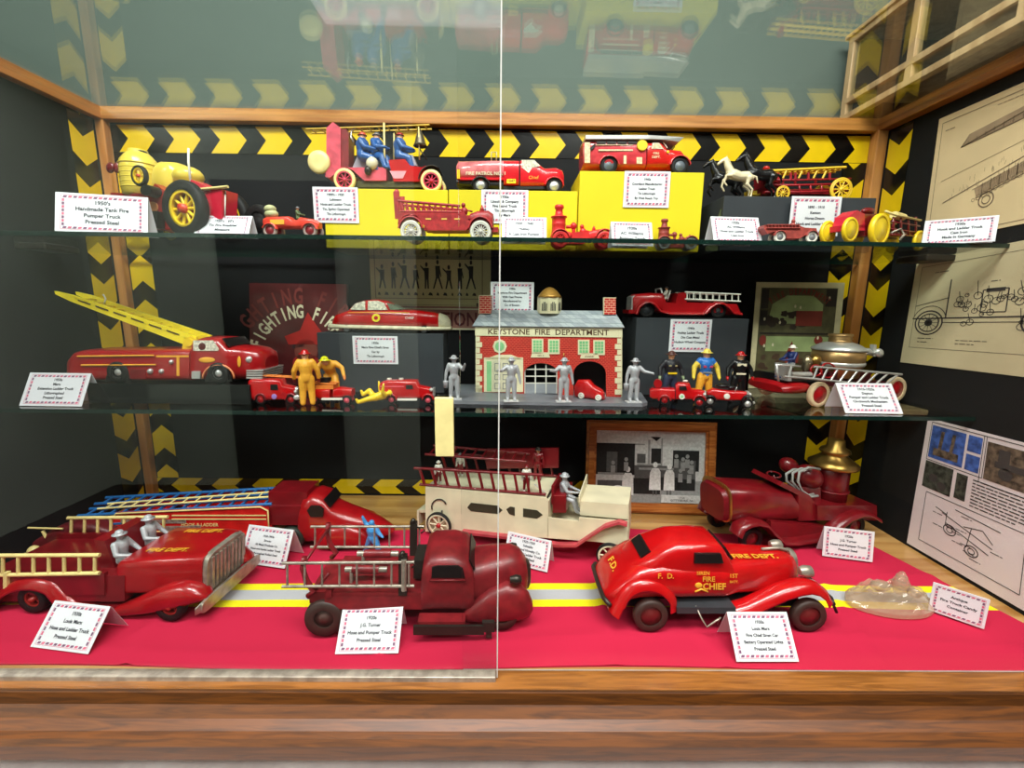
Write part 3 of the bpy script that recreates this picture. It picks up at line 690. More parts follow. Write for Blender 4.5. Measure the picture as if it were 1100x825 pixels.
INKL = M('light_hatching_ink', (168, 142, 112), .8)
XP = XR-.0015
def d1(k, mp):
    rectline(k, mp, .045, .03, 1.2, .95, .004)
    for (u0, v0, u1, v1) in ((.24, .70, 1.2, .90), (.24, .70, 1.2, .80), (.24, .70, .30, .76)): line(k, mp, u0, v0, u1, v1, .006)
    for i in range(14): u = .30+i*.066; line(k, mp, u, .705+(u-.24)*.105, u, .72+(u-.24)*.19, .005)
    line(k, mp, .10, .48, 1.1, .66, .003); line(k, mp, .14, .30, 1.2, .62, .006); line(k, mp, .42, .27, 1.2, .48, .006); line(k, mp, .38, .34, 1.2, .57, .004)
    for i in range(13): u = .46+i*.06; line(k, mp, u, .28+(u-.42)*.27, u, .35+(u-.38)*.29, .005)
    ring(k, mp, .50, .24, .055, .008); ring(k, mp, .50, .24, .03, .006)
    textlines(k, mp, .08, .86, .22, .90, 1, 3, .006); textlines(k, mp, .5, .9, .9, .93, 1, 4, .004); textlines(k, mp, .08, .04, .28, .14, 3, 5, .008)
def d1x(k, mp):
    rr = random.Random(12)
    for i in range(60): u = .27+i*.013; line(k, mp, u, .70+(u-.24)*.105, u+.004, .705+(u-.24)*.185+rr.random()*.01, .0025)
    for i in range(70): u = .44+i*.011; line(k, mp, u, .285+(u-.42)*.27, u+.006*(rr.random()-.5), .345+(u-.38)*.29, .0022)
    for i in range(40): u = .2+rr.random()*.6; v = .2+.5*u*.6+rr.random()*.12; line(k, mp, u, v, u+.02*(rr.random()-.5), v+.03, .0022)
    for i in range(9): ring(k, mp, .40+i*.04, .26+i*.012, .012+.01*rr.random(), .003, 1, 8)
def d1b(k, mp): poly(k, mp, [(.24, .70), (1.2, .80), (1.2, .90), (.30, .78)]); poly(k, mp, [(.42, .28), (1.2, .49), (1.2, .56), (.40, .34)])
wallposter('patent_drawing_print', 'cream patent drawing of two long fire ladders, highest print on the right side', 'print',
    [(1009, 128), (1160, 62), (1140, 232), (991, 262)], XP, PAPER, [('hatching', INKL, d1b), ('ink_drawing', INKB, d1), ('fine_lines', INKB, d1x)])
def d2(k, mp):
    rectline(k, mp, .06, .16, 1.1, .93, .003)
    for cu, r in ((.19, .11), (.93, .11)):
        ring(k, mp, cu, .40, r, .012, 1.0); ring(k, mp, cu, .40, r*.75, .01); disc(k, mp, cu, .40, r*.3, r*.3)
        for a in range(0, 360, 30): line(k, mp, cu, .40, cu+r*.75*math.cos(R(a)), .40+r*.75*math.sin(R(a)), .004)
    line(k, mp, .05, .44, 1.1, .44, .012); line(k, mp, .30, .40, .85, .40, .006); line(k, mp, .06, .56, .32, .62, .006); line(k, mp, .32, .44, .32, .78, .01)
    ring(k, mp, .19, .42, .135, .006, 1.0, 14, 20, 170)
    rectline(k, mp, .56, .48, .72, .66, .008); rect(k, mp, .58, .64, .70, .67)
    for i in range(26):
        rr = random.Random(i); u = .34+rr.random()*.5; v = .36+rr.random()*.28; ring(k, mp, u, v, .012+rr.random()*.02, .005, 1, 8); line(k, mp, u, v, u+.05*(rr.random()-.5), v+.14*(rr.random()), .005)
    textlines(k, mp, .12, .20, .26, .27, 2, 6, .006); textlines(k, mp, .42, .20, .64, .26, 2, 7, .005); textlines(k, mp, .6, .70, .7, .75, 1, 9, .006); textlines(k, mp, .18, .84, .36, .88, 1, 8, .006)
wallposter('patent_drawing_print', 'cream patent drawing of a motor fire engine, middle print on the right', 'print',
    [(985, 281), (1150, 248), (1125, 408), (967, 389)], XP, PAPERG, [('ink_drawing', INKD, d2)])
PHB = M('blue_photo_print', (64, 96, 170), .6, var=.5, scale=90); PHG = M('brown_photo_print', (104, 88, 72), .6, var=.7, scale=110); PHD = M('dark_green_photo_print', (62, 66, 56), .6, var=.8, scale=130)
def d3(k, mp):
    rectline(k, mp, .05, .70, .52, .98, .005); rectline(k, mp, .50, .67, 1.05, .98, .005); rectline(k, mp, .10, .08, .86, .46, .005)
    textlines(k, mp, .46, .48, 1.0, .68, 9, 11, .008)
    for cu, cv in ((.34, .26), (.52, .19)): ring(k, mp, cu, cv, .05, .008, .7); ring(k, mp, cu, cv, .025, .006, .7)
    for a in ((.26, .36, .66, .27), (.30, .30, .64, .22), (.36, .42, .70, .40), (.30, .38, .30, .28), (.44, .33, .58, .36), (.50, .34, .48, .20), (.58, .36, .66, .30), (.20, .38, .30, .36)): line(k, mp, *a, .006)
    for i in range(12): rr = random.Random(i+40); u = .16+rr.random()*.55; v = .12+rr.random()*.3; textlines(k, mp, u, v, u+.14, v+.02, 1, i, .005)
def d3b(k, mp): rect(k, mp, .06, .72, .36, .96)
def d3b2(k, mp): rect(k, mp, .38, .72, .49, .83)
def d3b3(k, mp): rect(k, mp, .38, .85, .49, .96)
def up_(mp, n=1): return lambda a, b_: mp(a, b_)+Vector((-.0003*n, 0, 0))
def d3c(k, mp): m_ = up_(mp); rect(k, m_, .10, .745, .32, .80); poly(k, m_, [(.14, .80), (.17, .80), (.18, .93), (.15, .93)]); poly(k, m_, [(.24, .80), (.27, .80), (.28, .93), (.25, .93)])
def d3e(k, mp): rect(k, mp, .53, .70, 1.04, .95)
def d3d(k, mp): rect(k, mp, .05, .49, .30, .69)
def d3f(k, mp): rect(k, mp, .33, .50, .42, .68)
def d3g(k, mp): m_ = up_(mp); rect(k, m_, .60, .80, .98, .84); rect(k, m_, .62, .84, .70, .92); disc(k, m_, .68, .77, .05, .04); disc(k, m_, .88, .77, .05, .04); disc(k, m_, .14, .58, .04, .03); disc(k, m_, .22, .54, .04, .03)
wallposter('information_poster', 'white information poster with colour photos and text, lowest on the right side', 'poster',
    [(997, 449), (1140, 486), (1120, 668), (974, 583)], XP, PAPERW, [('ink_print', INKD, d3), ('printed_photo', PHB, d3b), ('printed_photo', PHB, d3b2), ('printed_photo', PHB, d3b3), ('photo_detail', PHG, d3c), ('printed_photo', PHG, d3e), ('printed_photo', PHD, d3d), ('printed_photo', PHD, d3f), ('photo_detail', INKD, d3g)])

def flatposter(name, label, cat, a_px, b_px, top_px, Y, lean, z, mat, draw, th=.0012, yaw=0, pn='paper'):
    """poster/book standing on z, lower edge at depth Y between photo a,b"""
    a = aty(*a_px, Y); b = aty(*b_px, Y); W = (b.x-a.x); cen = Vector(((a.x+b.x)/2, Y, z))
    t = aty(*top_px, Y+lean*.06); h = (t.z-z)
    root = empty(name, cen, yaw, label, cat); up = Vector((0, math.sin(lean), math.cos(lean)))
    k = MB(mat); k.quadprism([Vector((-W/2, 0, 0)), Vector((W/2, 0, 0)), Vector((W/2, 0, 0))+up*h, Vector((-W/2, 0, 0))+up*h], (0, th, 0)); k.build(pn, root)
    def mp(u, v): return Vector((-W/2+W*u, -.0004, 0))+up*(h*v)
    for q_, mt, fn in draw:
        kk = MB(mt); fn(kk, mp) if fn.__code__.co_argcount == 2 else fn(kk, mp, W, h, up); kk.build(q_, root, solid=False)
    return root
# book
BKC = M('maroon_book_cover', (88, 26, 28), .35, coat=.3, var=.35, scale=14)
def arcw(words, cu, cv, r, a0, a1, size, k, mp, asp):
    n = len(words)
    for i, ch in enumerate(words):
        if ch == ' ': continue
        t = R(a0+(a1-a0)*i/(n-1)); o = mp(cu+r*math.cos(t), cv+r*asp*math.sin(t)); e = mp(cu+.001, cv)-mp(cu, cv); ux = e.normalized(); uy = (mp(cu, cv+.001)-mp(cu, cv)).normalized()
        tx = ux*math.sin(t)-uy*math.cos(t); ty = ux*math.cos(t)+uy*math.sin(t); k.text(ch, o+Vector((0, -.0003, 0)), tx*.8, ty*1.35, size, .03)
def bk1(k, mp, W, h, up): arcw('FIGHTING FIRE', .53, .27, .47, 163, 40, W*.14, k, mp, W/h)
def bk2(k, mp, W, h, up): arcw('  GHTING FIR ', .52, .22, .68, 163, 40, W*.17, k, mp, W/h)
def bk3(k, mp): poly(k, mp, [(.36, .48), (.52, .54), (.60, .72), (.70, .58), (.80, .46), (.78, .40), (.40, .40)]); disc(k, mp, .58, .22, .14, .09)
def bk4(k, mp): disc(k, mp, .58, .34, .12, .12)
def bk5(k, mp): poly(k, mp, [(.44, .40), (.56, .42), (.56, .38), (.44, .36)]); rect(k, mp, .46, .20, .60, .23)
flatposter('book', 'maroon book titled FIGHTING FIRE standing behind the red aerial ladder truck', 'book', (268, 405), (372, 405), (318, 303), .449, .14, Z2+.0005, BKC,
    [('title', CREAM, bk1), ('ghost_title', M('dim_red_print', (120, 48, 44), .5), bk2), ('helmet_print', M('red_print', (176, 34, 28), .5), bk3), ('face_print', M('brown_face_print', (128, 60, 48), .5), bk4), ('shadow_print', M('dark_print', (50, 24, 30), .5), bk5)], th=.012, pn='cover')
# silhouette poster on the back board
SPP = M('khaki_poster_paper', (214, 202, 154), .7, var=.06, scale=6, spec=.15)
def sp1(k, mp):
    rectline(k, mp, .04, .30, .93, 1.0, .006); line(k, mp, .04, .235, .9, .235, .004); rect(k, mp, .88, .205, .95, .26)
def man(k, mp, u, s, pose):
    hu, hv = .011, .03; v = .40
    disc(k, mp, u, v+.255*s, hu, hv*.8, 10); poly(k, mp, [(u-.02, v+.22*s), (u+.02, v+.22*s), (u+.016, v+.10*s), (u-.016, v+.10*s)])
    l = .012+.012*(pose % 3)
    poly(k, mp, [(u-.016, v+.11*s), (u, v+.11*s), (u-l+.006, v), (u-l-.006, v)]); poly(k, mp, [(u, v+.11*s), (u+.016, v+.11*s), (u+l+.006, v), (u+l-.006, v)])
    if pose % 2: poly(k, mp, [(u-.018, v+.21*s), (u-.05, v+.25*s), (u-.052, v+.235*s), (u-.018, v+.18*s)])
    else: poly(k, mp, [(u+.018, v+.21*s), (u+.03, v+.12*s), (u+.024, v+.11*s), (u+.012, v+.18*s)])
def sp2(k, mp):
    for i in range(9): man(k, mp, .10+i*.092, .95+.1*((i*7) % 3-1), i*5+1)
    for i in range(14):
        u = .07+i*.061; s = (.012, .018, .008, .02)[i % 4]; poly(k, mp, [(u-s, .335), (u+s, .33), (u+s*.7, .355), (u-s*.3, .365)])
    for i in range(9): man(k, mp, .10+i*.092, .95, i*3) if False else None
flatposter('silhouette_chart', 'khaki chart of nine small firefighter silhouettes hanging on the back board', 'poster', (400, 352), (527, 352), (460, 245), D-.004, 0, aty(460, 352, D-.004).z, SPP,
    [('ruled_border', INKB, sp1), ('silhouettes', M('dark_silhouette_ink', (52, 50, 42), .8), sp2)])
BNM = M('brown_red_banner', (156, 108, 96), .7, var=.1)
def bn1(k, mp, W, h, up): k.text('STATION', mp(.58, .42)+Vector((0, -.0003, 0)), (.8, 0, 0), up, h*.82, .02)
def bn2(k, mp): rect(k, mp, 0, .86, 1, .92); rect(k, mp, 0, -.0, 1, .07)
flatposter('banner', 'brown banner reading STATION hanging on the back board under the silhouette chart', 'banner', (418, 354), (524, 354), (470, 329), D-.006, 0, aty(470, 354, D-.006).z, BNM,
    [('lettering', M('maroon_print', (92, 26, 30), .7), bn1), ('pale_lines', CREAM, bn2)])
# vintage fire poster
VB = M('poster_cream_border', (208, 196, 156), .7, spec=.15)
def rp(mt, seed, n, box_, smin, smax):
    def f(k, mp):
        rr = random.Random(seed)
        for i in range(n):
            u = box_[0]+rr.random()*(box_[2]-box_[0]); v = box_[1]+rr.random()*(box_[3]-box_[1]); s = smin+rr.random()*(smax-smin)
            m_ = rr.randint(5, 8); pts = [(u+s*math.cos(2*math.pi*j/m_)*(.6+.5*rr.random()), v+s*.6*math.sin(2*math.pi*j/m_)*(.6+.5*rr.random())) for j in range(m_)]; poly(k, lambda a, b_: mp(a, b_)+Vector((0, -.00015-.00001*i, 0)), pts)
    return f
def vp1(k, mp): rect(k, mp, .06, .08, .93, .95)
def vp2(k, mp): z = lambda a, b_: mp(a, b_)+Vector((0, -.0001, 0)); poly(k, z, [(.16, .62), (.20, .80), (.36, .88), (.66, .88), (.78, .80), (.78, .62)]); rect(k, z, .16, .36, .88, .50)
def vp3(k, mp): z = lambda a, b_: mp(a, b_)+Vector((0, -.0008, 0)); rect(k, z, .07, .76, .15, .94); rect(k, z, .80, .78, .92, .94); rect(k, z, .07, .60, .15, .74); rect(k, z, .08, .52, .90, .535)
def vp4(k, mp, W, h, up):
    z = lambda a, b_: mp(a, b_)+Vector((0, -.0009, 0)); rect(k, z, .48, .60, .78, .74); rect(k, z, .40, .25, .55, .34); poly(k, z, [(.40, .34), (.46, .46), (.50, .34)]); disc(k, z, .76, .47, .05, .04); disc(k, z, .12, .46, .04, .05)
    arcw('FIRE DEPARTMENT', .5, .50, .52, 128, 52, W*.075, k, z, W/h*1.0)
def vp5(k, mp): z = lambda a, b_: mp(a, b_)+Vector((0, -.0012, 0)); [disc(k, z, u, v, .012, .016, 8) for u, v in ((.12, .66), (.14, .41), (.30, .63), (.84, .86), (.75, .49), (.52, .77), (.46, .78), (.24, .42))]
flatposter('vintage_fire_poster', 'vintage fire horse poster with cream border standing behind the gold steam pumper', 'poster', (804, 426), (893, 426), (860, 303), .455, .05, Z2+.0005, VB,
    [('picture_ground', M('olive_picture', (84, 78, 48), .6, var=.3, scale=60), vp1), ('pale_sky', M('pale_green_sky', (150, 164, 110), .6, var=.2, scale=30), vp2),
     ('dark_horses', M('dark_brown_print', (44, 30, 22), .6), rp(None, 3, 26, (.14, .58, .62, .72), .03, .06)), ('dark_ground', M('brown_print', (70, 48, 30), .6), rp(None, 5, 34, (.10, .12, .88, .32), .03, .07)),
     ('corner_panels', M('black_brown_print', (36, 26, 22), .6), vp3), ('red_print', M('engine_red_print', (128, 40, 28), .6), vp4), ('small_highlights', CREAM, vp5)], yaw=-.05)
# framed photograph
a = on(628, 560, 0); Yf = .425
pa = aty(628, 556, Yf); pb = aty(763, 556, Yf); W = pb.x-pa.x; tp = aty(695, 451, Yf+.02); hh = tp.z-.003; fl = .14
fr = empty('framed_photograph', ((pa.x+pb.x)/2, Yf, .001), R(-3), 'oak framed black and white photograph leaning against the back board', 'picture')
up = Vector((0, math.sin(fl), math.cos(fl))); nf = Vector((0, -math.cos(fl), math.sin(fl)))
fw = .021
for (x0, x1, v0, v1) in ((-W/2, W/2, 0, fw), (-W/2, W/2, hh-fw, hh), (-W/2, -W/2+fw, fw, hh-fw), (W/2-fw, W/2, fw, hh-fw)):
    b = MB(OAKF); hor = x1-x0 > v1-v0
    def L3(x, v, n): return Vector((x, 0, 0))+up*v+nf*n
    b.quadprism([L3(x0, v0, 0), L3(x1, v0, 0), L3(x1, v1, 0), L3(x0, v1, 0)], nf*.010)
    i = .006
    if hor: b.quadprism([L3(x0+i, v0+i*.8, .010), L3(x1-i, v0+i*.8, .010), L3(x1-i, v1-i*.8, .010), L3(x0+i, v1-i*.8, .010)], nf*.005)
    else: b.quadprism([L3(x0+i*.8, v0-i, .010), L3(x1-i*.8, v0-i, .010), L3(x1-i*.8, v1+i, .010), L3(x0+i*.8, v1+i, .010)], nf*.005)
    b.build('frame_rail', fr)
MB(GREY).quadprism([L3(-W/2+fw, fw, 0), L3(W/2-fw, fw, 0), L3(W/2-fw, hh-fw, 0), L3(-W/2+fw, hh-fw, 0)], nf*.004).build('backing', fr)
def g(v, n='photo_grey'): return M(n, (v, v, v), .5, var=.15, scale=200, spec=.2)
iw, ih = W-2*fw, hh-2*fw; LV = [0]
def mpf(u, v): return L3(-iw/2+iw*u, fw+ih*v, .0042+LV[0])
G1, G2, G3, G4, G5 = g(205), g(150), g(90), g(40), g(228)
ph = MB(G1); rect(ph, mpf, 0, 0, 1, 1)
def pl(mt, shapes):
    LV[0] += .00012; ph.mat(mt)
    for s_ in shapes:
        if len(s_) == 4 and not isinstance(s_[0], tuple): rect(ph, mpf, *s_)
        else: poly(ph, mpf, s_)
pl(G2, [(0, .0, 1, .22), ((0, .22), (0, .2), (1, .2), (1, .32)), (.48, .30, .50, .88), (.60, .30, .615, .9), (.0, .80, .45, .82)])
pl(G4, [(.0, .38, .36, .82), (.51, .55, .60, .76), (.71, .45, .95, .74), ((.50, .92), (.60, .92), (.555, .86))])
pl(G3, [(.10, .42, .2, .70), (.36, .34, .74, .52), (.02, .14, .36, .30), (.38, .55, .46, .68), (.74, .22, .92, .60)])
pl(G4, [(.30, .12, .60, .34), (.60, .18, .78, .36), (.76, .18, .92, .34)])
pl(G2, [(.40, .46, .72, .49), (.38, .52, .60, .54), (.02, .38, .26, .41)])
ph.mat(G5); LV[0] += .0002; ring(ph, mpf, .21, .16, .055, .018, 1.2)
LV[0] += .0001
for u, s in ((.30, 1.0), (.55, .98), (.68, .92)):
    v0 = .10 if u < .5 else .18
    pl(G5, [((u-.055*s, v0), (u+.055*s, v0), (u+.05*s, v0+.26*s), (u+.03*s, v0+.31*s), (u-.03*s, v0+.31*s), (u-.05*s, v0+.24*s))])
    disc(ph, mpf, u, v0+.36*s, .022, .04); pl(G3, [(u-.02, v0-.07, u-.008, v0), (u+.008, v0-.07, u+.02, v0)])
for u, v in ((.16, .55), (.28, .60), (.74, .66), (.80, .62), (.84, .66), (.88, .58), (.78, .46), (.86, .45)): pl(G2, [(u-.02, v-.16, u+.02, v-.04)]); disc(ph, mpf, u, v, .017, .028)
pl(G1, [(.61, .01, .98, .12)]); LV[0] += .0002
ph.mat(INK); ph.text('1926', mpf(.8, .085), (1, 0, 0), up, .006); ph.text('GETTYSBURG, PA.', mpf(.8, .045), (1, 0, 0), up, .006, .01)
po = ph.build('photograph', fr, solid=False)

# ================================================================== toys on the floor of the case
def rungs(b, x0, x1, yt0, yt1, yb0, yb1, d, n, r):
    b.ladder((x0, d, yt0), (x1, d, yt1), (x0, d, yb0), (x1, d, yb1), n, r)
# px-space helpers: radii given to tube/cyl in a Veh builder are px along near side
# --- fire chief car
v = Veh('chief_car', 'bright red chief coupe with gold lettering at the front right of the cloth', 'toy car', (700, 680), (871, 680), ZD)
W = 82
b = v.mb(REDB)   # lower body with hood and tail
b.body([(650, 24, W-24, 657, 651), (654, 12, W-12, 658, 644), (662, 6, W-6, 657, 636), (675, 4, W-4, 654, 626), (690, 4, W-4, 652, 616), (715, 3, W-3, 651, 609), (735, 3, W-3, 651, 612), (785, 5, W-5, 651, 614), (800, 12, W-12, 651, 614), (830, 17, W-17, 652, 614), (860, 22, W-22, 654, 614), (873, 26, W-26, 655, 616), (878, 32, W-32, 652, 622)], e=3.6)
b.build('body', v.root)
b = v.mb(REDB)   # cabin with roof and sloping tail
b.body([(676, 24, W-24, 640, 627), (690, 15, W-15, 640, 614), (706, 8, W-14, 640, 604), (720, 7, W-20, 640, 595.5), (732, 7, W-22, 640, 590.5), (760, 7, W-22, 640, 589), (778, 8, W-22, 640, 590.5), (786, 8, W-18, 640, 598), (794, 10, W-10, 640, 614)], e=4.5)
cabn = b.build('cabin', v.root)
b = v.mb(DKWIN); b.prism([(749, 598), (777, 598), (780, 608), (748, 608)], 4.6, 8)
b.prism([(749, 598), (777, 598), (780, 608), (748, 608)], W-27, W-21.2)
b.build('side_windows', cabn)
b = v.mb(DKWIN); b.quadprism([(785.8, 16, 598), (785.8, W-26, 598), (794, W-20, 611), (794, 16, 611)], (2, 0, -1)); b.build('windscreen', cabn)
b = v.mb(DKWIN); b.quadprism([(706, 20, 604), (706, W-26, 604), (696, W-26, 611), (696, 20, 611)], (-2.2, 0, -1)); b.build('rear_window', cabn)
for d0, d1, nm in ((-2, 22, 'n'), (W-22, W+2, 'f')):
    b = v.mb(REDB); p = [(655, 660), (660, 649)] + [(x, y) for x, y in arc(696, 655, 35, 165, 15, 12, 31)] + [(730, 658)]
    b.fender(p, d0, d1, 9, 1.6); b.build('rear_mudguard', v.root)
    b = v.mb(REDB); p = [(784, 657), (805, 652), (822, 644), (842, 635), (858, 630), (872, 628), (884, 631), (893, 638), (898, 648)]
    b.fender(p, d0, d1, 8, 1.6); b.build('front_mudguard', v.root)
    b = v.mb(DGREY); b.box(727, 790, d0+1, d1-6, 652, 658.5, .0) ; b.build('running_board', v.root)
b = v.mb(BLACKP); b.box(660, 870, 18, W-18, 655, 663); b.build('chassis', v.root)
v.wheels((700, 871), 18.5, W, 10, BRNRUB, M('dull_red_hub', (96, 24, 24), .4), tr=.38)
b = v.mb(GOLDP)
ux = (1, 0, 0)
def vtext(b, t, x, d, y, size, off=.0): # text on the near side, px units
    vs, fs = textgeo(t, off); b.add([(x+p.x*size, d, y-p.y*size) for p in vs], fs)
def vtextY(b, t, x, d, y, size, off=.0, sl=0): # text laid on a top surface facing up
    vs, fs = textgeo(t, off); b.add([(x+p.x*size, d+p.y*size, y+sl*p.y*size) for p in vs], fs)
vtext(b, 'F.  D.', 716, 1.6, 620, 8, .02); vtext(b, 'SIREN', 757, 3.4, 618, 5.5, .02); vtext(b, 'FIRE', 763, 3.4, 624.5, 7.5, .02); vtext(b, 'CHIEF', 769, 3.4, 632.5, 9.5, .03)
b.ell((752, 3.4, 631), (4, .6, 3)); b.tube([(748, 3.4, 638), (755, 3.4, 635), (762, 3.4, 638)], .9); vtext(b, '1ST', 790, 3.6, 621, 6, .02); vtext(b, 'BATT.', 791, 4.5, 628, 3.6, .01)
vtextY(b, 'FIRE DEPT.', 826, 27, 612.9, 11, .03)
b.build('gold_lettering', v.root, solid=False)
b = v.mb(GOLDP)
vs, fs = textgeo('F.D.', .03); b.add([(668+p.y*11*.78, W/2-p.x*15, 629.6-p.y*11*.62) for p in vs], fs); b.build('tail_lettering', v.root, solid=False)
b = v.mb(STEEL); b.body([(872, 33, W-33, 650, 612), (878, 31, W-31, 652, 613), (880, 34, W-34, 648, 616)], e=3); b.tube([(842, W/2, 612.5), (862, W/2, 611), (874, W/2, 614), (881, W/2, 622)], 1.6); b.build('grille', v.root)
for d in (14, W-14):
    b = v.mb(STEEL); b.body([(868, d-4, d+4, 626, 618), (874, d-6, d+6, 628, 616), (881, d-5.5, d+5.5, 627.5, 616.5), (883, d-2, d+2, 624, 620)], e=2); b.build('headlight', v.root)
b = v.mb(GUN); b.tube([(898, 4, 651), (903, 14, 652), (904, W/2, 652), (903, W-14, 652), (898, W-4, 651)], 2.4); b.tube([(893, 6, 644), (898, 4, 652), (901, 3, 660)], 1.6); b.build('front_bumper', v.root)
b = v.mb(GUN); b.tube([(656, 2, 652), (651, 12, 650), (650, W/2, 649), (651, W-12, 650), (656, W-2, 652)], 2.6); b.build('rear_bumper', v.root)
b = v.mb(STEEL); b.tube([(748, 2, 652), (752, -6, 662), (756, -8, 668), (764, -10, 660), (770, -8, 658), (768, -6, 666)], .9); b.build('winding_wire', v.root)

# --- pumper truck at the front
v = Veh('pumper_truck', 'dark red pumper truck with silver ladders at the front middle of the cloth', 'toy truck', (347, 685), (540, 678), ZD)
W = 74
b = v.mb(REDW); b.body([(452, 2, W-2, 662, 618, 6), (454, 0, W, 662, 606, 5), (462, 0, W, 662, 600.5, 4.5), (485, 0, W, 662, 599.5, 4.5), (500, 0, W, 662, 603, 4.5), (507, 1, W-1, 662, 614, 5), (509, 2, W-2, 662, 622, 6)]); cab = b.build('cab', v.root)
b = v.mb(DKWIN)
for d in (-.5, W-1.5): b.prism([(464, 609.5), (470, 608), (492, 608), (497, 611), (499.5, 620.5), (463.5, 620.5)], d, d+2)
b.build('side_windows', cab)
b = v.mb(DKWIN); b.quadprism([(503.5, 9, 607), (503.5, W-9, 607), (509, W-9, 618), (509, 9, 618)], (1.2, 0, -.6)); b.build('windscreen', cab)
b = v.mb(REDW); b.tube([(462, -.8, 623), (500, -.8, 623)], .8); b.build('door_ridge', cab)
b = v.mb(REDW); b.body([(506, 6, W-6, 660, 616, 3.4), (530, 9, W-9, 660, 611, 3), (550, 13, W-13, 660, 608, 2.8), (561, 17, W-17, 658, 611, 2.6), (568, 22, W-22, 654, 620, 2.4), (571, 28, W-28, 646, 630, 2.2)]); b.build('bonnet', v.root)
b = v.mb(GUN); b.body([(563, 24, W-24, 656, 618, 2.4), (571, 26, W-26, 653, 622, 2.2), (573.5, 30, W-30, 648, 627, 2)]); b.build('grille', v.root)
for d0, d1 in ((-2, 22), (W-22, W+2)):
    b = v.mb(REDW); b.body([(499, d0+4, d1-4, 670, 660, 2.6), (508, d0, d1, 671, 650, 2.6), (525, d0-1, d1+1, 672, 638, 2.5), (545, d0-1, d1+1, 672, 631, 2.4), (560, d0, d1, 671, 634, 2.3), (569, d0+3, d1-3, 668, 643, 2.2), (573, d0+8, d1-8, 662, 652, 2)]); b.build('front_mudguard', v.root)
    dd = d0+6 if d0 < 0 else d1-6
    b = v.mb(GUN); b.body([(548, dd-3, dd+3, 628, 622), (555, dd-5, dd+5, 630, 620), (560, dd-4, dd+4, 629, 621), (561, dd-1, dd+1, 626, 624)], e=2); b.build('headlight', v.root)
b = v.mb(REDW); b.box(348, 453, 2, W-2, 638, 642); b.box(348, 453, 2, 5, 641, 656); b.box(348, 453, W-5, W-2, 641, 656); b.box(330, 350, 6, W-6, 640, 652); b.box(350, 356, 0, 8, 634, 642); b.build('truck_bed', v.root)
b = v.mb(BLACKP); b.box(345, 560, 14, W-14, 654, 664); b.build('chassis', v.root)
b = v.mb(REDW); b.box(450, 500, -10, 4, 661, 668, 0); b.box(450, 500, W-4, W+6, 661, 668); b.build('running_board', v.root)
b = v.mb(GUN); b.box(446, 520, -14, -11, 663, 672); b.build('step_edge', v.root)
b = v.mb(GUN); b.box(518, 531, -13, -8, 660, 670); b.box(522, 528, -12, -9, 669, 677); b.build('bracket', v.root)
v.wheels((347,), 20.5, W+8, 14, BRNRUB, M('brown_hub', (72, 46, 40), .5), tr=.5)
v.wheels((540,), 17, W, 13, BRNRUB, M('brown_hub2', (72, 46, 40), .5), tr=.5)
for d in (0, W+2):
    b = v.mb(STEEL); rungs(b, 303, 445, 605, 604, 630, 629.5, d, 8, 1.6)
    b.cyl((434, d, 601), (434, d, 634), 3); b.build('ladder', v.root)
b = v.mb(REDW)
for d in (2, W): b.tube([(326, d, 600), (324, d+1, 612), (328, d+1, 626), (336, d, 636), (330, d, 642)], 3.2)
b.tube([(335, 10, 640), (350, 10, 622)], 1.8); b.tube([(326, 2, 606), (326, W, 606)], 1.6); b.build('rear_rack', v.root)
b = v.mb(GUN)
for d in (2, W): b.box(428, 437, d-2, d+3, 597, 640, 0); b.ell((432, d, 596), 3.2); b.tube([(437, d, 604), (444, d, 604), (446, d, 608), (442, d, 611)], 1)
b.box(441, 452, 20, W-20, 614, 634); b.build('front_rack', v.root)
b = v.mb(REDW)
for (xa, xb, d, y) in ((372, 402, 22, 625), (378, 410, 48, 622)): b.cyl((xa, d, y), (xb, d, y), 4.4, n=14); b.mat(STEEL); b.cyl((xa-8, d, y), (xa, d, y), 3.2); b.cyl((xb, d, y), (xb+9, d, y), 3.2); b.box(xa-2, xa+1, d-4, d+4, y, 640); b.mat(REDW)
b.build('water_tanks', v.root)

# --- open ladder car left
v = Veh('open_ladder_truck', 'red open fire truck with cream ladder and silver grille at the front left', 'toy truck', (32, 659), (180, 668), ZD)
W = 92
b = v.mb(REDD); b.box(-30, 128, 6, W-6, 622, 650); b.box(-30, 108, 4, 8, 618, 642); b.box(-30, 108, W-8, W-4, 616, 642); b.box(100, 122, 8, W-8, 636, 652); b.build('body', v.root)
b = v.mb(RED); b.body([(118, 8, W-8, 645, 609, 9), (122, 6, W-6, 645, 607, 9), (160, 9, W-9, 645, 606, 9), (195, 12, W-12, 646, 606, 8), (206, 14, W-14, 646, 607, 8)]); hood = b.build('bonnet', v.root)
b = v.mb(GOLDP); vtextY(b, 'FIRE DEPT.', 158, 26, 605.2, 10, .03); vtextY(b, 'FIRE DEPT.', 168, W-26, 604.4, 10, .03); b.build('gold_lettering', hood, solid=False)
b = v.mb(STEEL); b.body([(205, 15, W-15, 648, 606, 5), (211, 15, W-15, 650, 607, 5)]); 
for i in range(9): d = 22+i*(W-44)/8; b.box(211, 213, d-1.6, d+1.6, 611, 646)
b.build('grille', v.root)
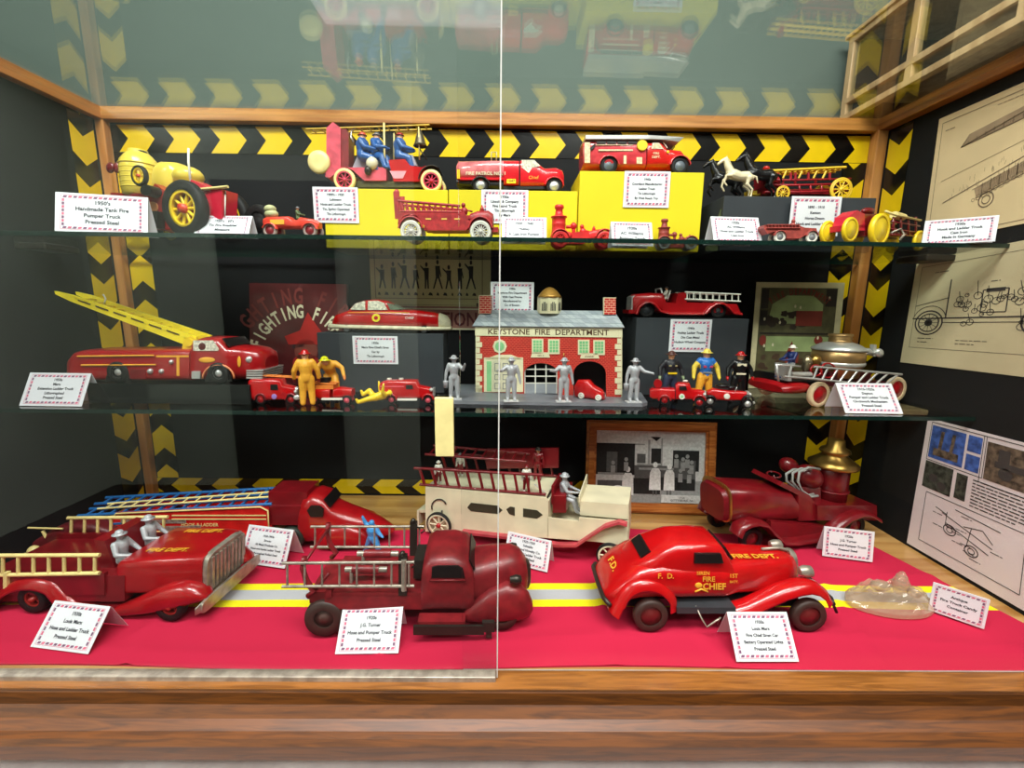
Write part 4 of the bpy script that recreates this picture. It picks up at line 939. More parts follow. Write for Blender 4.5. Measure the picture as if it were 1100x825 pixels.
for d0, d1 in ((-2, 24), (W-24, W+2)):
    b = v.mb(RED); b.body([(118, d0+2, d1-8, 664, 656, 3), (135, d0+1, d1-4, 664, 650, 2.8), (155, d0, d1, 663, 640, 2.5), (175, d0, d1, 660, 632, 2.4), (192, d0, d1, 656, 630, 2.3), (205, d0+1, d1-1, 652, 634, 2.2), (214, d0+4, d1-4, 650, 641, 2), (217, d0+8, d1-8, 648, 645, 2)]); b.build('front_mudguard', v.root)
    b = v.mb(RED); b.fender([(-16, 656)]+arc(30, 654, 44, 175, 60, 10, 32)+[(58, 630), (68, 642), (76, 650), (95, 656), (120, 660)], d0, d1, 9, 2); b.build('rear_mudguard', v.root)
    b = v.mb(REDD); b.box(60, 120, d0+2, d1-2, 655, 659); b.build('running_board', v.root)
b = v.mb(REDD); b.prism([(-10, 656), (0, 630), (30, 622), (58, 630), (68, 645), (110, 656)], 20, W-20); b.build('rear_body', v.root)
v.wheels((32, 180), 15.5, W, 11, BLACK, M('red_rim', (150, 36, 30), .4), style='spoke', spokes=6, tr=.42)
b = v.mb(STEEL); b.body([(214, -6, -4, 658, 650), (216, -2, W+2, 660, 646), (219, -2, W+2, 660, 646)], e=6); b.build('front_bumper', v.root)
for d in (3, W-3):
    b = v.mb(CREAMY); rungs(b, -22, 104, 598.5, 598, 620, 617.5, d, 8, 2.1); b.build('ladder', v.root)
b = v.mb(CREAMY); b.box(2, 6, 1, 5, 616, 634); b.build('ladder_post', v.root)
b = v.mb(REDD); b.prism([(88, 622), (80, 590), (92, 592), (104, 622)], 20, W-20); b.build('seat', v.root)
for k, (x, d) in enumerate(((112, 26), (112, 62))):
    q = v.P(x, d, 646)
    J = {'hiL': (-.05, -.02, .47), 'knL': (-.07, -.20, .47), 'anL': (-.07, -.26, .30), 'toL': (-.07, -.32, .27), 'hiR': (.05, -.02, .47), 'knR': (.07, -.20, .47), 'anR': (.07, -.26, .30), 'toR': (.07, -.32, .27),
         'elL': (-.17, -.08, .63), 'haL': (-.10, -.22, .60), 'elR': (.17, -.08, .63), 'haR': (.12, -.24, .58)}
    h = .082
    f = figure('person', None, v.root.matrix_basis @ Vector((q.x, q.y, .028-.47*h+.04)), h, v.root.rotation_euler.z+R(90), J, dict(coat=LEAD), 
        ('silver grey seated driver figure nearer the glass in the open ladder truck', 'silver grey seated rider figure behind the driver in the open ladder truck')[k], 'figure', 'silver riders of the open ladder truck', helmet=LEAD, bulk=1.1)

# --- cream ladder truck
v = Veh('cream_ladder_truck', 'cream pressed steel ladder truck with red ladders standing behind the front pumper', 'toy truck', (473, 575.5), (656, 609.5), ZD)
W = 58
b = v.mb(CREAM)
for d in (0, W-1.5): b.prism([(457, 523), (586, 534.5), (589, 537), (589, 578), (457, 571)], d, d+1.5)
b.box(457, 589, 1, W-1, 562, 566); b.quadprism([(457, 1.5, 523), (586, 1.5, 534.5), (586, W-1.5, 534.5), (457, W-1.5, 523)], (0, 0, 2)); b.box(586, 588.5, 1, W-1, 540, 576)
b.build('body', v.root)
b = v.mb(CREAM)
for d in (0, W-1.5): b.prism([(588, 556), (622, 560), (622, 556), (674, 560), (674, 586), (640, 582), (588, 578)], d, d+1.5)
b.prism([(588, 566), (674, 572), (674, 576), (588, 570)], 1, W-1)
b.build('front_body', v.root)
b = v.mb(CREAM); b.prism([(622, 541), (622, 556), (674, 561), (674, 545)], 6, W-6, 0); b.box(672, 675, 8, W-8, 545, 584); b.quadprism([(621, 3, 541), (621, W-3, 541), (621, W-3, 530), (621, 3, 534)], (1.5, 0, 0)); b.build('bonnet', v.root)
b = v.mb(CREAM); b.box(446, 458, 6, W-6, 550, 553); b.box(446, 448, 4, W-4, 550, 566); b.build('rear_step', v.root)
b = v.mb(M('dark_olive_opening', (54, 52, 36), .5))
for pts in ([(502, 545), (506, 540), (534, 543), (540, 548), (535, 552), (506, 549)], [(544, 547), (548, 544), (553, 545), (553, 554), (547, 552)], [(562, 546), (577, 548), (583, 553), (577, 557), (562, 555)]): b.prism(pts, -.4, .4)
b.build('side_openings', v.root)
RP = M('pink_red_running_board', (186, 66, 76), .4, var=.25)
for d in (-7, W):
    b = v.mb(RP); pth = [(498, 568), (560, 575), (600, 582), (620, 582), (635, 572), (650, 562), (665, 557.5), (674, 560)]
    b.loft([[(x, d, y), (x, d+7, y), (x, d+7, y+2.5), (x, d, y+2.5)] for x, y in pth], smooth=False); b.build('running_board', v.root)
for x, r in ((473, 15), (656, 14)):
    for d in (-6, W+1): v.wheel(x, r, d, 5, BLACK, CREAM, M('red_hub%d' % r, (176, 40, 40), .4), style='spoke', spokes=8, tr=.12)
    q = v.wheel_pos(x, r); MB(GUN).cyl((q[0], -4*v.S, q[1]), (q[0], (W+4)*v.S, q[1]), 1.2*v.S, n=8).build('axle', v.root)
b = v.mb(GUN); pp = arc(472, 544, 8, 20, 200, 8); b.tube([(x, -.8, y) for x, y in pp], .7); b.tube([(475, -.8, 548), (475, -1, 560)], .9); b.build('side_hook', v.root)
for d in (2, W-2):
    b = v.mb(REDD); b.ladder((444, d, 503.5), (583, d, 511), (450, d, 521), (586, d, 532), 11, 1.5, 1.5); b.build('ladder', v.root)
b = v.mb(REDD); b.ladder((450, 14, 492), (556, 30, 506), (450, 34, 488), (556, 46, 502), 10, 1.4); b.build('leaning_ladder', v.root)
b = v.mb(REDD); b.box(505, 589, W-9, W-6, 497, 520); b.build('back_panel', v.root)
b = v.mb(REDD); b.box(591, 606, 10, W-10, 536, 556, 1); b.box(590, 593, 10, W-10, 526, 546); b.build('seat', v.root)
b = v.mb(WHITE); b.tube([(572, 8, 523), (584, 8, 533)], .8); b.build('lever', v.root)
def tofig(v, name, x, d, yb, hpx, face, J, mats, label, group, helmet=None, **k):
    q = v.P(x, d, yb); return figure(name, None, v.root.matrix_basis @ q, hpx*v.S, face, J, mats, label, 'figure', group, helmet=helmet, **k)
WC = M('white_figure_paint', (214, 208, 196), .5)
GW = 'white coated crew of the cream ladder truck'
tofig(v, 'person', 466, 12, 523, 27, R(20), {}, dict(coat=WC, legs=REDD, skin=SKIN), 'white figure standing at the rear left of the cream ladder truck', GW, WC, bulk=1.1)
tofig(v, 'person', 480, 36, 523, 28, R(0), {}, dict(coat=WC, legs=REDD, skin=SKIN), 'white figure standing behind the first one at the rear of the cream truck', GW, GREY, bulk=1.1)
tofig(v, 'person', 563, 8, 531, 30, R(10), {}, dict(coat=WC, legs=REDD, skin=SKIN), 'white figure standing near the middle right of the cream ladder truck', GW, REDD, bulk=1.1)
tofig(v, 'person', 566, 44, 531, 38, R(-10), {}, dict(coat=REDD, legs=REDD, skin=SKIN), 'dark red figure with a dark hat behind the white one on the cream truck', None, GUN)
SIT = {'hiL': (-.05, -.02, .47), 'knL': (-.07, -.22, .42), 'anL': (-.07, -.30, .20), 'toL': (-.07, -.38, .17), 'hiR': (.05, -.02, .47), 'knR': (.07, -.22, .42), 'anR': (.07, -.30, .20), 'toR': (.07, -.38, .17), 'elL': (-.15, -.10, .64), 'haL': (-.08, -.28, .62), 'elR': (.15, -.10, .64), 'haR': (.08, -.28, .62)}
tofig(v, 'person', 600, 22, 565, 50, v.root.rotation_euler.z+R(90), SIT, dict(coat=LEAD), 'silver grey driver figure sitting on the red seat of the cream truck', None, LEAD)

# --- back right pumper with brass boiler
v = Veh('boiler_pumper_truck', 'dark red pumper truck with brass topped boiler at the back right', 'toy truck', (809, 592), (922, 577), ZD)
W = 50
b = v.mb(REDD); b.body([(786, 5, W-5, 566, 530, 4), (789, 3, W-3, 566, 527, 4), (830, 3, W-3, 566, 528, 3.6), (856, 3, W-3, 564, 530, 3.6), (862, 4, W-4, 562, 540, 4)]); b.build('bonnet', v.root)
b = v.mb(M('dark_red_radiator', (112, 14, 24), .4)); b.body([(782, 6, W-6, 566, 532, 4), (787, 4, W-4, 566, 530, 4)]); b.build('radiator', v.root)
b = v.mb(GOLD); b.body([(786.5, 2.4, W-2.4, 567, 525.5, 4), (788.5, 2.4, W-2.4, 567, 525.5, 4)]); b.build('radiator_band', v.root)
b = v.mb(REDD); b.prism([(862, 562), (862, 534), (842, 524), (845, 520), (874, 534), (882, 546), (942, 548), (942, 560)], 5, W-5); b.box(880, 944, 2, W-2, 544, 560); b.build('body', v.root)
for d0, d1 in ((-10, 8), (W-8, W+10)):
    b = v.mb(REDD); b.fender([(786, 572), (790, 563), (798, 558), (808, 556), (820, 559), (828, 568), (838, 577), (850, 577), (888, 571)], d0, d1, 3, 1.4); b.build('front_mudguard', v.root)
    b = v.mb(REDD); b.fender([(886, 570), (894, 560), (905, 552), (918, 547), (930, 548), (940, 554)], d0, d1, 3, 1.4); b.build('rear_mudguard', v.root)
b = v.mb(REDD); b.prism([(828, 570), (838, 580), (850, 579), (888, 573), (888, 566), (828, 560)], 0, W); b.build('running_board', v.root)
v.wheels((809, 920), 12.5, W+8, 8, BLACK, REDD, tr=.4)
BC = v.P(912, 25, 548); S_ = v.S
b = MB(REDD); b.lathe([(17*S_, 0), (17*S_, 40*S_), (15*S_, 43*S_)], BC, 'Z', 24); b.lathe([(18*S_, 14*S_), (18.6*S_, 15*S_), (18*S_, 16*S_)], BC, 'Z', 24); bo = b.build('boiler', v.root)
b = MB(GOLD); b.lathe([(24*S_, 42*S_), (24.5*S_, 45*S_), (19*S_, 49*S_), (13*S_, 54*S_), (12*S_, 57*S_), (15*S_, 58*S_), (14*S_, 61*S_), (9*S_, 64*S_), (8*S_, 72*S_)], BC, 'Z', 24); b.build('brass_lid', bo)
b = MB(OAKZ); b.lathe([(5*S_, 66*S_), (5*S_, 74*S_)], BC, 'Z', 12); 
b = v.mb(REDD); b.ell((888, 22, 520), (13, 13, 13)); b.ell((876, 34, 512), (9, 9, 9)); b.box(876, 896, 16, 36, 530, 548); b.build('pump_drum', v.root)
b = v.mb(M('grey_hose', (150, 150, 146), .5)); 
for k in range(3): b.tube([(x, 8+k*5, y) for x, y in ((888-k*5, 507+k*2), (876-k*4, 505+k*3), (866-k*3, 510+k*3), (864-k*2, 520+k*2), (868, 530), (878, 537+k), (886, 536))], 1.3)
b.build('hose', v.root)
b = v.mb(REDD); b.tube([(858, 24, 538), (851, 24, 520)], .8); pr_ = [(851+1.5*math.sin(t)*3, 24+8*math.cos(t), 519-2*math.sin(t)) for t in [i*math.pi/6 for i in range(13)]]; b.tube(pr_, .9); b.build('steering_wheel', v.root)

# --- trailer ladder truck back left
v = Veh('aerial_trailer_truck', 'red trailer ladder truck with blue ladders at the back left of the cloth', 'toy truck', (160, 592), (362, 592), ZD)
W = 48
LITH = M('red_litho_tin', (196, 30, 26), .25, coat=.5, var=.2, scale=40)
b = v.mb(LITH); b.prism([(121, 575), (121, 556), (124, 551), (280, 544), (288, 548), (290, 575)], 0, 2); b.prism([(121, 575), (121, 556), (124, 551), (280, 544), (288, 548), (290, 575)], W-2, W); b.box(121, 290, 2, W-2, 566, 570); b.box(121, 123, 1, W-1, 554, 575); tr_ = b.build('trailer_body', v.root)
b = v.mb(CREAMY); b.tube([(121, -.6, 574), (121, -.6, 556), (125, -.6, 551.4), (280, -.6, 544.4), (288, -.6, 548.4), (289.5, -.6, 573)], .8)
b.box(185, 286, -.8, -.2, 553, 554); b.box(185, 286, -.8, -.2, 557, 558); vtext(b, 'HOOK & LADDER', 215, -.8, 563.5, 5, .01); b.build('yellow_print', tr_, solid=False)
b = v.mb(M('grey_litho_print', (140, 120, 110), .3, var=.5, scale=200)); b.box(130, 200, -.6, -.1, 558, 562); b.box(176, 215, -.6, -.1, 565, 571); b.box(204, 216, -.8, -.1, 564, 574); b.build('grey_print', tr_)
b = v.mb(LITH); b.prism([(172, 583), (184, 574), (292, 571), (292, 581)], -6, 2); b.prism([(172, 583), (184, 574), (292, 571), (292, 581)], W-2, W+6); b.build('side_skirt', v.root)
for d0, d1 in ((-6, 6), (W-6, W+6)):
    b = v.mb(LITH); b.fender(arc(160, 577, 19, 180, 0, 12, 18), d0, d1, 2, 1.4); b.build('rear_mudguard', v.root)
v.wheels((160,), 14.5, W, 9, BLACK, DGREY, tr=.3)
for x in (312, 360): 
    for d in (0, W-8): v.wheel(x, 13, d, 8, M('dark_green_tyre', (28, 36, 26), .6) if x == 312 else BLACK, RED, tr=.35)
b = v.mb(BLACKP); b.box(300, 372, 10, W-10, 572, 580); b.build('chassis', v.root)
b = v.mb(REDD); b.box(287, 330, 4, W-4, 546, 566, 0); b.box(284, 326, 8, W-8, 532, 548); b.cyl((292, 12, 556), (292, W-12, 556), 5); b.build('coupling_box', v.root)
b = v.mb(RED); b.body([(318, 4, W-4, 586, 548, 4), (322, 2, W-2, 588, 538, 4), (332, 2, W-2, 588, 535, 3.8), (343, 3, W-3, 588, 538, 3.6), (352, 4, W-4, 588, 550, 3.4), (368, 5, W-5, 588, 556, 2.8), (384, 7, W-7, 588, 561, 2.6), (400, 10, W-10, 587, 568, 2.4), (412, 14, W-14, 585, 575, 2.2), (418, 19, W-19, 583, 579, 2)]); cb2 = b.build('cab', v.root)
b = v.mb(DKWIN); b.prism([(329, 549), (333, 544), (342, 544), (347, 548), (346, 556), (333, 556)], 1.2, 3); b.prism([(329, 549), (333, 544), (342, 544), (347, 548), (346, 556), (333, 556)], W-3, W-1.2); b.quadprism([(344, 8, 540), (344, W-8, 540), (351, W-8, 549), (351, 8, 549)], (1.4, 0, -1)); b.build('cab_windows', cb2)
for d0, d1 in ((-4, 12), (W-12, W+4)):
    b = v.mb(RED); b.body([(338, d0+5, d1-5, 586, 580), (344, d0+1, d1-1, 588, 572), (356, d0, d1, 589, 566), (372, d0, d1, 590, 565), (388, d0+1, d1-1, 590, 570), (398, d0+4, d1-4, 588, 578)], e=2.3); b.build('front_mudguard', v.root)
for k, (d, y0, y1) in enumerate(((8, 553, 543), (28, 549, 540))):
    b = v.mb(BLUEP); b.ladder((76, d, y0+5), (288, d, y1+2), (76, d+14, y0+4), (288, d+14, y1+1), 16, 1.8); b.build('blue_ladder', v.root)
b = v.mb(BLUEP); b.tube([(76, 2, 566), (135, 2, 562)], 2.4); b.tube([(76, W-2, 562), (135, W-2, 558)], 2); b.build('ladder_support', v.root)
b = v.mb(CREAMY); b.ladder((92, 14, 553), (292, 14, 539), (96, 22, 551), (292, 22, 537), 14, 1.1); b.build('yellow_ladder', v.root)
# blue toy clinging to the bonnet
BT = {'elL': (-.20, -.02, .86), 'haL': (-.24, -.05, 1.0), 'elR': (.22, 0, .66), 'haR': (.32, -.02, .62), 'knL': (-.16, 0, .28), 'anL': (-.24, 0, .08), 'toL': (-.30, -.03, .04), 'knR': (.15, 0, .28), 'anR': (.2, 0, .07), 'toR': (.26, -.04, .02)}
q = on(402, 596, .002)
f = figure('person', None, q+Vector((0, -.004, 0.002)), .066, R(-25), BT, dict(coat=BLUEL), 'light blue plastic figure leaning on the red trailer truck bonnet', 'figure', helmet=None, bulk=1.5)

# --- old dark truck far left back
v = Veh('wrecked_toy_truck', 'dark red old truck in the far back left corner of the cloth', 'toy truck', (52, 604), (112, 602), ZD)
b = v.mb(M('old_maroon_paint', (96, 20, 26), .45, var=.3)); b.body([(30, 4, 28, 600, 584, 4), (50, 4, 28, 602, 572, 4), (70, 4, 28, 602, 566, 4), (92, 4, 28, 602, 567, 4), (112, 6, 26, 602, 574, 4), (124, 8, 24, 600, 582, 3)]); b.build('body', v.root)
b = v.mb(REDW); b.cyl((78, -8, 592), (90, 2, 586), 6.5); b.cyl((90, 2, 586), (104, 6, 582), 3.4); b.tube([(82, -4, 584), (90, 0, 578), (98, 2, 588)], 2); b.build('gear_cylinder', v.root)
b = v.mb(CREAMY); b.cyl((26, 4, 569), (64, 4, 570), .9); b.cyl((40, 6, 573), (48, 6, 588), 1.6); b.build('cream_bar', v.root)
b = v.mb(CREAMY); b.ell((42, -6, 588), (6, 5, 5)); b.cyl((34, -8, 592), (52, -8, 592), 2.4); b.build('cream_seat', v.root)
v.wheels((52, 112), 9, 30, 6, BLACK, REDD)

# --- clear glass fire engine ornament
ob = MB(glass('clear_ornament_glass', (.93, .85, .76), 1.6, .08, .22)); rr = random.Random(4)
q = on(955, 648, ZD)
root = empty('glass_ornament', q, 0, 'clear textured glass fire helmet ornament lying on the stripe at the right', 'ornament')
vs = []; fs = []; n1, n2 = 30, 12
for j in range(n2+1):
    for i in range(n1):
        t = 2*math.pi*i/n1; r_ = 1-j/n2; px = .062*r_*math.cos(t); py = .034*r_*math.sin(t)
        z = .006+.022*(1-r_**2)+.013*noise.noise(Vector((px*110, py*110, 1)))*(1 if 0 < j else 0)
        vs.append((px*(1+.1*noise.noise(Vector((t, 3, 0)))), py, max(0.002, z)))
base = len(vs); vs += [(p[0], p[1], 0) for p in vs[:n1]]
for j in range(n2):
    for i in range(n1): fs.append([j*n1+i, j*n1+(i+1) % n1, (j+1)*n1+(i+1) % n1, (j+1)*n1+i])
for i in range(n1): fs.append([i, base+i, base+(i+1) % n1, (i+1) % n1])
fs.append([base+i for i in range(n1)][::-1])
MBo = MB(ob.mats[0]); MBo.add(vs, fs, False); MBo.build('base', root)
b = MB(ob.mats[0]); b.ell((.012, 0, .030), (.012, .010, .016), 8, 5); b.ell((-.014, .004, .026), (.014, .010, .008), 8, 5); b.ell((.034, -.002, .020), (.012, .009, .008), 8, 5); b.lathe([(.006, 0), (.007, .008), (.003, .014)], (.012, 0, .036), 'Z', 8); b.build('crest', root)

# ================================================================== toys on the lower shelf
ZS = Z2+.0002
# --- aerial ladder truck
zr, _, _ = dbox('display_riser', 'low glossy black riser under the red aerial ladder truck on the lower shelf', (92, 268, 412.5), .262, Z2+.0004, M('glossy_black_acrylic', (14, 14, 15), .08, spec=.6), .11)
v = Veh('aerial_ladder_truck', 'red tin fire truck with long raised yellow ladder, lower shelf left', 'toy truck', (127, 412.5), (235, 413), zr, YA=.268, YB=.268)
W = 50
b = v.mb(RED); b.body([(66.5, 6, W-6, 411, 392, 4), (69, 3, W-3, 411, 386, 5), (76, 1, W-1, 411, 379.5, 6), (86, 0, W, 411, 377.5, 7), (203, 0, W, 411, 376.5, 7)]); bd = b.build('body', v.root)
b = v.mb(RED); b.body([(203, 2, W-2, 411, 378, 6), (205, 1, W-1, 411, 366, 5), (212, 1, W-1, 411, 364, 4.5), (232, 1, W-1, 411, 364.5, 4.5), (240, 1, W-1, 411, 374, 4), (258, 2, W-2, 411, 374.5, 3.6), (270, 4, W-4, 411, 376.5, 3.2), (277, 7, W-7, 408, 380, 2.8), (279, 11, W-11, 404, 386, 2.6)]); cb3 = b.build('cab', v.root)
b = v.mb(WINW); b.prism([(207.5, 378), (207.5, 367), (228, 367), (234.5, 376), (234, 378)], .2, 1.4); b.mat(M('dark_red_print', (90, 24, 24), .4)); b.ell((217, .2, 373.5), (4, .5, 4)); b.mat(DKWIN); b.quadprism([(235.5, 5, 366), (235.5, W-5, 366), (243, W-5, 374.5), (243, 5, 374.5)], (.5, 0, -1)); b.build('cab_windows', cb3)
b = v.mb(GOLDP); b.cyl((84, -.6, 384), (166, -.6, 383), .9); b.cyl((88, -.6, 393.5), (168, -.6, 393), .9); b.box(168, 203, -.4, .2, 383, 385); b.box(190, 193, -.4, .2, 385, 405); b.ell((222, .6, 388), (9, .5, 3)); b.ell((256, 1.6, 390), (2, .5, 6)); b.build('gold_print', bd)
b = v.mb(SILVER); b.ell((184.5, -.3, 390), 2.4); b.ell((162, -.5, 400), 3); b.ell((174, -.5, 400), 2.6); b.box(206, 215, -.2, 1.4, 400, 408); b.build('pump_gauges', bd)
b = v.mb(REDD); b.box(140, 157, -.5, .3, 398, 408); b.build('side_panel', bd)
b = v.mb(SILVER); b.ell((265, 5, 388), (4, 3.4, 4)); b.ell((272, W-6, 386), (3, 3, 4)); b.build('headlights', cb3)
b = v.mb(SILVER); 
for k in range(4): b.box(263, 281-k*.3, 3, W-3, 399+k*2.6, 400.6+k*2.6)
b.build('grille', cb3)
for x, r in ((127, 14), (235, 15)):
    b = v.mb(DKWIN); b.prism([(x-r, 411.2)]+arc(x, 409, r-1, 170, 10, 12, 13)+[(x+r, 411.2)], -.25, .6); b.build('wheel_arch', v.root)
b = v.mb(M('pale_orange_line', (230, 140, 90), .4)); b.tube([(x, -.4, y) for x, y in arc(235, 408, 17, 180, 0, 12, 15)], 1); b.build('arch_line', v.root)
for x in (127, 235):
    for d in (-1.5, W-4.5): v.wheel(x, 11.5, d, 6, BLACK, SILVER, tr=.45)
b = v.mb(YEL); b.prism([(188, 378), (190, 366), (198, 363), (204, 367), (204, 378)], 10, W-10, 0); b.cyl((197, 8, 370), (197, W-8, 370), 4); b.build('ladder_turntable', v.root)
b = v.mb(YELB)
for d in (12, W-15):
    b.quadprism([(203, d, 364), (196, d, 375), (64, d, 325), (47, d, 317), (46, d, 313.5), (64, d, 317.5)], (0, 3, 0))
for i in range(12): t = i/11; b.cyl((70+120*t, 12, 322+43*t), (70+120*t, W-12, 322+43*t), 1.1, n=6)
la = b.build('extension_ladder', v.root)
b = v.mb(WHITE); b.tube([(97, 16, 328), (99, 16, 322), (96, 16, 317)], .8); b.build('ladder_hook', la)
b = v.mb(M('dark_slot', (90, 70, 20), .5))
for i in range(6): t = .05+i*.155; b.quadprism([(x, 11.7, y) for x, y in ((66+126*t, 320.5+43*t), (80+126*t, 325.3+43*t), (80+126*t, 327+43*t), (66+126*t, 322.2+43*t))], (0, -.15, 0))
b.build('ladder_slots', la)

def minitruck(name, label, ax, bx, ay, by, body, extra=None, r=5, W=16, mat=REDB, rim=RED, tire=BLACK, group=None, tr=.35, z=ZS, **k):
    v = Veh(name, label, 'toy car', (ax, ay), (bx, by), z, group=group, **k); v.W = W
    body(v, W, mat); v.wheels((ax, bx), r, W, W*.22, tire, rim, tr=tr)
    if extra: extra(v, W)
    return v
def bm1(v, W, m):
    b = v.mb(m); b.body([(266, 1, W-1, 430, 409, 6), (268, 0, W, 430, 407.5, 6), (300, 0, W, 430, 408, 6), (302, 0, W, 430, 414, 5), (312, 2, W-2, 429, 416, 4), (316, 4, W-4, 428, 418, 3)]); b.build('body', v.root)
    b = v.mb(DKWIN); b.prism([(290.5, 413), (298, 413), (299, 419), (290.5, 419)], -.3, .2); b.build('window', v.root)
    b = v.mb(SILVER); b.body([(315, 4, W-4, 428, 417, 4), (318, 4, W-4, 427, 418, 4)]); b.ell((317, 2, 421), 2.2); b.ell((319, 0, 427), (4, 2, 3)); b.build('chrome_front', v.root)
    b = v.mb(M('mauve_badge', (150, 120, 190), .5)); b.ell((294.5, -.2, 426), (3, .4, 3)); b.build('badge', v.root)
    for x in (279.5, 312): b = v.mb(REDD); b.fender(arc(x, 430, 7, 175, 5, 8, 8), -1, 4, 1, .8); b.build('mudguard', v.root)
    b = v.mb(RED); b.cyl((305, -1.2, 425), (305, .2, 425), 3.6); b.build('spare_wheel', v.root)
minitruck('toy_van', 'small red delivery van with dark window at the left of the lower shelf front', 279.5, 312, 434.5, 434.5, bm1, r=5.2, group='miniature fire vehicles')
ld = empty('wooden_ladder', on(300, 434, ZS)+Vector((0, .008, .0285*1)), R(2), 'small orange wooden ladder lying on the roof of the little red van', 'ladder')
zt = .0; MB(ORNG).ladder((-.036, 0, .012), (.034, -.002, .0085), (-.036, .011, .012), (.034, .010, .0085), 7, .0012).build('ladder', ld)
ld.location.z = ZS+.0345
def bm2(v, W, m):
    b = v.mb(m); b.body([(333, 1, W-1, 428, 419, 5), (336, 0, W, 429, 418, 5), (354, 0, W, 429, 418, 5)]); b.body([(357, 1, W-1, 428, 418, 4), (362, 1, W-1, 428, 416.5, 4), (376, 3, W-3, 427, 418.5, 3)]); b.build('body', v.root)
    b = v.mb(WHITE); b.box(346, 368, -1.6, 1, 427.5, 429.5); b.build('running_board', v.root)
    b = v.mb(ORNG); b.box(338, 357, 2, W-2, 414, 418.5); b.ladder((334, 3, 412), (360, 3, 413), (334, 10, 411.5), (360, 10, 412.5), 6, .8); b.build('wooden_ladders', v.root)
    b = v.mb(BLACKP); b.box(341, 350, 4, W-4, 407, 412.5, 0); b.build('dark_load', v.root)
minitruck('toy_ladder_truck', 'small red open truck with orange ladders below the yellow figures on the lower shelf', 337, 372, 434, 435, bm2, rim=PINK, group='miniature fire vehicles')
def bm3(v, W, m):
    b = v.mb(m); b.body([(407, 1, W-1, 427, 413, 5), (409, 0, W, 428, 410.5, 5), (414, 0, W, 428.5, 409, 5), (446, 0, W, 428.5, 409, 5), (449, 1, W-1, 428.5, 415, 4), (460, 2, W-2, 428, 417, 3.6), (464, 4, W-4, 427, 419, 3)]); b.build('body', v.root)
    b = v.mb(DKWIN); b.prism([(436, 413.5), (443, 413.5), (444, 418), (436, 418)], -.3, .2); b.build('window', v.root)
    b = v.mb(PINK); b.box(408, 434, -.3, .1, 414.5, 415.8); b.build('side_stripe', v.root)
    b = v.mb(WHITE); b.box(427, 448, -1.6, .5, 428, 430); b.cyl((416, 8, 407.5), (416, 8, 409), 2.4); b.cyl((429, 8, 407.5), (429, 8, 409), 2.4); b.build('white_trim', v.root)
    b = v.mb(SILVER); b.ell((463, 2, 419), 2.2); b.box(463.5, 465.5, 4, W-4, 418, 427); b.build('chrome_front', v.root)
    for x in (420, 459.5): b = v.mb(RED); b.fender(arc(x, 429.5, 7, 175, 5, 8, 7), -1, 4, 1, .8); b.build('mudguard', v.root)
minitruck('toy_van', 'small red van with white running board right of the fallen yellow figure', 420, 459.5, 434, 434.5, bm3, r=4.6, rim=PINK, group='miniature fire vehicles')
def bm4(v, W, m):
    b = v.mb(m); b.body([(698, 1, W-1, 427, 419, 5), (701, 0, W, 429, 417.5, 6), (725, 0, W, 430, 418, 6)]); b.body([(726, 1, W-1, 430, 414, 4), (729, 1, W-1, 430, 411.5, 4), (741, 1, W-1, 430, 412, 4), (743, 1, W-1, 430, 418, 4), (752, 2, W-2, 430, 419.5, 3.6), (758, 4, W-4, 430, 421, 3)]); b.build('body', v.root)
    b = v.mb(DKWIN); b.prism([(730, 415), (737, 415), (738, 419), (730, 419)], 0, .8); b.build('window', v.root)
    b = v.mb(RED); b.cyl((707, 5, 413), (707, 11, 413), 4.6, n=18); b.build('hose_reel', v.root)
    b = v.mb(WHITE); b.cyl((732.5, -.5, 426), (732.5, .6, 426), 3, n=14); b.ell((737, 8, 410.5), (3, 2, 1.2)); b.mat(GREEN); b.cyl((732.5, -.7, 426), (732.5, .6, 426), 1.6, n=12); b.build('badge', v.root)
    b = v.mb(SILVER); b.ell((757, 1, 424), 2); b.box(757.5, 759, 4, W-4, 421, 429); b.build('chrome_front', v.root)
    for x in (714, 751.5): b = v.mb(RED); b.fender(arc(x, 430.5, 7.5, 175, 5, 8, 7), -1.5, 4, 1, .8); b.build('mudguard', v.root)
minitruck('toy_hose_truck', 'small red pickup with a hose reel right of the toy fire station', 714, 751.5, 435, 437.5, bm4, rim=RED, group='miniature fire vehicles')
def bm5(v, W, m):
    b = v.mb(m); b.body([(760, 3, W-3, 426, 421, 3), (766, 1, W-1, 430, 418, 4), (782, 1, W-1, 431, 420, 4), (800, 3, W-3, 431, 421.5, 4), (804, 4, W-4, 430, 422, 4)]); b.build('body', v.root)
    b = v.mb(BLACKP); b.ell((777, 8, 415.5), (8, 6, 2.6)); b.ell((786, 8, 417), (5, 5, 2)); b.build('black_seat', v.root)
    b = v.mb(WHITE); b.ell((781, .9, 426), (3.4, .5, 3)); b.build('badge', v.root)
    b = v.mb(SILVER); b.box(803, 806, 3, W-3, 422, 430); b.ell((810, 2, 433), 1.6); b.ell((806, 1, 424), 1.8); b.tube([(790, 2, 421), (792, 2, 416)], .5); b.build('chrome_front', v.root)
    for x in (763, 803.5): b = v.mb(BLACKP); b.fender(arc(x, 431, 7, 175, 5, 8, 7), -2, 3, 1, .8); b.build('mudguard', v.root)
minitruck('toy_roadster', 'small red open roadster with black mudguards right of the hose reel pickup', 763, 803.5, 436, 439, bm5, rim=SILVER, group='miniature fire vehicles')

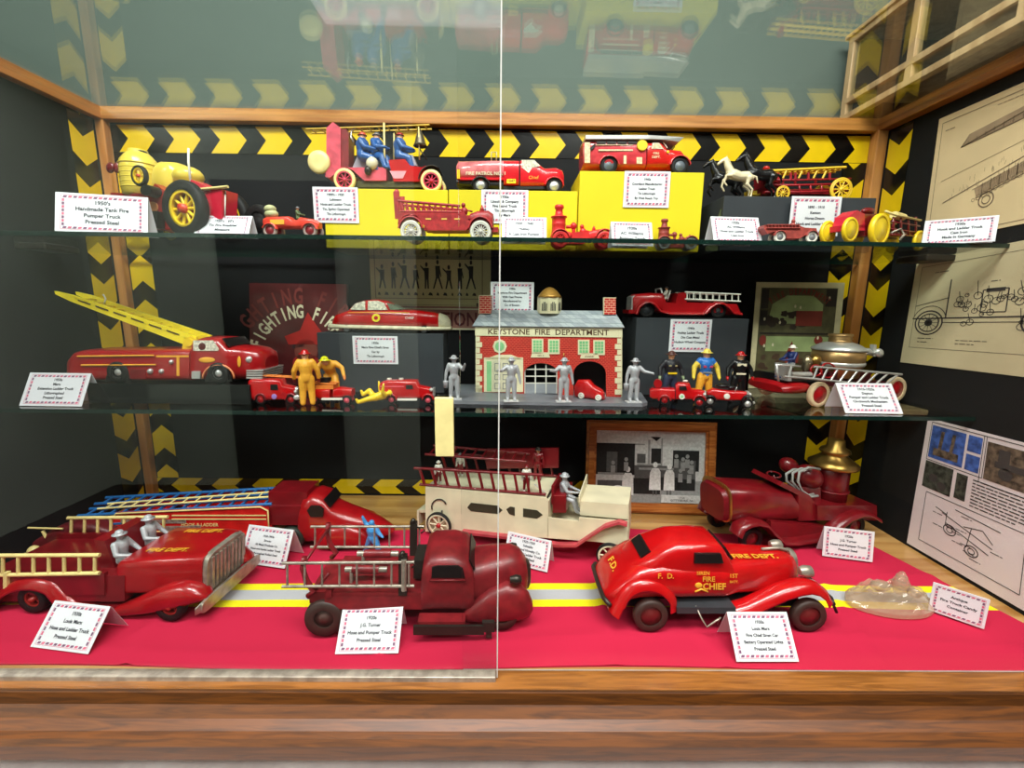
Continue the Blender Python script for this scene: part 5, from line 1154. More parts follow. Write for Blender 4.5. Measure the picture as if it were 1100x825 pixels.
# yellow figures left
def standing(px, py, hpx, face, J, mats, label, group, helmet, bulk=1.0, dz=0, extra=None, zz=ZS, Y=None):
    q = on(px, py, zz) if Y is None else Vector((aty(px, py, Y).x, Y, zz)); S = (q-CAM).dot(_f)/FPX
    return figure('person', None, q+Vector((0, 0, dz)), hpx*S, face, J, mats, label, 'figure', group, helmet=helmet, bulk=bulk, extra=extra)
standing(331, 434, 60, R(200), {'elL': (-.19, .0, .63), 'haL': (-.2, -.03, .47), 'elR': (.19, 0, .63), 'haR': (.2, -.06, .48)}, dict(coat=YELF, legs=YELF, boots=BLACK, hands=REDD, skin=SKIN), 'yellow suited figure with a red helmet seen from behind beside the little red vans', None, REDB, 1.25, Y=.262)
standing(357, 430, 56, R(15), {'pel': (0, .02, .46), 'wst': (0, .0, .55), 'che': (-.02, -.12, .66), 'nec': (-.04, -.2, .72), 'hed': (-.06, -.26, .76), 'shL': (-.13, -.12, .70), 'shR': (.10, -.12, .70), 'elL': (-.22, -.18, .60), 'haL': (-.16, -.30, .52), 'elR': (.22, -.16, .62), 'haR': (.26, -.24, .46), 'hiL': (-.06, .0, .44), 'hiR': (.06, 0, .44), 'knL': (-.1, -.12, .27), 'knR': (.1, -.12, .27)},
    dict(coat=YELF, legs=YELF, boots=BLACK, hands=ORNG, skin=SKIN), 'yellow suited figure with a lime helmet bending forward with an orange tool', None, LIME, 1.2, Y=.315,
    extra=lambda p, J: p.children and None or None)
q = Vector((aty(392, 438, .262).x, .262, ZS)); S = (q-CAM).dot(_f)/FPX
fy = figure('person', None, q+Vector((-.012, -.004, .0075)), 38*S, R(-70), {'elL': (-.2, -.12, .7), 'haL': (-.22, -.3, .72), 'elR': (.2, -.12, .74), 'haR': (.24, -.28, .8), 'knL': (-.14, -.2, .42), 'anL': (-.14, -.12, .22), 'toL': (-.15, -.24, .2), 'knR': (.12, -.02, .26)}, dict(coat=YEL), 'small plain yellow figure lying on its back on the lower shelf', 'figure', helmet=YELB, bulk=1.4)
fy.rotation_euler = (R(-78), 0, R(-70))

# --- toy fire station
v = Veh('toy_fire_station', 'toy brick fire station with grey roof and lettered cream front, lower shelf middle', 'toy building', (512, 421), (668, 426.5), Z2+.006)
BRK = brickmat('printed_red_brick', (190, 30, 26), (168, 22, 20), (222, 110, 84), 78, ms=.02)
SHG = brickmat('grey_printed_shingles', (128, 134, 142), (168, 172, 176), (110, 116, 122), 55, bw=.6, rh=.4, ms=.02)
CRM = M('cream_fibreboard', (228, 218, 180), .5, var=.04)
W = 42
def fy_(x): return 421+(x-512)*(5.5/156)   # ground line
pts = [(512, fy_(512)), (512, 352), (665, 352), (665, fy_(665)), (651, fy_(651)), (651, 402)]
ar2 = arc(633.5, 401, 17.5, 0, 180, 10, 13); ar1 = arc(581, 401, 18, 0, 180, 10, 11)
pts = [(512, fy_(512)), (512, 351), (667, 352), (667, fy_(667)), (651, fy_(651))]+ar2+[(616, fy_(616)), (599, fy_(599))]+ar1+[(563, fy_(563))]
b = v.mb(BRK); b.prism(pts, 0, 1.6); b.build('front_wall', v.root)
b = v.mb(CRM); b.box(511, 513, 1, W, 352, fy_(512)); b.box(666, 668.5, 1, W, 353, fy_(666)); b.box(512, 667, W-2, W, 352, fy_(590)); b.build('side_walls', v.root)
b = v.mb(CRM); b.quadprism([(510.5, -.8, 350.5), (668.5, -.8, 352), (668.5, -.8, 362.5), (510.5, -.8, 360.5)], (0, 1, 0))
for i in range(10):
    y = 361.5+i*6.1; w_ = 7 if i % 2 else 4.5
    b.box(511, 511+w_, -.7, .3, y, y+5.4); y2 = y+2; b.box(667.5-w_, 668, -.7, .3, y2, y2+5.4)
b.box(511, 518, -.7, .3, 414, 421); b.box(520, 562, -.6, .2, 384, 421); b.prism([(520, 386), (534, 381), (549, 381), (562, 386)], -.6, .2)
b.prism([(572, 378.5), (589, 378.5), (591, 384), (570, 384)], -.8, .3); b.prism([(625, 379.5), (642, 379.5), (644, 385), (623, 385)], -.8, .3)
b.build('cream_trim', v.root)
b = v.mb(GREEN); b.box(523, 528, -.9, -.5, 388, 420); b.build('door_side_print', v.root)
b = v.mb(M('cream_door', (214, 206, 176), .5)); b.box(529, 548, -.9, -.5, 386, 421); dn = b.build('door', v.root)
b = v.mb(GREY)
for (x0, x1, y0, y1) in ((531.5, 537.5, 390, 399), (540, 546, 390, 399), (531.5, 537.5, 402, 408), (540, 546, 402, 408), (531.5, 537.5, 411, 418), (540, 546, 411, 418)):
    for (a_, b_, c_, d_) in ((x0, x1, y0, y0+.7), (x0, x1, y1-.7, y1), (x0, x0+.7, y0, y1), (x1-.7, x1, y0, y1)): b.box(a_, b_, -1, -.85, c_, d_)
b.build('door_panels', dn)
b = v.mb(M('brown_lettering', (84, 52, 30), .5)); 
vs, fs = textgeo('KEYSTONE  FIRE  DEPARTMENT', .012); mx = max(p.x for p in vs); k_ = 65/mx
b.add([(589+p.x*k_, -.95, 357+(p.x*k_)*.009-p.y*8.4) for p in vs], fs)
vtext(b, 'NO. 3', 581, -.95, 382, 2.6, .01); vtext(b, 'ENGINE', 633, -.95, 383, 2.6, .01); b.build('lettering', v.root, solid=False)
for x in (577.5, 595, 627, 643.5):   # windows
    b = v.mb(CRM); b.box(x-6.2, x+6.2, -.8, .3, 364+(x-577)*.02, 380+(x-577)*.02); wn = b.build('window_frame', v.root)
    b = v.mb(M('printed_green_panes', (120, 190, 130), .5)); b.box(x-4.6, x+4.6, -.95, -.75, 365.5+(x-577)*.02, 378+(x-577)*.02)
    b.mat(CRM)
    for k in (-1.6, 1.6): b.box(x+k-.25, x+k+.25, -1.1, -.9, 365.5, 378.5)
    for k in (368.5, 371.5, 374.5): b.box(x-4.6, x+4.6, -1.1, -.9, k+(x-577)*.02, k+.5+(x-577)*.02)
    b.build('panes', wn)
b = v.mb(CRM); b.cyl((537, .2, 372), (537, -.8, 372), 7.6, n=8); wn = b.build('octagon_window', v.root)
b = v.mb(GREEN); b.cyl((537, -.7, 372), (537, -1, 372), 5, n=14); b.build('panes', wn)
# garage door with panes
b = v.mb(M('garage_grey', (150, 154, 160), .4)); b.box(563.5, 598.5, 2.2, 3.4, 412.5, 423); 
b.mat(WHITE)
for x in (563.5, 575, 586.5, 598): b.box(x-.6, x+.6, 1.9, 3, 392, 423)
for y in (397, 404.5, 412): b.box(563, 599, 1.9, 3, y-.5, y+.5)
b.build('garage_door', v.root)
b = v.mb(DKWIN); b.box(562, 655, 30, 31, 384, 424); b.build('dark_interior', v.root)
# roof
b = v.mb(SHG)
b.quadprism([(508, -3, 350), (670.5, -3, 351.5), (662, 20, 334), (514, 20, 333)], (0, 1.2, 1.2)); b.quadprism([(508, W+3, 350), (670.5, W+3, 351.5), (662, 20, 334), (514, 20, 333)], (0, -1.2, 1.2)); b.build('roof', v.root)
b = v.mb(CRM); b.prism([(512, 352), (515, 335), (661, 336), (666, 353)], 18, 20); b.build('gable_board', v.root)
BRK2 = brickmat('printed_chimney_brick', (196, 36, 28), (180, 26, 22), (236, 190, 160), 60, ms=.025)
for x0, x1, y0, y1 in ((512.5, 525, 317.5, 337), (650, 663, 320, 338)):
    b = v.mb(BRK2); b.box(x0, x1, 12, 22, y0, y1); c_ = b.build('chimney', v.root); b = v.mb(CRM); b.box(x0-.6, x0, 11.6, 22, y0, y1); b.box(x0-.6, x1+.4, 11.6, 22, y0-.8, y0); b.build('chimney_cap', c_)
cc = v.P(589, 20, 337); S = v.S
b = MB(CRM); b.lathe([(13*S, 0), (13*S, 17*S)], cc, 'Z', 8, smooth=False); cu = b.build('cupola', v.root)
b = MB(M('gold_dome', (176, 130, 60), .35, metal=.5)); b.lathe([(13.5*S, 17*S), (12*S, 19*S), (8*S, 24*S), (4*S, 27*S), (.5*S, 28*S)], cc, 'Z', 12); b.build('dome', cu)
b = MB(INK)
for a_ in (-112.5, -67.5, -22.5):
    d_ = Vector((math.cos(R(a_)), math.sin(R(a_)), 0)); t_ = Vector((-d_.y, d_.x, 0)); c0 = cc+d_*(12.15*S)
    for u in (-2.4, -.8, .8, 2.4): b.quadprism([c0+t_*((u-.45)*S)+Vector((0, 0, 3*S)), c0+t_*((u+.45)*S)+Vector((0, 0, 3*S)), c0+t_*((u+.45)*S)+Vector((0, 0, (13-abs(u))*S)), c0+t_*((u-.45)*S)+Vector((0, 0, (13-abs(u))*S))], d_*.0002)
b.build('cupola_windows', cu, solid=False)
b = v.mb(GOLD); b.lathe([(4.2*S, 0), (2.6*S, 2*S), (.5*S, 4*S)], v.P(605.5, -1, 376), 'Y', 14); b.tube([(605.5, -1, 379), (606, -1, 386)], .6); b.build('alarm_bell', v.root)
# base board
ba = Veh('board_anchor', 'grey base board under the toy fire station and its lead firefighters', 'board', (489, 431), (694, 436), ZS)
c0 = [on(484, 438, ZS), on(697, 437, ZS)]
b = MB(M('grey_base_board', (110, 112, 118), .4)); rt = ba.root.location
A_ = on(483, 434, ZS); B_ = on(690, 437.0, ZS); C_ = v.root.matrix_basis @ v.P(690, 48, 423); D_ = v.root.matrix_basis @ v.P(494, 48, 423)
cs = [A_, B_, B_+Vector((.012, .012, 0)), Vector((C_.x+.008, C_.y, ZS)), Vector((D_.x-.02, D_.y, ZS)), A_+Vector((-.006, .012, 0))]
b.quadprism([Vector((p.x, p.y, ZS))-rt for p in cs], (0, 0, .0056)); o = b.build('base_board'); o.location = rt; bpy.data.objects.remove(ba.root)
tag(o, 'grey base board under the toy fire station and its lead firefighters', 'board')
ZB = ZS+.0058
# car in the doorway
def bm6(v, W, m):
    b = v.mb(m); b.body([(616, 3, W-2, 429, 416, 4), (620, 1, W-1, 430, 410, 3.5), (632, 1, W-1, 430, 409.5, 3.5), (637, 1, W-1, 430, 415, 3.5), (646, 2, W-2, 430, 419, 3.2), (649, 4, W-4, 430, 423, 3)]); b.build('body', v.root)
vm = minitruck('toy_car', 'small plain red plastic car in the doorway of the toy fire station', 625, 645, 430, 430.5, bm6, r=3.4, W=15, rim=WHITE, tire=WHITE, z=ZB)
vm.root.rotation_euler.z += R(-28); vm.root.location += Vector((.0, .012, 0))
LJ = [{'elL': (-.17, 0, .62), 'haL': (-.19, -.02, .46), 'elR': (.2, -.06, .68), 'haR': (.24, -.14, .78)},
      {'elL': (-.22, -.08, .70), 'haL': (-.3, -.2, .72), 'elR': (.17, 0, .62), 'haR': (.2, -.02, .45)},
      {'elL': (-.22, -.08, .70), 'haL': (-.32, -.18, .72), 'elR': (.17, 0, .62), 'haR': (.2, -.02, .45)},
      {'elL': (-.17, 0, .62), 'haL': (-.19, -.02, .46), 'elR': (.2, -.06, .70), 'haR': (.32, -.16, .68)}]
def bucket(p, J):
    q = J['haL']; MB(LEAD).lathe([(.045, -.20), (.06, -.06), (.055, -.04)], q, 'Z', 12).build('bucket', p)
def stand(p, J): MB(M('pale_stand', (190, 190, 190), .5)).box(-.17, .17, -.12, .08, -.012, .012).build('stand', p)
for (px, py, hp), J, lb, ex in (((488, 428.5, 47), LJ[0], 'grey lead firefighter with bucket and raised hand, left of the fire station', bucket), ((549, 430.5, 47), LJ[1], 'grey lead firefighter in front of the white station door', None),
     ((605, 431, 47), LJ[2], 'grey lead firefighter between the two garage doors', None), ((680, 431.5, 47), LJ[3], 'grey lead firefighter with bucket at the right corner of the base board', bucket)):
    standing(px, py, hp, R(4), J, dict(coat=LEAD), lb, 'lead firefighters around the station', LEAD, 1.12, dz=.0004, zz=ZB, extra=(lambda p, JJ, ex=ex: (stand(p, JJ), ex and ex(p, JJ))))
# action figures
JA = {'elL': (-.21, 0, .66), 'haL': (-.23, -.05, .5), 'elR': (.21, 0, .66), 'haR': (.24, -.05, .5), 'knL': (-.09, 0, .27), 'anL': (-.12, .01, .05), 'toL': (-.13, -.08, .02), 'knR': (.09, 0, .27), 'anR': (.12, .01, .05), 'toR': (.13, -.08, .02)}
BKC2 = M('black_jacket', (30, 30, 36), .5)
def chestdeco(mt, z0, z1, mt2=None):
    def f(p, J):
        b = MB(mt); b.box(-.085, .085, -.118, -.100, z0, z1, .004); b.build('jacket_band', p)
        if mt2: MB(mt2).box(-.09, .09, -.112, -.095, .55, .585, .004).build('belt', p)
    return f
standing(718, 427, 54, R(5), JA, dict(coat=BKC2, legs=M('dark_blue_trousers', (36, 48, 72), .6), boots=BLACK, hands=M('pale_green_glove', (150, 170, 130), .5), skin=SKIN), 'black jacketed action figure with brown hair and blue trousers, left of three', 'firefighter action figures', M('brown_cap', (90, 50, 40), .5), 1.25, Y=.325, extra=chestdeco(M('grey_yellow_band', (150, 140, 100), .5), .70, .73, YEL))
standing(755, 428, 57, R(0), JA, dict(coat=BLUE, sleeve=M('yellow_arm', (230, 200, 70), .5), legs=YELF, boots=YELF, hands=M('yellow_glove', (236, 214, 70), .5), skin=SKIN), 'blue shirted action figure with yellow trousers and yellow helmet', 'firefighter action figures', M('pale_yellow_helmet', (232, 208, 90), .4), 1.3, Y=.32, extra=chestdeco(M('red_chest_badge', (190, 60, 90), .5), .66, .70, GREY))
standing(791, 428, 54, R(-5), JA, dict(coat=BLACKP, legs=BLACKP, boots=BLACK, hands=REDB, skin=SKIN), 'black suited action figure with a red helmet and cream chest bands', 'firefighter action figures', REDB, 1.25, Y=.325, extra=chestdeco(CREAM, .72, .77, CREAM))

# --- tin sedan on the dark box
v = Veh('tin_chief_sedan', 'red tin sedan with cream base and yellow badge on a dark box', 'toy car', (372, 357), (455, 359), ZBD, YA=.381, YB=.379)
W = 31
b = v.mb(REDB); b.body([(352, 12, W-12, 350, 343, 3), (358, 4, W-4, 351, 337, 3), (372, 1, W-1, 351, 332.5, 3), (395, 0, W, 351.5, 332, 3), (420, 0, W, 352, 332, 3), (445, 1, W-1, 352, 332.5, 3), (465, 4, W-4, 352, 335, 3), (474, 9, W-9, 352, 339, 2.8), (478, 14, W-14, 351, 344, 2.6)]); bd = b.build('body', v.root)
b = v.mb(REDB); b.body([(370, 10, W-10, 336, 333, 3), (378, 6, W-6, 336, 325, 3), (388, 4, W-4, 336, 321.8, 3), (402, 4, W-4, 336, 320.8, 3), (413, 5, W-5, 336, 322.5, 3), (424, 7, W-7, 336, 329, 3), (430, 10, W-10, 336, 333, 3)]); cbn = b.build('roof', v.root)
b = v.mb(WINW); b.prism([(375, 332), (380, 326), (389, 323), (391, 323), (391, 332.5)], 3.2, 8); b.prism([(394, 332.5), (394, 323), (404, 322.5), (411, 325), (415, 332.5)], 3.4, 8); b.mat(M('grey_windscreen', (110, 120, 100), .3, var=.3, scale=200)); b.prism([(414, 324.5), (420, 326.5), (430, 332), (418, 332.5)], 4.4, W-4.4); b.build('printed_windows', cbn)
b = v.mb(M('cream_tin_base', (214, 206, 176), .4, var=.2, scale=90)); b.body([(348, 10, W-10, 353, 348, 3), (354, 2, W-2, 353, 348, 4), (372, -1, W+1, 353, 348.4, 5), (455, -1, W+1, 355, 350.4, 5), (474, 4, W-4, 355, 351, 4), (483, 10, W-10, 355, 351, 3)])
b.body([(470, 5, W-5, 353, 336, 3), (478, 8, W-8, 353, 339, 3), (482, 12, W-12, 353, 345, 2.6)]); b.build('base_and_grille', v.root)
b = v.mb(YELB); b.cyl((404, -.6, 341), (404, 1, 341), 4.4, n=16); b.mat(REDB); b.cyl((404, -.9, 341), (404, 1, 341), 2.2, n=12); b.mat(GOLDP); b.tube([(374, -.4, 335.5), (400, -1, 335), (440, -.8, 335.5)], .5); b.mat(WHITE); vtext(b, 'CHIEF', 440, -.9, 341, 3.6, .02); b.build('printed_badge', bd, solid=False)
v.wheels((372, 455), 4.2, W-4, 5, BLACK, GREY)

# --- die cast ladder roadster
v = Veh('ladder_roadster', 'red die cast open ladder truck facing left on a dark box', 'toy truck', (695, 342.5), (772, 342.5), ZBE, YA=.392, YB=.392)
W = 30
b = v.mb(RED); b.body([(681, 4, W-4, 336, 320, 4), (684, 2, W-2, 337, 317, 4), (700, 1, W-1, 337, 315.5, 4), (713, 1, W-1, 337, 316, 4)]); b.prism([(712, 337), (712, 316), (716, 326), (726, 327), (729, 316), (737, 315), (738, 326), (792, 328), (796, 337)], 1, W-1); b.box(676, 684, 2, W-2, 334, 338); b.build('body', v.root)
for d0, d1 in ((-4, 6), (W-6, W+4)):
    b = v.mb(RED); b.fender([(681, 338), (684, 330), (690, 325), (697, 323.5), (704, 327), (710, 334), (720, 336.5), (755, 336.5)], d0, d1, 2, 1.4); b.build('front_mudguard', v.root)
    b = v.mb(RED); b.fender([(755, 337), (761, 330), (768, 325.5), (776, 325.5), (783, 330), (788, 336), (796, 337)], d0, d1, 2, 1.4); b.build('rear_mudguard', v.root)
v.wheels((695, 772), 8.6, W+6, 5, BLACK, DGREY, tr=.4)
b = v.mb(SILVER); b.prism([(679, 336), (680, 320), (684, 318), (683, 336)], 5, W-5); b.build('radiator', v.root)
b = v.mb(WHITE)
for d in (1, W-1): b.ladder((736, d, 315), (796, d, 317.5), (736, d, 322.5), (796, d, 325), 9, .8)
b.build('ladder', v.root)
b = v.mb(SILVER); b.tube([(714, 4, 322), (712, 6, 311)], .9); b.tube([(714, W-4, 322), (712, W-6, 311)], .9); b.tube([(712, 6, 311), (712, W-6, 311)], .8); b.tube([(720, 8, 324), (723, 8, 313)], .8); b.build('windscreen_frame', v.root)
q = v.P(719, 12, 333)
figure('person', None, v.root.matrix_basis @ q, 24*v.S, v.root.rotation_euler.z-R(90), SIT, dict(coat=WC, skin=SKIN), 'small white and silver driver figure in the red ladder roadster facing left', 'figure', helmet=BLACKP)

# --- gold steam pumper
v = Veh('steam_pumper_truck', 'gold boiler steam pumper with a long silver ladder, lower shelf right', 'toy truck', (876, 436), (958, 431), ZS)
W = 58; S_ = v.S
GOLDD = M('dull_gold_boiler', (176, 140, 92), .35, metal=.7, var=.1)
b = v.mb(M('dark_maroon_chassis', (70, 16, 22), .4)); b.box(872, 966, 12, W-12, 412, 417, 0); b.box(905, 950, 14, W-14, 402, 413); b.box(880, 905, 18, W-18, 404, 413); b.build('chassis', v.root)
b = v.mb(RED); b.body([(846, 6, W-6, 424, 416, 2.4), (850, 2, W-2, 426, 412, 2.4), (866, 0, W, 426, 410, 2.4), (874, 3, W-3, 424, 411, 2.4)]); b.build('front_cowl', v.root)
b = v.mb(BLACKP); b.body([(850, 8, W-8, 414, 404, 3), (872, 6, W-6, 416, 404, 3), (890, 8, W-8, 416, 406, 3)]); b.build('front_deck', v.root)
b = v.mb(M('cream_tyre_edge', (216, 190, 150), .5)); b.tube([(x, W+2, y) for x, y in arc(848, 414, 12, 90, 270, 12)], 2); b.build('far_tyre', v.root)
TY = M('cream_tyre', (216, 190, 150), .5)
for x, r in ((876, 13), (958, 14)):
    for d in (-6, W): v.wheel(x, r, d, 6, TY, RED, SILVER, tr=.3)
    q = v.wheel_pos(x, r); MB(GUN).cyl((q[0], -4*S_, q[1]), (q[0], W*S_, q[1]), 1.4*S_, n=8).build('axle', v.root)
BC = v.P(925, W/2, 408)
b = MB(GOLDD); b.lathe([(22*S_, 0), (22*S_, 10*S_), (25*S_, 12*S_), (25.5*S_, 22*S_), (25*S_, 30*S_)], BC, 'Z', 28); bo = b.build('boiler', v.root)
b = MB(SILVER); b.lathe([(24*S_, 11*S_), (26*S_, 14*S_), (26*S_, 16*S_), (24*S_, 18*S_)], BC, 'Z', 28); b.lathe([(26*S_, 29*S_), (26.5*S_, 31*S_), (18*S_, 36*S_), (12*S_, 38*S_)], BC, 'Z', 28); b.build('silver_bands', bo)
b = MB(GOLDD); b.lathe([(11*S_, 37*S_), (11*S_, 40*S_), (10*S_, 40.5*S_), (12*S_, 42*S_), (10*S_, 43*S_), (12*S_, 45*S_), (11.5*S_, 47*S_)], BC, 'Z', 24); b.build('neck', bo)
b = v.mb(SILVER); b.ell((944, 12, 379), (4.5, 4, 4)); b.ell((953, 8, 380), (4, 3, 5)); b.cyl((944, 12, 380), (956, 8, 380), 2); b.box(948, 951, 9, 13, 371, 384); b.build('valves', bo)
for x, d, r, h, mt, nm in ((898, 26, 6.5, 16, GOLD, 'small_boiler'), (884, 20, 5, 15, M('silver_gold_dome', (180, 164, 130), .3, metal=.8), 'air_dome')):
    c = v.P(x, d, 404); b = MB(mt); b.lathe([(r*.5*S_, 0), (r*.6*S_, 3*S_), (r*S_, 5*S_), (r*.9*S_, (3+h*.5)*S_), (r*1.05*S_, (4+h*.5)*S_), (r*.8*S_, (h+1)*S_), (r*.3*S_, (h+4)*S_)], c, 'Z', 16); b.build(nm, v.root)
b = v.mb(RED); 
for cx, r in ((903, 8), (890, 6)): b.tube([(x, 14, y) for x, y in arc(cx, 400, r, 0, 360, 18)], 1)
b.build('flywheel', v.root)
b = v.mb(SILVER); b.ladder((866, -9, 392.5), (959, -9, 401), (862, -9, 405), (942, -9, 414), 9, 1.1, 1.0); b.cyl((834, -9, 403), (864, -9, 405.2), 1.1); b.cyl((842, -9, 392), (839, -9, 404), .9); b.build('ladder', v.root)
b = v.mb(SILVER); b.tube([(836, 2, 392), (848, 2, 393), (862, 2, 394)], 1); b.tube([(836, 2, 391), (838, 2, 410)], 1); b.box(850, 854, 4, 20, 392, 410); b.cyl((858, 10, 404), (880, 10, 404), 3); b.build('seat_rails', v.root)
tofig(v, 'person', 862, 16, 414, 40, v.root.rotation_euler.z-R(90), SIT, dict(coat=NAVY, skin=SKIN, legs=LEAD), 'driver figure in navy coat and white cap on the gold steam pumper', None, WHITE, bulk=1.05)

# ================================================================== toys on the upper shelf
ZU = Z1+.0003
# --- red tractor with yellow tanks
v = Veh('tank_tractor_truck', 'red tractor truck with big yellow tanks at the left end of the upper shelf', 'toy truck', (148, 258), (200, 259), ZU, YA=.30, YB=.268)
W = 50
b = v.mb(RED); b.prism([(112, 206), (152, 207), (160, 196), (172, 205), (190, 204), (200, 200), (206, 232), (200, 246), (160, 246), (150, 232), (112, 230)], 6, W-6, 0); b.build('body', v.root)
b = v.mb(M('pink_red_hood', (208, 36, 60), .35, coat=.3)); b.prism([(194, 200), (197, 191), (218, 201), (231, 202), (230, 234), (198, 238)], 8, W-24); b.build('hood', v.root)
b = v.mb(WHITE); b.tube([(231.5, 11, 203), (231, 11, 232)], .7); b.tube([(188, 14, 155), (190, 12, 170), (195, 10, 198)], 1.0); b.build('white_pole', v.root)
b = v.mb(CREAMY); b.cyl((204, 6, 203), (237, 8, 199), 1.6); b.build('yellow_rod', v.root)
for x, r, d in ((200, 28, -6), (200, 28, W-4)): v.wheel(x, r, d, 11, BLACK, YEL, M('orange_hub', (200, 60, 30), .4), style='spoke', spokes=10, tr=.34)
for d in (-2, W-8): v.wheel(140, 17, d, 9, BLACK, YEL, M('orange_hub2', (200, 60, 30), .4), style='spoke', spokes=8, tr=.3)
for d in (10,): v.wheel(152, 10.5, d-14, 5, BLACK, YEL, M('orange_hub3', (200, 60, 30), .4), style='spoke', spokes=9, y=190, tr=.22)
v.wheel(243, 19, W-14, 9, BLACK, BLACK, tr=.4)
b = MB(GUN); q = v.wheel_pos(200, 28); b.cyl((q[0], 0, q[1]), (q[0], W*v.S, q[1]), .004); b.build('axle', v.root)
S_ = v.S
YT = M('yellow_tank_plastic', (226, 200, 72), .3, coat=.3, var=.06)
c = v.P(131, 22, 208)
b = MB(YT); b.lathe([(16*S_, 0), (18.5*S_, 2*S_), (19*S_, 12*S_), (19*S_, 30*S_), (17.5*S_, 38*S_), (13*S_, 44*S_), (9*S_, 48*S_), (9*S_, 50*S_)]+[(7*S_, 50.5*S_)], c, 'Z', 28)
for k in range(6): b.lathe([(18.8*S_, (8+k*5)*S_), (19.5*S_, (9+k*5)*S_), (18.8*S_, (10+k*5)*S_)], c, 'Z', 28)
b.build('large_tank', v.root)
b = v.mb(BLACKP); b.ell((124, 22, 157), (8, 8, 3.6)); b.cyl((118, 22, 160), (122, 22, 156), 3); b.build('black_lid', v.root)
b = v.mb(REDD); b.ell((112, 6, 179), (4, 3, 6)); b.ell((119, 6, 179), (3, 3, 6)); b.build('red_knob', v.root)
b = v.mb(YT); b.body([(146, 16, 44, 205, 170, 3), (150, 14, 46, 206, 166.5, 3), (163, 14, 46, 206, 167, 3), (167, 18, 42, 204, 174, 3)]); b.build('middle_tank', v.root)
b = v.mb(YT); b.ell((176, 26, 183), (12.5, 14, 11.5)); b.ell((180, 24, 198), (11, 13, 10)); b.build('round_tanks', v.root)
b = v.mb(M('orange_flame_badge', (226, 150, 90), .5)); b.cyl((158, 4.8, 222), (158, 6, 222), 6); b.build('badge', v.root)
b = v.mb(BLACKP); b.box(156, 172, -4, 5, 228, 246); b.cyl((162, -5, 206), (162, 8, 206), 6); b.build('black_block', v.root)

# --- small tin roadster
def bt1(v, W, m):
    b = v.mb(m); b.body([(280, 4, W-4, 244, 236, 3), (284, 1, W-1, 247, 235, 4), (308, 1, W-1, 247, 234, 4), (312, 1, W-1, 247, 238, 4), (318, 1, W-1, 247, 238, 4), (321, 1, W-1, 247, 235, 4), (334, 3, W-3, 247, 237, 3.6), (340, 5, W-5, 247, 240, 3)]); b.build('body', v.root)
    b = v.mb(M('cream_roll', (190, 190, 140), .6)); b.ell((285.5, 8, 225.5), (6, 6, 4.5)); b.ell((287, 8, 231), (7, 6, 5)); b.build('hose_roll', v.root)
    b = v.mb(GOLDP); b.box(290, 305, .3, .9, 238.5, 243.5); b.build('printed_panel', v.root)
    for x, r in ((289.5, 8.5), (332.5, 9)): b = v.mb(ORANGER); b.fender(arc(x, 250, r, 160, 10, 8, r), -1.5, 4, 1, .8); b.build('mudguard', v.root)
vt = minitruck('tin_roadster', 'small orange red tin roadster with a driver near the left of the upper shelf', 289.5, 332.5, 257.5, 258, bt1, r=7.6, W=18, mat=ORANGER, tire=M('pinkish_grey_tyre', (160, 140, 132), .5), rim=REDW, z=ZU, YA=.255, YB=.25, tr=.35)
q = vt.P(316, 9, 246); figure('person', None, vt.root.matrix_basis @ q, 22*vt.S, vt.root.rotation_euler.z+R(90), SIT, dict(coat=M('green_coat', (90, 110, 70), .5), skin=SKIN), 'tiny driver figure in the small orange red tin roadster', 'figure', helmet=GREY)

# --- tin hose tower truck
v = Veh('tin_tower_truck', 'pink and red tin fire truck with a tower, bell and blue coated riders', 'toy truck', (369.5, 204), (463, 205), ZBA, YA=.392, YB=.392)
W = 36
b = v.mb(PINK); b.prism([(348, 188), (353, 189), (363, 182), (371, 178), (378, 181), (390, 192), (414, 192), (414, 178), (350, 178)], 3, W-3); b.build('rear_body', v.root)
b = v.mb(PINK); b.prism([(348, 186), (348, 134), (363.5, 134), (363.5, 182), (352, 190)], 6, 26); b.prism([(348, 134), (355, 127.5), (363.5, 134)], 6, 26); b.mat(REDW); b.prism([(363.5, 134), (367, 132), (371.5, 140), (371.5, 180), (363.5, 182)], 8, 26); b.build('tower', v.root)
b = v.mb(REDB); b.prism([(416.5, 170), (434, 169), (440, 176), (453, 178), (457, 176), (451, 193), (422, 193)], 3, W-3); b.body([(440, 5, W-5, 192, 178, 3), (456, 6, W-6, 192, 176, 3), (462, 9, W-9, 190, 179, 3)]); b.build('front_body', v.root)
b = v.mb(M('pink_seat_print', (226, 150, 160), .4)); b.prism([(418, 182), (436, 182), (432, 190), (422, 190)], 2.4, 3); b.build('side_print', v.root)
b = v.mb(M('dark_green_gold_chassis', (70, 66, 24), .4, var=.5, scale=120)); b.box(378, 470, 6, W-6, 192, 198.5); b.build('chassis', v.root)
b = v.mb(GUN); b.fender(arc(463, 192, 15, 175, 60, 8, 17), 0, W, 1, 1); b.box(459, 472, 8, 12, 184, 198); b.build('front_mudguard', v.root)
v.wheels((369.5, 463), 11.6, W, 5, CREAMY, M('pink_wheel', (196, 40, 74), .4), style='spoke', spokes=9, tr=.26)
b = v.mb(CREAMY); c = v.P(341, 4, 172); b2 = MB(CREAMY); s_ = v.S; b2.lathe([(6*s_, -2*s_), (11*s_, -2.5*s_), (12*s_, 0), (11*s_, 2.5*s_), (6*s_, 2*s_)], c, 'Y', 24); b2.mat(GOLD); b2.lathe([(.1*s_, -1*s_), (8*s_, -.6*s_), (8*s_, .6*s_), (.1*s_, 1*s_)], c, 'Y', 20); b2.build('hose_reel', v.root)
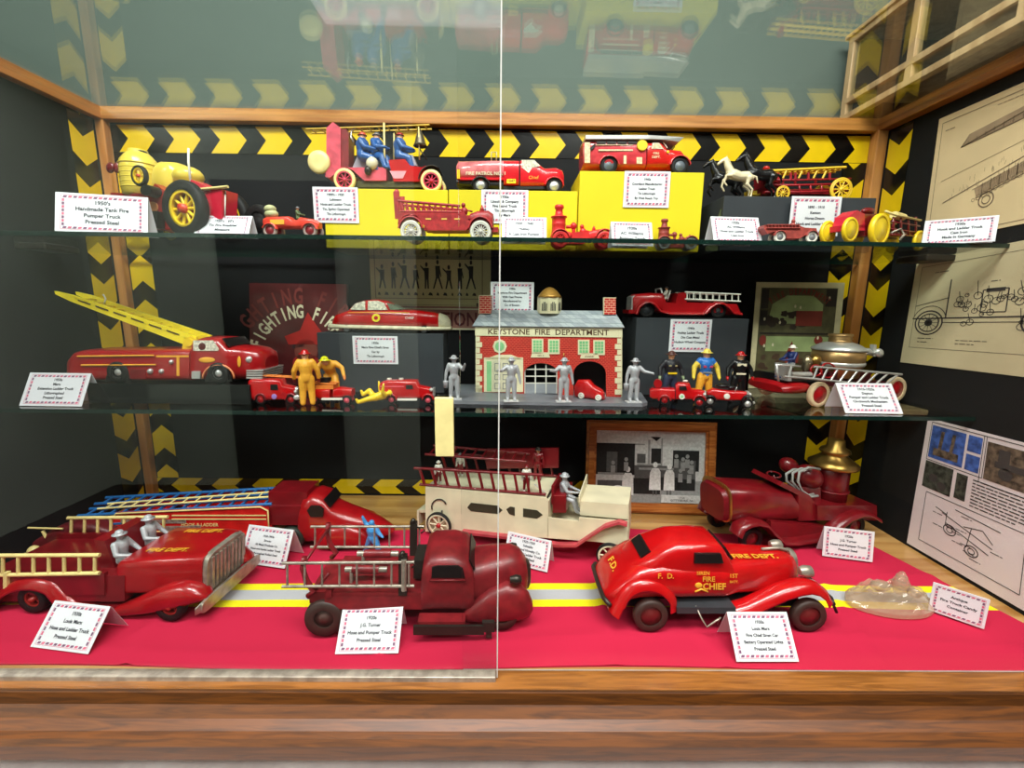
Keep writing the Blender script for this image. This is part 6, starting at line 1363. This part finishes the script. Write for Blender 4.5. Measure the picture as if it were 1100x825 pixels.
b = v.mb(M('gold_ladder', (220, 180, 60), .4)); b.ladder((325, 8, 134.5), (460, 8, 130), (325, 22, 133.5), (460, 22, 129), 13, 1.0); b.build('roof_ladder', v.root)
b = v.mb(CREAMY); b.tube([(411, 5, 129), (412, 5, 180)], 1.1); b.tube([(417, 24, 132), (417, 24, 172)], .9); b.tube([(448, 8, 132), (449, 8, 168)], .8); b.build('posts', v.root)
b = v.mb(GUN); b.tube([(449, 8, 156), (457, 8, 168)], .7); b.tube([(446, 8, 150), (444, 8, 154)], .7); c = v.P(449, 12, 152); b.build('bell_bracket', v.root)
b = MB(M('dark_bell', (110, 100, 80), .35, metal=.6)); b.lathe([(7.5*s_, 0), (6*s_, 3*s_), (4.5*s_, 9*s_), (2.5*s_, 14*s_), (.8*s_, 17*s_)], c, 'Z', 16); b.build('bell', v.root)
b = v.mb(SILVER); b.tube([(x, 10, y) for x, y in ((376, 148), (373, 142), (374, 136), (378, 132))], .8); b.build('hook', v.root)
b = v.mb(M('grey_seat', (150, 146, 156), .5)); b.prism([(374, 176), (380, 162), (390, 156), (396, 176)], 12, 28); b.prism([(430, 172), (433, 163), (441, 162), (446, 174)], 10, 26); b.build('seat', v.root)
b = v.mb(CREAM); b.ell((399, 2, 174), (6.5, 5, 7)); b.mat(GUN); b.ell((395, 1, 182), (4, 4, 5)); b.build('hose_bundle', v.root)
UF = 'blue coated riders of the tin tower truck'
BL2 = M('blue_tin_coat', (30, 84, 150), .35, coat=.3)
for x, d, yb, h_, hm, fc, lb in ((388, 8, 188, 46, ORANGER, 90, 'blue coated rider with a pointed orange hat on the tin tower truck'), (402, 14, 186, 46, GREY, 60, 'blue coated rider with a grey helmet beside the orange hat rider'), (427, 14, 186, 46, REDB, 90, 'blue coated driver with a red hat on the tin tower truck')):
    tofig(v, 'person', x, d, yb, h_, R(fc), SIT, dict(coat=BL2, skin=SKIN), lb, UF, hm, bulk=1.6)

# --- cast iron ladder truck
v = Veh('cast_iron_ladder_truck', 'dark red cast iron ladder truck with large white tyres, upper shelf middle', 'toy truck', (441, 261), (516, 262), ZU, YA=.285, YB=.28)
W = 24
RI = REDI
b = v.mb(RI)
for d in (2, W-2):
    b.quadprism([(422, d-1, 207), (428.5, d-1, 207), (428, d-1, 236), (424, d-1, 236)], (0, 2, 0))
    b.ladder((427, d, 216.5), (494, d, 222), (430, d, 228), (495, d, 228.5), 11, 1.5, 1.3)
    b.quadprism([(428, d-1, 228), (498, d-1, 228), (502, d-1, 236), (506, d-1, 240), (506, d-1, 244), (500, d-1, 248.5), (460, d-1, 248.5), (454, d-1, 242), (448, d-1, 233), (441, d-1, 230.5), (433, d-1, 233), (427, d-1, 242)], (0, 2, 0))
b.box(430, 505, 2, W-2, 232, 236); b.box(455, 505, 2, W-2, 244, 248); b.body([(504, 3, W-3, 246, 229, 3), (512, 2, W-2, 246, 226, 3), (524, 2, W-2, 246, 225.5, 3), (529, 4, W-4, 246, 229, 3)]); b.box(528, 535, 2, W-2, 245, 250); b.ell((425, 4, 207), (3, 3, 3.6)); b.build('body', v.root)
b = v.mb(M('dark_gold_slots', (226, 190, 80), .5)); [b.box(x, x+6, .6, 1, 235.5, 237) for x in (457, 474, 488)]; b.build('gold_marks', v.root)
b = v.mb(RI); b.lathe([(.003, 0), (.0015, .004), (.0004, .008)], (0, 0, 0), 'Z', 8) if False else None
c = v.P(516.5, 12, 226); MB(RI).lathe([(3*v.S, 0), (1.6*v.S, 4*v.S), (.3*v.S, 7*v.S)], c, 'Z', 10).build('bell', v.root)
b = v.mb(RI); b.ell((496, 12, 219), (2.4, 2.4, 3)); b.ell((497, 12, 226), (4, 4, 5)); b.tube([(498, 12, 224), (506, 12, 226)], 1); b.build('cast_driver', v.root)
for x, r in ((441, 11.6), (516, 11.4)):
    b = v.mb(RI); b.fender(arc(x, 248, r+2.4, 172, 8, 12, r+3.6), -1.5, 3.5, .8, 1.4); b.build('mudguard', v.root)
v.wheels((441, 516), 11.5, W, 4, M('white_rubber', (214, 210, 196), .5), M('silver_spoke', (190, 186, 176), .4), style='spoke', spokes=14, tr=.24)

# --- tin tank truck FIRE PATROL
v = Veh('tin_tank_truck', 'red tin tank truck lettered FIRE PATROL NO. on the low yellow box in the middle', 'toy truck', (516, 205.5), (595.5, 206), ZBA2, YA=.398, YB=.398)
W = 32
TT = M('red_pink_tin', (216, 34, 44), .22, coat=.5, var=.15)
b = v.mb(M('pale_pink_worn_tin', (226, 120, 124), .2, coat=.6, var=.35, scale=50)); b.body([(489.6, 4, W-4, 188, 172, 3), (492, 1, W-1, 190, 168.5, 3.2), (530, 0, W, 190, 167.8, 3.2), (541, 0, W, 190, 168, 3.2)]); b.build('rear_tank', v.root)
b = v.mb(TT); b.body([(541, 0, W, 197, 168, 3.6), (557.5, 0, W, 197, 168, 3.6)]); b.box(494, 541, .5, W-.5, 188.5, 191); b.build('front_tank', v.root)
b = v.mb(TT); b.body([(559, 0, W, 198, 168, 4), (575, 0, W, 198, 168, 4), (583, 1, W-1, 198, 175, 3.6), (586, 1, W-1, 198, 176.5, 3.4), (598, 3, W-3, 197, 175, 3), (605, 6, W-6, 197, 177, 2.8), (607, 9, W-9, 195, 181, 2.6)]); cb4 = b.build('cab', v.root)
b = v.mb(WINW); b.prism([(560.5, 178), (560.5, 170), (574, 170), (580.5, 176.5), (572, 178), (568, 184)], -.4, .4); b.build('printed_window', cb4)
b = v.mb(DKWIN); b.body([(490, 3, W-3, 196, 189, 3), (541, 3, W-3, 201, 189, 3)]); b.box(541, 592, 4, W-4, 197, 200); b.build('underbody', v.root)
for x in (516, 595.5):
    b = v.mb(TT if x > 550 else BLACKP); b.fender(arc(x, 198, 11, 170, 5, 10, 11), -1.4, 5, 1, 1); b.build('mudguard', v.root)
v.wheels((516, 595.5), 8.8, W, 5, BLACK, SILVER, tr=.4)
b = v.mb(CREAM); vtext(b, 'FIRE PATROL NO. 1', 522, -.3, 184.5, 5, .02); b.mat(YELB); b.box(544.5, 554, -.5, .1, 190.5, 195); b.mat(REDD); vtext(b, '1047', 549, -.7, 192.8, 4, .02); b.mat(GOLDP); vtext(b, 'Chief', 573, -.5, 189, 5, .0); b.build('printed_words', v.root, solid=False)
b = v.mb(YEL); b.box(487+4, 494, -.2, .3, 180, 190); b.build('yellow_print', v.root)
b = v.mb(M('pale_clip', (190, 186, 130), .4)); b.tube([(527.5, 10, 168), (527.5, 10, 158), (533, 10, 158), (533, 10, 168)], .8); b.build('top_clip', v.root)

# --- red steam pumper
def ironpump(name, label, A, B, YA, YB, mat, s, x0, yb, r, tires, rim, W=20):
    v = Veh(name, label, 'toy truck', A, B, ZU, YA=YA, YB=YB)
    X = lambda x: x0+x*s; Yy = lambda y: yb-y*s
    c = v.P(X(-1), W/2, Yy(17)); S_ = v.S*s
    b = MB(mat); b.lathe([(8*S_, 0), (8.4*S_, 2*S_), (8*S_, 3*S_), (8*S_, 9*S_), (8.5*S_, 10*S_), (8*S_, 11*S_), (8*S_, 17*S_), (9.6*S_, 18*S_), (9.6*S_, 19*S_), (5*S_, 20*S_), (4*S_, 27*S_), (5.4*S_, 28*S_), (5.4*S_, 31*S_), (4.4*S_, 32*S_)], c, 'Z', 18); b.build('boiler', v.root)
    b = v.mb(mat); b.prism([(X(-6), Yy(15)), (X(8), Yy(16)), (X(22), Yy(18)), (X(34), Yy(18)), (X(34), Yy(8)), (X(28), Yy(4)), (X(8), Yy(4)), (X(-4), Yy(8))], 3, W-3)
    b.body([(X(31), 4, W-4, Yy(8), Yy(18), 3), (X(40), 3, W-3, Yy(8), Yy(21), 3), (X(50), 3, W-3, Yy(8), Yy(22), 3), (X(54), 5, W-5, Yy(8), Yy(18), 3)])
    b.ell((X(17), W/2, Yy(26)), (4*s, 4*s, 4.4*s)); b.cyl((X(17), W/2, Yy(24)), (X(17), W/2, Yy(15)), 2.2*s); b.cyl((X(8), W/2, Yy(25)), (X(14), W/2, Yy(25)), 2*s); b.ell((X(10), 3, Yy(14)), (4*s, 3*s, 4*s))
    b.ell((X(27), W/2, Yy(25)), (2.6*s, 2.6*s, 3*s)); b.ell((X(28), W/2, Yy(19)), (4*s, 4*s, 5*s)); b.tube([(X(29), W/2, Yy(21)), (X(36), W/2, Yy(19))], 1.1*s)
    b.box(X(-10), X(-4), 4, W-4, Yy(11), Yy(8)); b.build('body', v.root)
    cc = v.P(X(41), W/2, Yy(20)); MB(mat).lathe([(2.6*S_, 0), (1.4*S_, 4*S_), (.3*S_, 6*S_)], cc, 'Z', 10).build('bell', v.root)
    for x in (A[0], B[0]):
        b = v.mb(mat); b.fender(arc(x, A[1]-r, r*1.25, 165, 15, 10, r*1.3), -1, 4, .6, 1); b.build('mudguard', v.root)
    v.wheels((A[0], B[0]), r, W, 4, tires, rim, style='spoke', spokes=8, tr=.3); return v
ironpump('cast_iron_steam_pumper', 'bright red cast iron steam pumper in front of the yellow boxes in the middle', (602, 266), (650, 267), .33, .33, REDC, .92, 602, 265, 9, REDC, REDC)
ironpump('cast_iron_steam_pumper', 'small brown red steam pumper with grey tyres before the tall yellow box', (714, 267.5), (743, 267.5), .335, .335, BROWNR, .68, 716, 268, 6.6, M('grey_tyre', (130, 132, 128), .5), GREY, W=16)

# --- tin ladder truck silver roof
v = Veh('tin_ladder_truck', 'faded red tin ladder truck with a silver roof ladder on the tall yellow box', 'toy truck', (654.3, 184), (731, 185.5), ZBB, YA=.386, YB=.386)
W = 34
FD = M('faded_red_litho', (202, 58, 66), .22, coat=.5, var=.22, scale=70)
b = v.mb(FD); b.body([(627, 3, W-3, 174, 148, 5), (630, 1, W-1, 175, 147, 6), (694.5, 0, W, 176, 147.5, 6)]); bd = b.build('body', v.root)
b = v.mb(M('litho_red_cab', (204, 36, 32), .22, coat=.5)); b.body([(695.6, 0, W, 176, 148, 5), (711, 0, W, 176, 148, 4.5), (718, 1, W-1, 176, 155, 4), (722, 1, W-1, 176, 155, 3.6), (734, 3, W-3, 176, 155, 3), (739, 7, W-7, 175, 159, 2.6)]); cb5 = b.build('cab', v.root)
b = v.mb(SILVER); b.box(629, 697, -1.5, W+1.5, 142.7, 146.8); b.quadprism([(697, -1.5, 142.7), (736, 2, 143.6), (730, 2, 148.5), (712, -1, 147), (697, -1.5, 146.8)], (0, W-2, 0)); b.build('silver_roof_ladder', v.root)
b = v.mb(DKWIN)
for i in range(4): b.box(641+i*11.2, 651+i*11.2, -.4, .3, 148.8, 151.6)
b.prism([(634, 156), (640, 150), (639, 155), (635, 159)], -.4, .3); b.build('printed_openings', bd)
b = v.mb(M('cream_print', (222, 200, 160), .4, var=.3, scale=200)); b.box(628, 634, -.4, .6, 150, 172); b.box(640, 680, -.3, .3, 152.4, 153); b.box(643, 680, -.3, .3, 157.5, 159.2); b.box(670, 673, -.3, .3, 164, 173); b.box(684, 690, -.3, .3, 166, 173); b.prism([(700, 157), (703, 151), (708, 151), (712, 156)], -.5, .4); vtext(b, 'FIRE', 705, -.5, 162, 3.6, .02); vtext(b, 'DEPT.', 705, -.5, 166, 3.6, .02); b.build('printed_details', bd, solid=False)
b = v.mb(YEL); b.cyl((689.7, -2, 153.5), (689.7, .2, 153.5), 5.6, n=20); b.ell((718, .4, 160), (1.6, .5, 1.6)); b.build('yellow_disc', bd)
b = v.mb(WINW); b.prism([(700, 157), (701, 150.5), (708, 150.5), (713, 157)], -.4, .2); b.quadprism([(713.5, 3, 149), (713.5, W-3, 149), (718, W-3, 155), (718, 3, 155)], (.6, 0, -.5)); b.build('printed_windows', cb5)
for x in (654.3, 731):
    b = v.mb(FD); b.fender(arc(x, 175, 12, 172, 8, 12, 12), -1.6, 5, 1, 1); b.build('mudguard', v.root)
v.wheels((654.3, 731), 9.6, W, 5, BLACK, M('grey_blue_wheel', (96, 104, 112), .4), tr=.42)

# --- horse drawn ladder wagon
v = Veh('horse_drawn_ladder_wagon', 'red ladder wagon with yellow ladders and spoked wheels on the dark box', 'toy wagon', (840, 213), (902.5, 216.5), ZBC, YA=.375, YB=.375)
W = 26
RW = M('wagon_red', (158, 22, 34), .4, var=.2, scale=90); YW = M('wagon_yellow', (232, 190, 50), .4)
b = v.mb(RW); 
for d in (2, W-2):
    for y in (190, 195.5, 203): b.tube([(823, d, y), (860, d, y), (916, d, y-1.5)], 1.2 if y != 190 else 1.0)
    for x in (846, 860, 872, 884): b.tube([(x, d, 195), (x+1, d, 204)], 1)
    for x in (851, 856, 870, 893): b.cyl((x, d, 190), (x, d, 182), 1.3)
b.prism([(822, 183), (840, 181), (842, 203), (828, 203), (823, 196)], 4, W-4); b.box(823, 912, 5, W-5, 200, 204); b.build('wagon_frame', v.root)
b = v.mb(YW); 
for d in (4, 12, 20): b.cyl((820, d, 180), (912, d, 175.5), 1.5)
for i in range(14): x = 826+i*6.3; b.cyl((x, 4, 179.7-i*.3), (x, 20, 179.7-i*.3), 1)
for x in (843, 860, 876, 886): b.cyl((x, 3, 188), (x+4, 3, 180), 1)
b.build('yellow_ladders', v.root)
for x, r in ((840, 7.5), (902.5, 12)):
    for d in (-3, W): v.wheel(x, r, d, 2.4, YW, YW, style='spoke', spokes=10, tr=.14)
    q = v.wheel_pos(x, r); MB(GUN).cyl((q[0], -2*v.S, q[1]), (q[0], W*v.S, q[1]), .9*v.S, n=8).build('axle', v.root)
b = v.mb(YW); b.cyl((806, 12, 206), (824, 12, 203), 1.2); b.box(808, 818, 8, 16, 200, 204); b.build('drawbar', v.root)
b = v.mb(REDB); b.ell((830.5, 12, 174.5), (3.6, 3.6, 3)); b.ell((830.5, 12, 180), (3, 3, 4)); b.build('cast_driver', v.root)
def horse(px, Yd, hx, mat, label, mane, z=None):
    P0 = aty(px, 212, Yd); S = (P0-CAM).dot(_f)/FPX
    root = empty('toy_horse', (P0.x, Yd, ZBC), R(176), label, 'figure', 'galloping toy horses')
    k = hx*S
    b = MB(mat)
    T = lambda *a: tuple(q*k for q in a)
    def tb(pts, rs): b.tube([T(*p) for p in pts], [r*k for r in rs], 10); b.ell(T(*pts[-1]), rs[-1]*k, 8, 6); b.ell(T(*pts[0]), rs[0]*k, 8, 6)
    tb([(-.32, 0, .56), (-.22, 0, .60), (0, 0, .60), (.18, 0, .66), (.28, 0, .70)], [.10, .145, .135, .15, .11])      # trunk
    tb([(.24, 0, .70), (.36, 0, .88), (.42, 0, 1.02), (.44, 0, 1.06)], [.115, .085, .062, .055])                        # neck
    tb([(.42, 0, 1.06), (.52, 0, 1.02), (.62, 0, .94)], [.062, .052, .036])                                             # head
    for s_ in (-1, 1):
        b.tube([T(.41, .025*s_, 1.10), T(.40, .032*s_, 1.17)], [.016*k, .004*k], 6)
        tb([(.24, .07*s_, .62), (.40, .08*s_, .56+.04*s_), (.44, .08*s_, .38+.04*s_), (.36, .08*s_, .28+.06*s_)], [.062, .042, .030, .026])   # raised fore legs
        tb([(-.26, .08*s_, .54), (-.20, .09*s_, .36), (-.36, .09*s_, .22), (-.34, .09*s_, .03)], [.095, .055, .034, .030])                      # hind: knee forward, hock back
        b.ell(T(-.32, .09*s_, .02), (.045*k, .03*k, .022*k), 8, 5)
    tb([(-.36, 0, .62), (-.48, 0, .58), (-.54, 0, .42)], [.03, .035, .014])
    o = b.build('tmp'); md = o.modifiers.new('r', 'REMESH'); md.mode = 'VOXEL'; md.voxel_size = k*.016; md.use_smooth_shade = True
    dg = bpy.context.evaluated_depsgraph_get(); me = bpy.data.meshes.new_from_object(o.evaluated_get(dg)); bpy.data.objects.remove(o)
    me.materials.clear(); me.materials.append(mat)
    for p in me.polygons: p.use_smooth = True
    bo = bpy.data.objects.new('body', me); C.objects.link(bo); bo.parent = root
    m_ = MB(mane); m_.tube([T(.40, 0, 1.12), T(.33, 0, 1.02), T(.25, 0, .88), T(.16, 0, .79)], [.02*k, .03*k, .03*k, .015*k], 6); m_.build('mane', bo)
    return root
horse(779, .405, 40, BLACKP, 'far black galloping toy horse, leftmost in front of the wagon', BLACKP)
horse(792, .362, 37, M('ivory_horse', (222, 208, 172), .45), 'ivory white galloping toy horse in the middle of the team', M('ivory_mane', (190, 176, 140), .5))
horse(815, .372, 42, BLACKP, 'black galloping toy horse nearest the red wagon', BLACKP)

# --- small cast iron ladder truck right
def bt2(v, W, m):
    b = v.mb(m); b.prism([(821, 243), (822, 240), (858, 240), (866, 243), (878, 243.5), (879, 250), (866, 251), (860, 254.5), (846, 254.5), (832, 247), (825, 250)], 1, W-1)
    b.ladder((824, 0, 240), (860, 0, 240), (824, 0, 243.5), (860, 0, 243.5), 10, .6); b.ell((857, 7, 235), (2, 2, 2.4)); b.ell((856, 7, 239.5), (3, 3, 3.4)); b.build('body', v.root)
    for x in (838.5, 873): b = v.mb(m); b.fender(arc(x, 252.5, 7, 170, 10, 8, 7), -1.4, 3, .6, .8); b.build('mudguard', v.root)
minitruck('cast_iron_ladder_truck', 'small brown red ladder truck in front of the dark box, upper shelf', 838.5, 873, 259, 260, bt2, r=6, W=14, mat=BROWNR, tire=WHITE, rim=GREY, z=ZU, YA=.24, YB=.24, tr=.4)

# --- tractor and wooden wagon at the right end
v = Veh('tractor_wagon', 'red toy tractor with yellow wheels pulling a wagon, upper shelf right end', 'toy wagon', (912, 259.5), (986, 260), ZU, YA=.232, YB=.315)
W = 24
b = v.mb(M('pink_red_tractor', (196, 30, 56), .35, coat=.3)); b.prism([(914, 243), (918, 230), (926, 224), (934, 228), (936, 243)], 4, W-6); b.box(912, 936, 4, W-6, 240, 246); b.build('tractor_hood', v.root)
b = v.mb(REDD); b.box(934, 950, 4, W-6, 228, 252); b.ell((944, 10, 224), (6, 5, 4)); b.cyl((948, 12, 236), (962, 12, 240), 2); b.build('tractor_seat', v.root)
v.wheel(912, 12, -3, 4, YEL, M('yellow_wheel_disc', (222, 190, 40), .35), tr=.2); v.wheel(912, 12, W-6, 4, YEL, YEL, tr=.2)
v.wheel(942, 16, -5, 6, YEL, M('yellow_wheel_disc2', (222, 190, 40), .35), tr=.2); v.wheel(942, 16, W-6, 6, YEL, YEL, tr=.2)
v.wheel(986, 11, -3, 4, YEL, M('yellow_wheel_disc3', (212, 176, 50), .35), tr=.2); v.wheel(986, 11, W-2, 4, YEL, YEL, tr=.2)
b = v.mb(STEEL); b.tube([(952, -4, 250), (958, -8, 246), (962, -8, 252), (957, -8, 258)], 1); b.build('hitch_hook', v.root)
b = v.mb(REDD)
for d in (0, W-2):
    for y0, y1 in ((238, 242), (246, 249), (252, 253)): b.tube([(958, d, y0-1), (988, d, y1)], .9)
    for x in (960, 968, 976, 984): b.tube([(x, d, 232), (x, d, 252)], .9)
b.box(958, 988, 2, W-3, 248, 252); b.build('wagon_rack', v.root)
b = v.mb(CREAMY)
for d in (-1, W-2): b.tube([(950, d, 226), (960, d, 230), (988, d, 236)], 1.2)
b.cyl((972, 10, 228), (982, 10, 231), 4); b.build('wagon_rail', v.root)

# ================================================================== cards
G1_ = 'cards on the upper shelf'; G2_ = 'cards on the lower shelf'; G3_ = 'cards on the red cloth'
ZC = Z1+.0004
card_y(68, 152, 207, 250, .236, ZC, "1950's|Handmade Tank Fire|Pumper Truck|Pressed Steel", 'wide white card in front of the red tractor with yellow tanks', yaw=R(14), lean=.25, group=G1_)
card_y(208, 268, 230, 259, .25, ZC, "1950's - 60's|Tin Fire Roadster|Miniature", 'white tent card left of the small orange red tin roadster', yaw=R(-2), lean=.45, group=G1_)
card_y(338, 386, 201, 239.5, YA_-.0015, None, "1900's - 1930|Lehmann|Hose and Ladder Truck|Tin, Spring Operated|Tin Lithograph", 'square white card fixed to the left yellow box under the tower truck', tent=False, group=G1_)
card_y(517, 567, 204, 240, YA_-.0015, None, "1930s|Lincoln & Company|Fire Patrol Truck|Tin Lithograph|By Marx", 'white card fixed to the yellow box under the tin tank truck', tent=False, group=G1_)
card_y(539, 587, 232, 262, .268, ZC, "1930 - 1940|Hubley|A Cast Iron Pumper", 'low white card left of the bright red steam pumper', lean=.3, group=G1_)
card_y(669, 718, 184, 223, .3685, None, "1940s|Courtland Manufacturing|Ladder Truck|Tin Lithograph|By Walt Reach Toy", 'square white card fixed to the tall yellow box', tent=False, group=G1_)
card_y(657, 702, 237, 266, .30, ZC, "1930s|AC Williams|Pumper Truck", 'white card between the two cast iron steam pumpers', yaw=R(3), lean=.35, group=G1_)
card_y(766, 820, 231, 259, .25, ZC, "1930s|AC Williams|Hose and Ladder Truck|Cast Iron", 'white tent card in front of the dark grey box under the horses', yaw=R(4), lean=.4, group=G1_)
card_y(846, 899, 211, 253.5, .335, None, "1890 - 1910|Kenton|Horse Drawn|Hook and Ladder Wagon", 'white card behind the small brown red ladder truck at the right', tent=False, group=G1_)
card_y(1000, 1056, 234, 261, .228, ZC, "1930s|Hook and Ladder Truck|Cast Iron|Made in Germany", 'wide white card under the ladder patent drawing at the right end', yaw=R(-38), lean=.1, group=G1_)
card((21, 436), (88, 437), (98, 400), (34, 402), ZS, "1950s|Marx|Extension Ladder Truck|Lithographed|Pressed Steel", 'white card leaning at the left end of the lower shelf', group=G2_)
card_y(380, 428, 361, 391, .3735, None, "1950s|Marx Fire Chief's Siren|Car by|Tin Lithograph", 'white card fixed to the dark box under the red tin sedan', tent=False, group=G2_)
card_y(527, 573, 303, 336, .418, None, "1950s|Keystone Fire Department|With Cast Figures|Manufactured by|Co. of Boston", 'white card standing on the roof of the toy fire station', tent=False, group=G2_)
card_y(718, 762, 343, 378, .3735, None, "1940s|Hubley Ladder Truck|Die Cast Metal|Hudson Wheel Company", 'white card fixed to the dark box under the ladder roadster', tent=False, group=G2_)
card((908, 444), (970, 445), (956, 413), (898, 411), ZS, "1910-1920s|Dayton|Pumper and Ladder Truck|Clockwork Mechanism|Pressed Steel", 'white card leaning in front of the gold steam pumper', group=G2_)
card((33, 695), (95, 703), (120, 652), (59, 645), ZD, "1930s|Louis Marx|Hose and Ladder Truck|Pressed Steel", 'white card in front of the open ladder truck with silver riders', group=G3_)
card((257, 604), (306, 611), (316, 569), (268, 564), ZD, "1930-1950s|Structo|All Metal Products Co.|Hose and Aerial Ladder Truck|Lithographed Rolled Steel", 'white card between the trailer truck and the front pumper', group=G3_)
card((360, 703), (428, 702), (433, 652), (369, 652), ZD, "1920s|J.G. Turner|Hose and Pumper Truck|Pressed Steel", 'white card leaning on the front pumper truck', group=G3_)
card((541, 603), (588, 615), (593, 580), (546, 572), ZD, "1920-1930|Schieble|Toy and Novelty Co.|Hose and Ladder Truck|Pressed Steel", 'white card below the cream ladder truck', group=G3_)
card((791, 711), (858, 711), (844, 657), (781, 658), ZD, "1930s|Louis Marx|Fire Chief Siren Car|Battery Operated Lights|Pressed Steel", 'white card in front of the bright red chief coupe', group=G3_)
card((883, 597), (937, 604), (940, 573), (885, 564), ZD, "1920s|J.G. Turner|Hose and Pumper Truck|Pressed Steel", 'white card in front of the boiler pumper at the back right', group=G3_)
card((997, 655), (1057, 676), (1060, 642), (1000, 626), ZD, "Antique|Fire Truck Candy|Container", 'white card at the right end of the reflective stripe beside the glass ornament', group=G3_)

# pieces that look separate become parts of their own
def split(o, newname):
    me = o.data; n = len(me.vertices); par = list(range(n))
    def find(a):
        while par[a] != a: par[a] = par[par[a]]; a = par[a]
        return a
    for e in me.edges:
        a, b_ = find(e.vertices[0]), find(e.vertices[1])
        if a != b_: par[a] = b_
    groups = {}
    for p in me.polygons: groups.setdefault(find(p.vertices[0]), []).append(p)
    if len(groups) < 2: o.name = newname; return
    for g_ in groups.values():
        b_ = MB(); b_.mats = list(me.materials); idx = {}
        for p in g_:
            f = []
            for vi in p.vertices:
                if vi not in idx: idx[vi] = len(b_.V); b_.V.append(me.vertices[vi].co.copy())
                f.append(idx[vi])
            b_.F.append(f); b_.MI.append(p.material_index); b_.SM.append(p.use_smooth)
        q_ = b_.build(newname, o.parent, solid=False); q_.matrix_local = o.matrix_local
    bpy.data.objects.remove(o)
for o in list(C.objects):
    base = o.name.split('.')[0]
    if base in ('side_windows', 'round_tanks', 'headlights', 'side_openings', 'printed_windows', 'cab_windows', 'side_walls', 'printed_openings'):
        split(o, {'side_windows': 'side_window', 'round_tanks': 'round_tank', 'headlights': 'headlight', 'side_openings': 'side_opening', 'printed_windows': 'window', 'cab_windows': 'window', 'side_walls': 'side_wall', 'printed_openings': 'printed_opening'}[base])
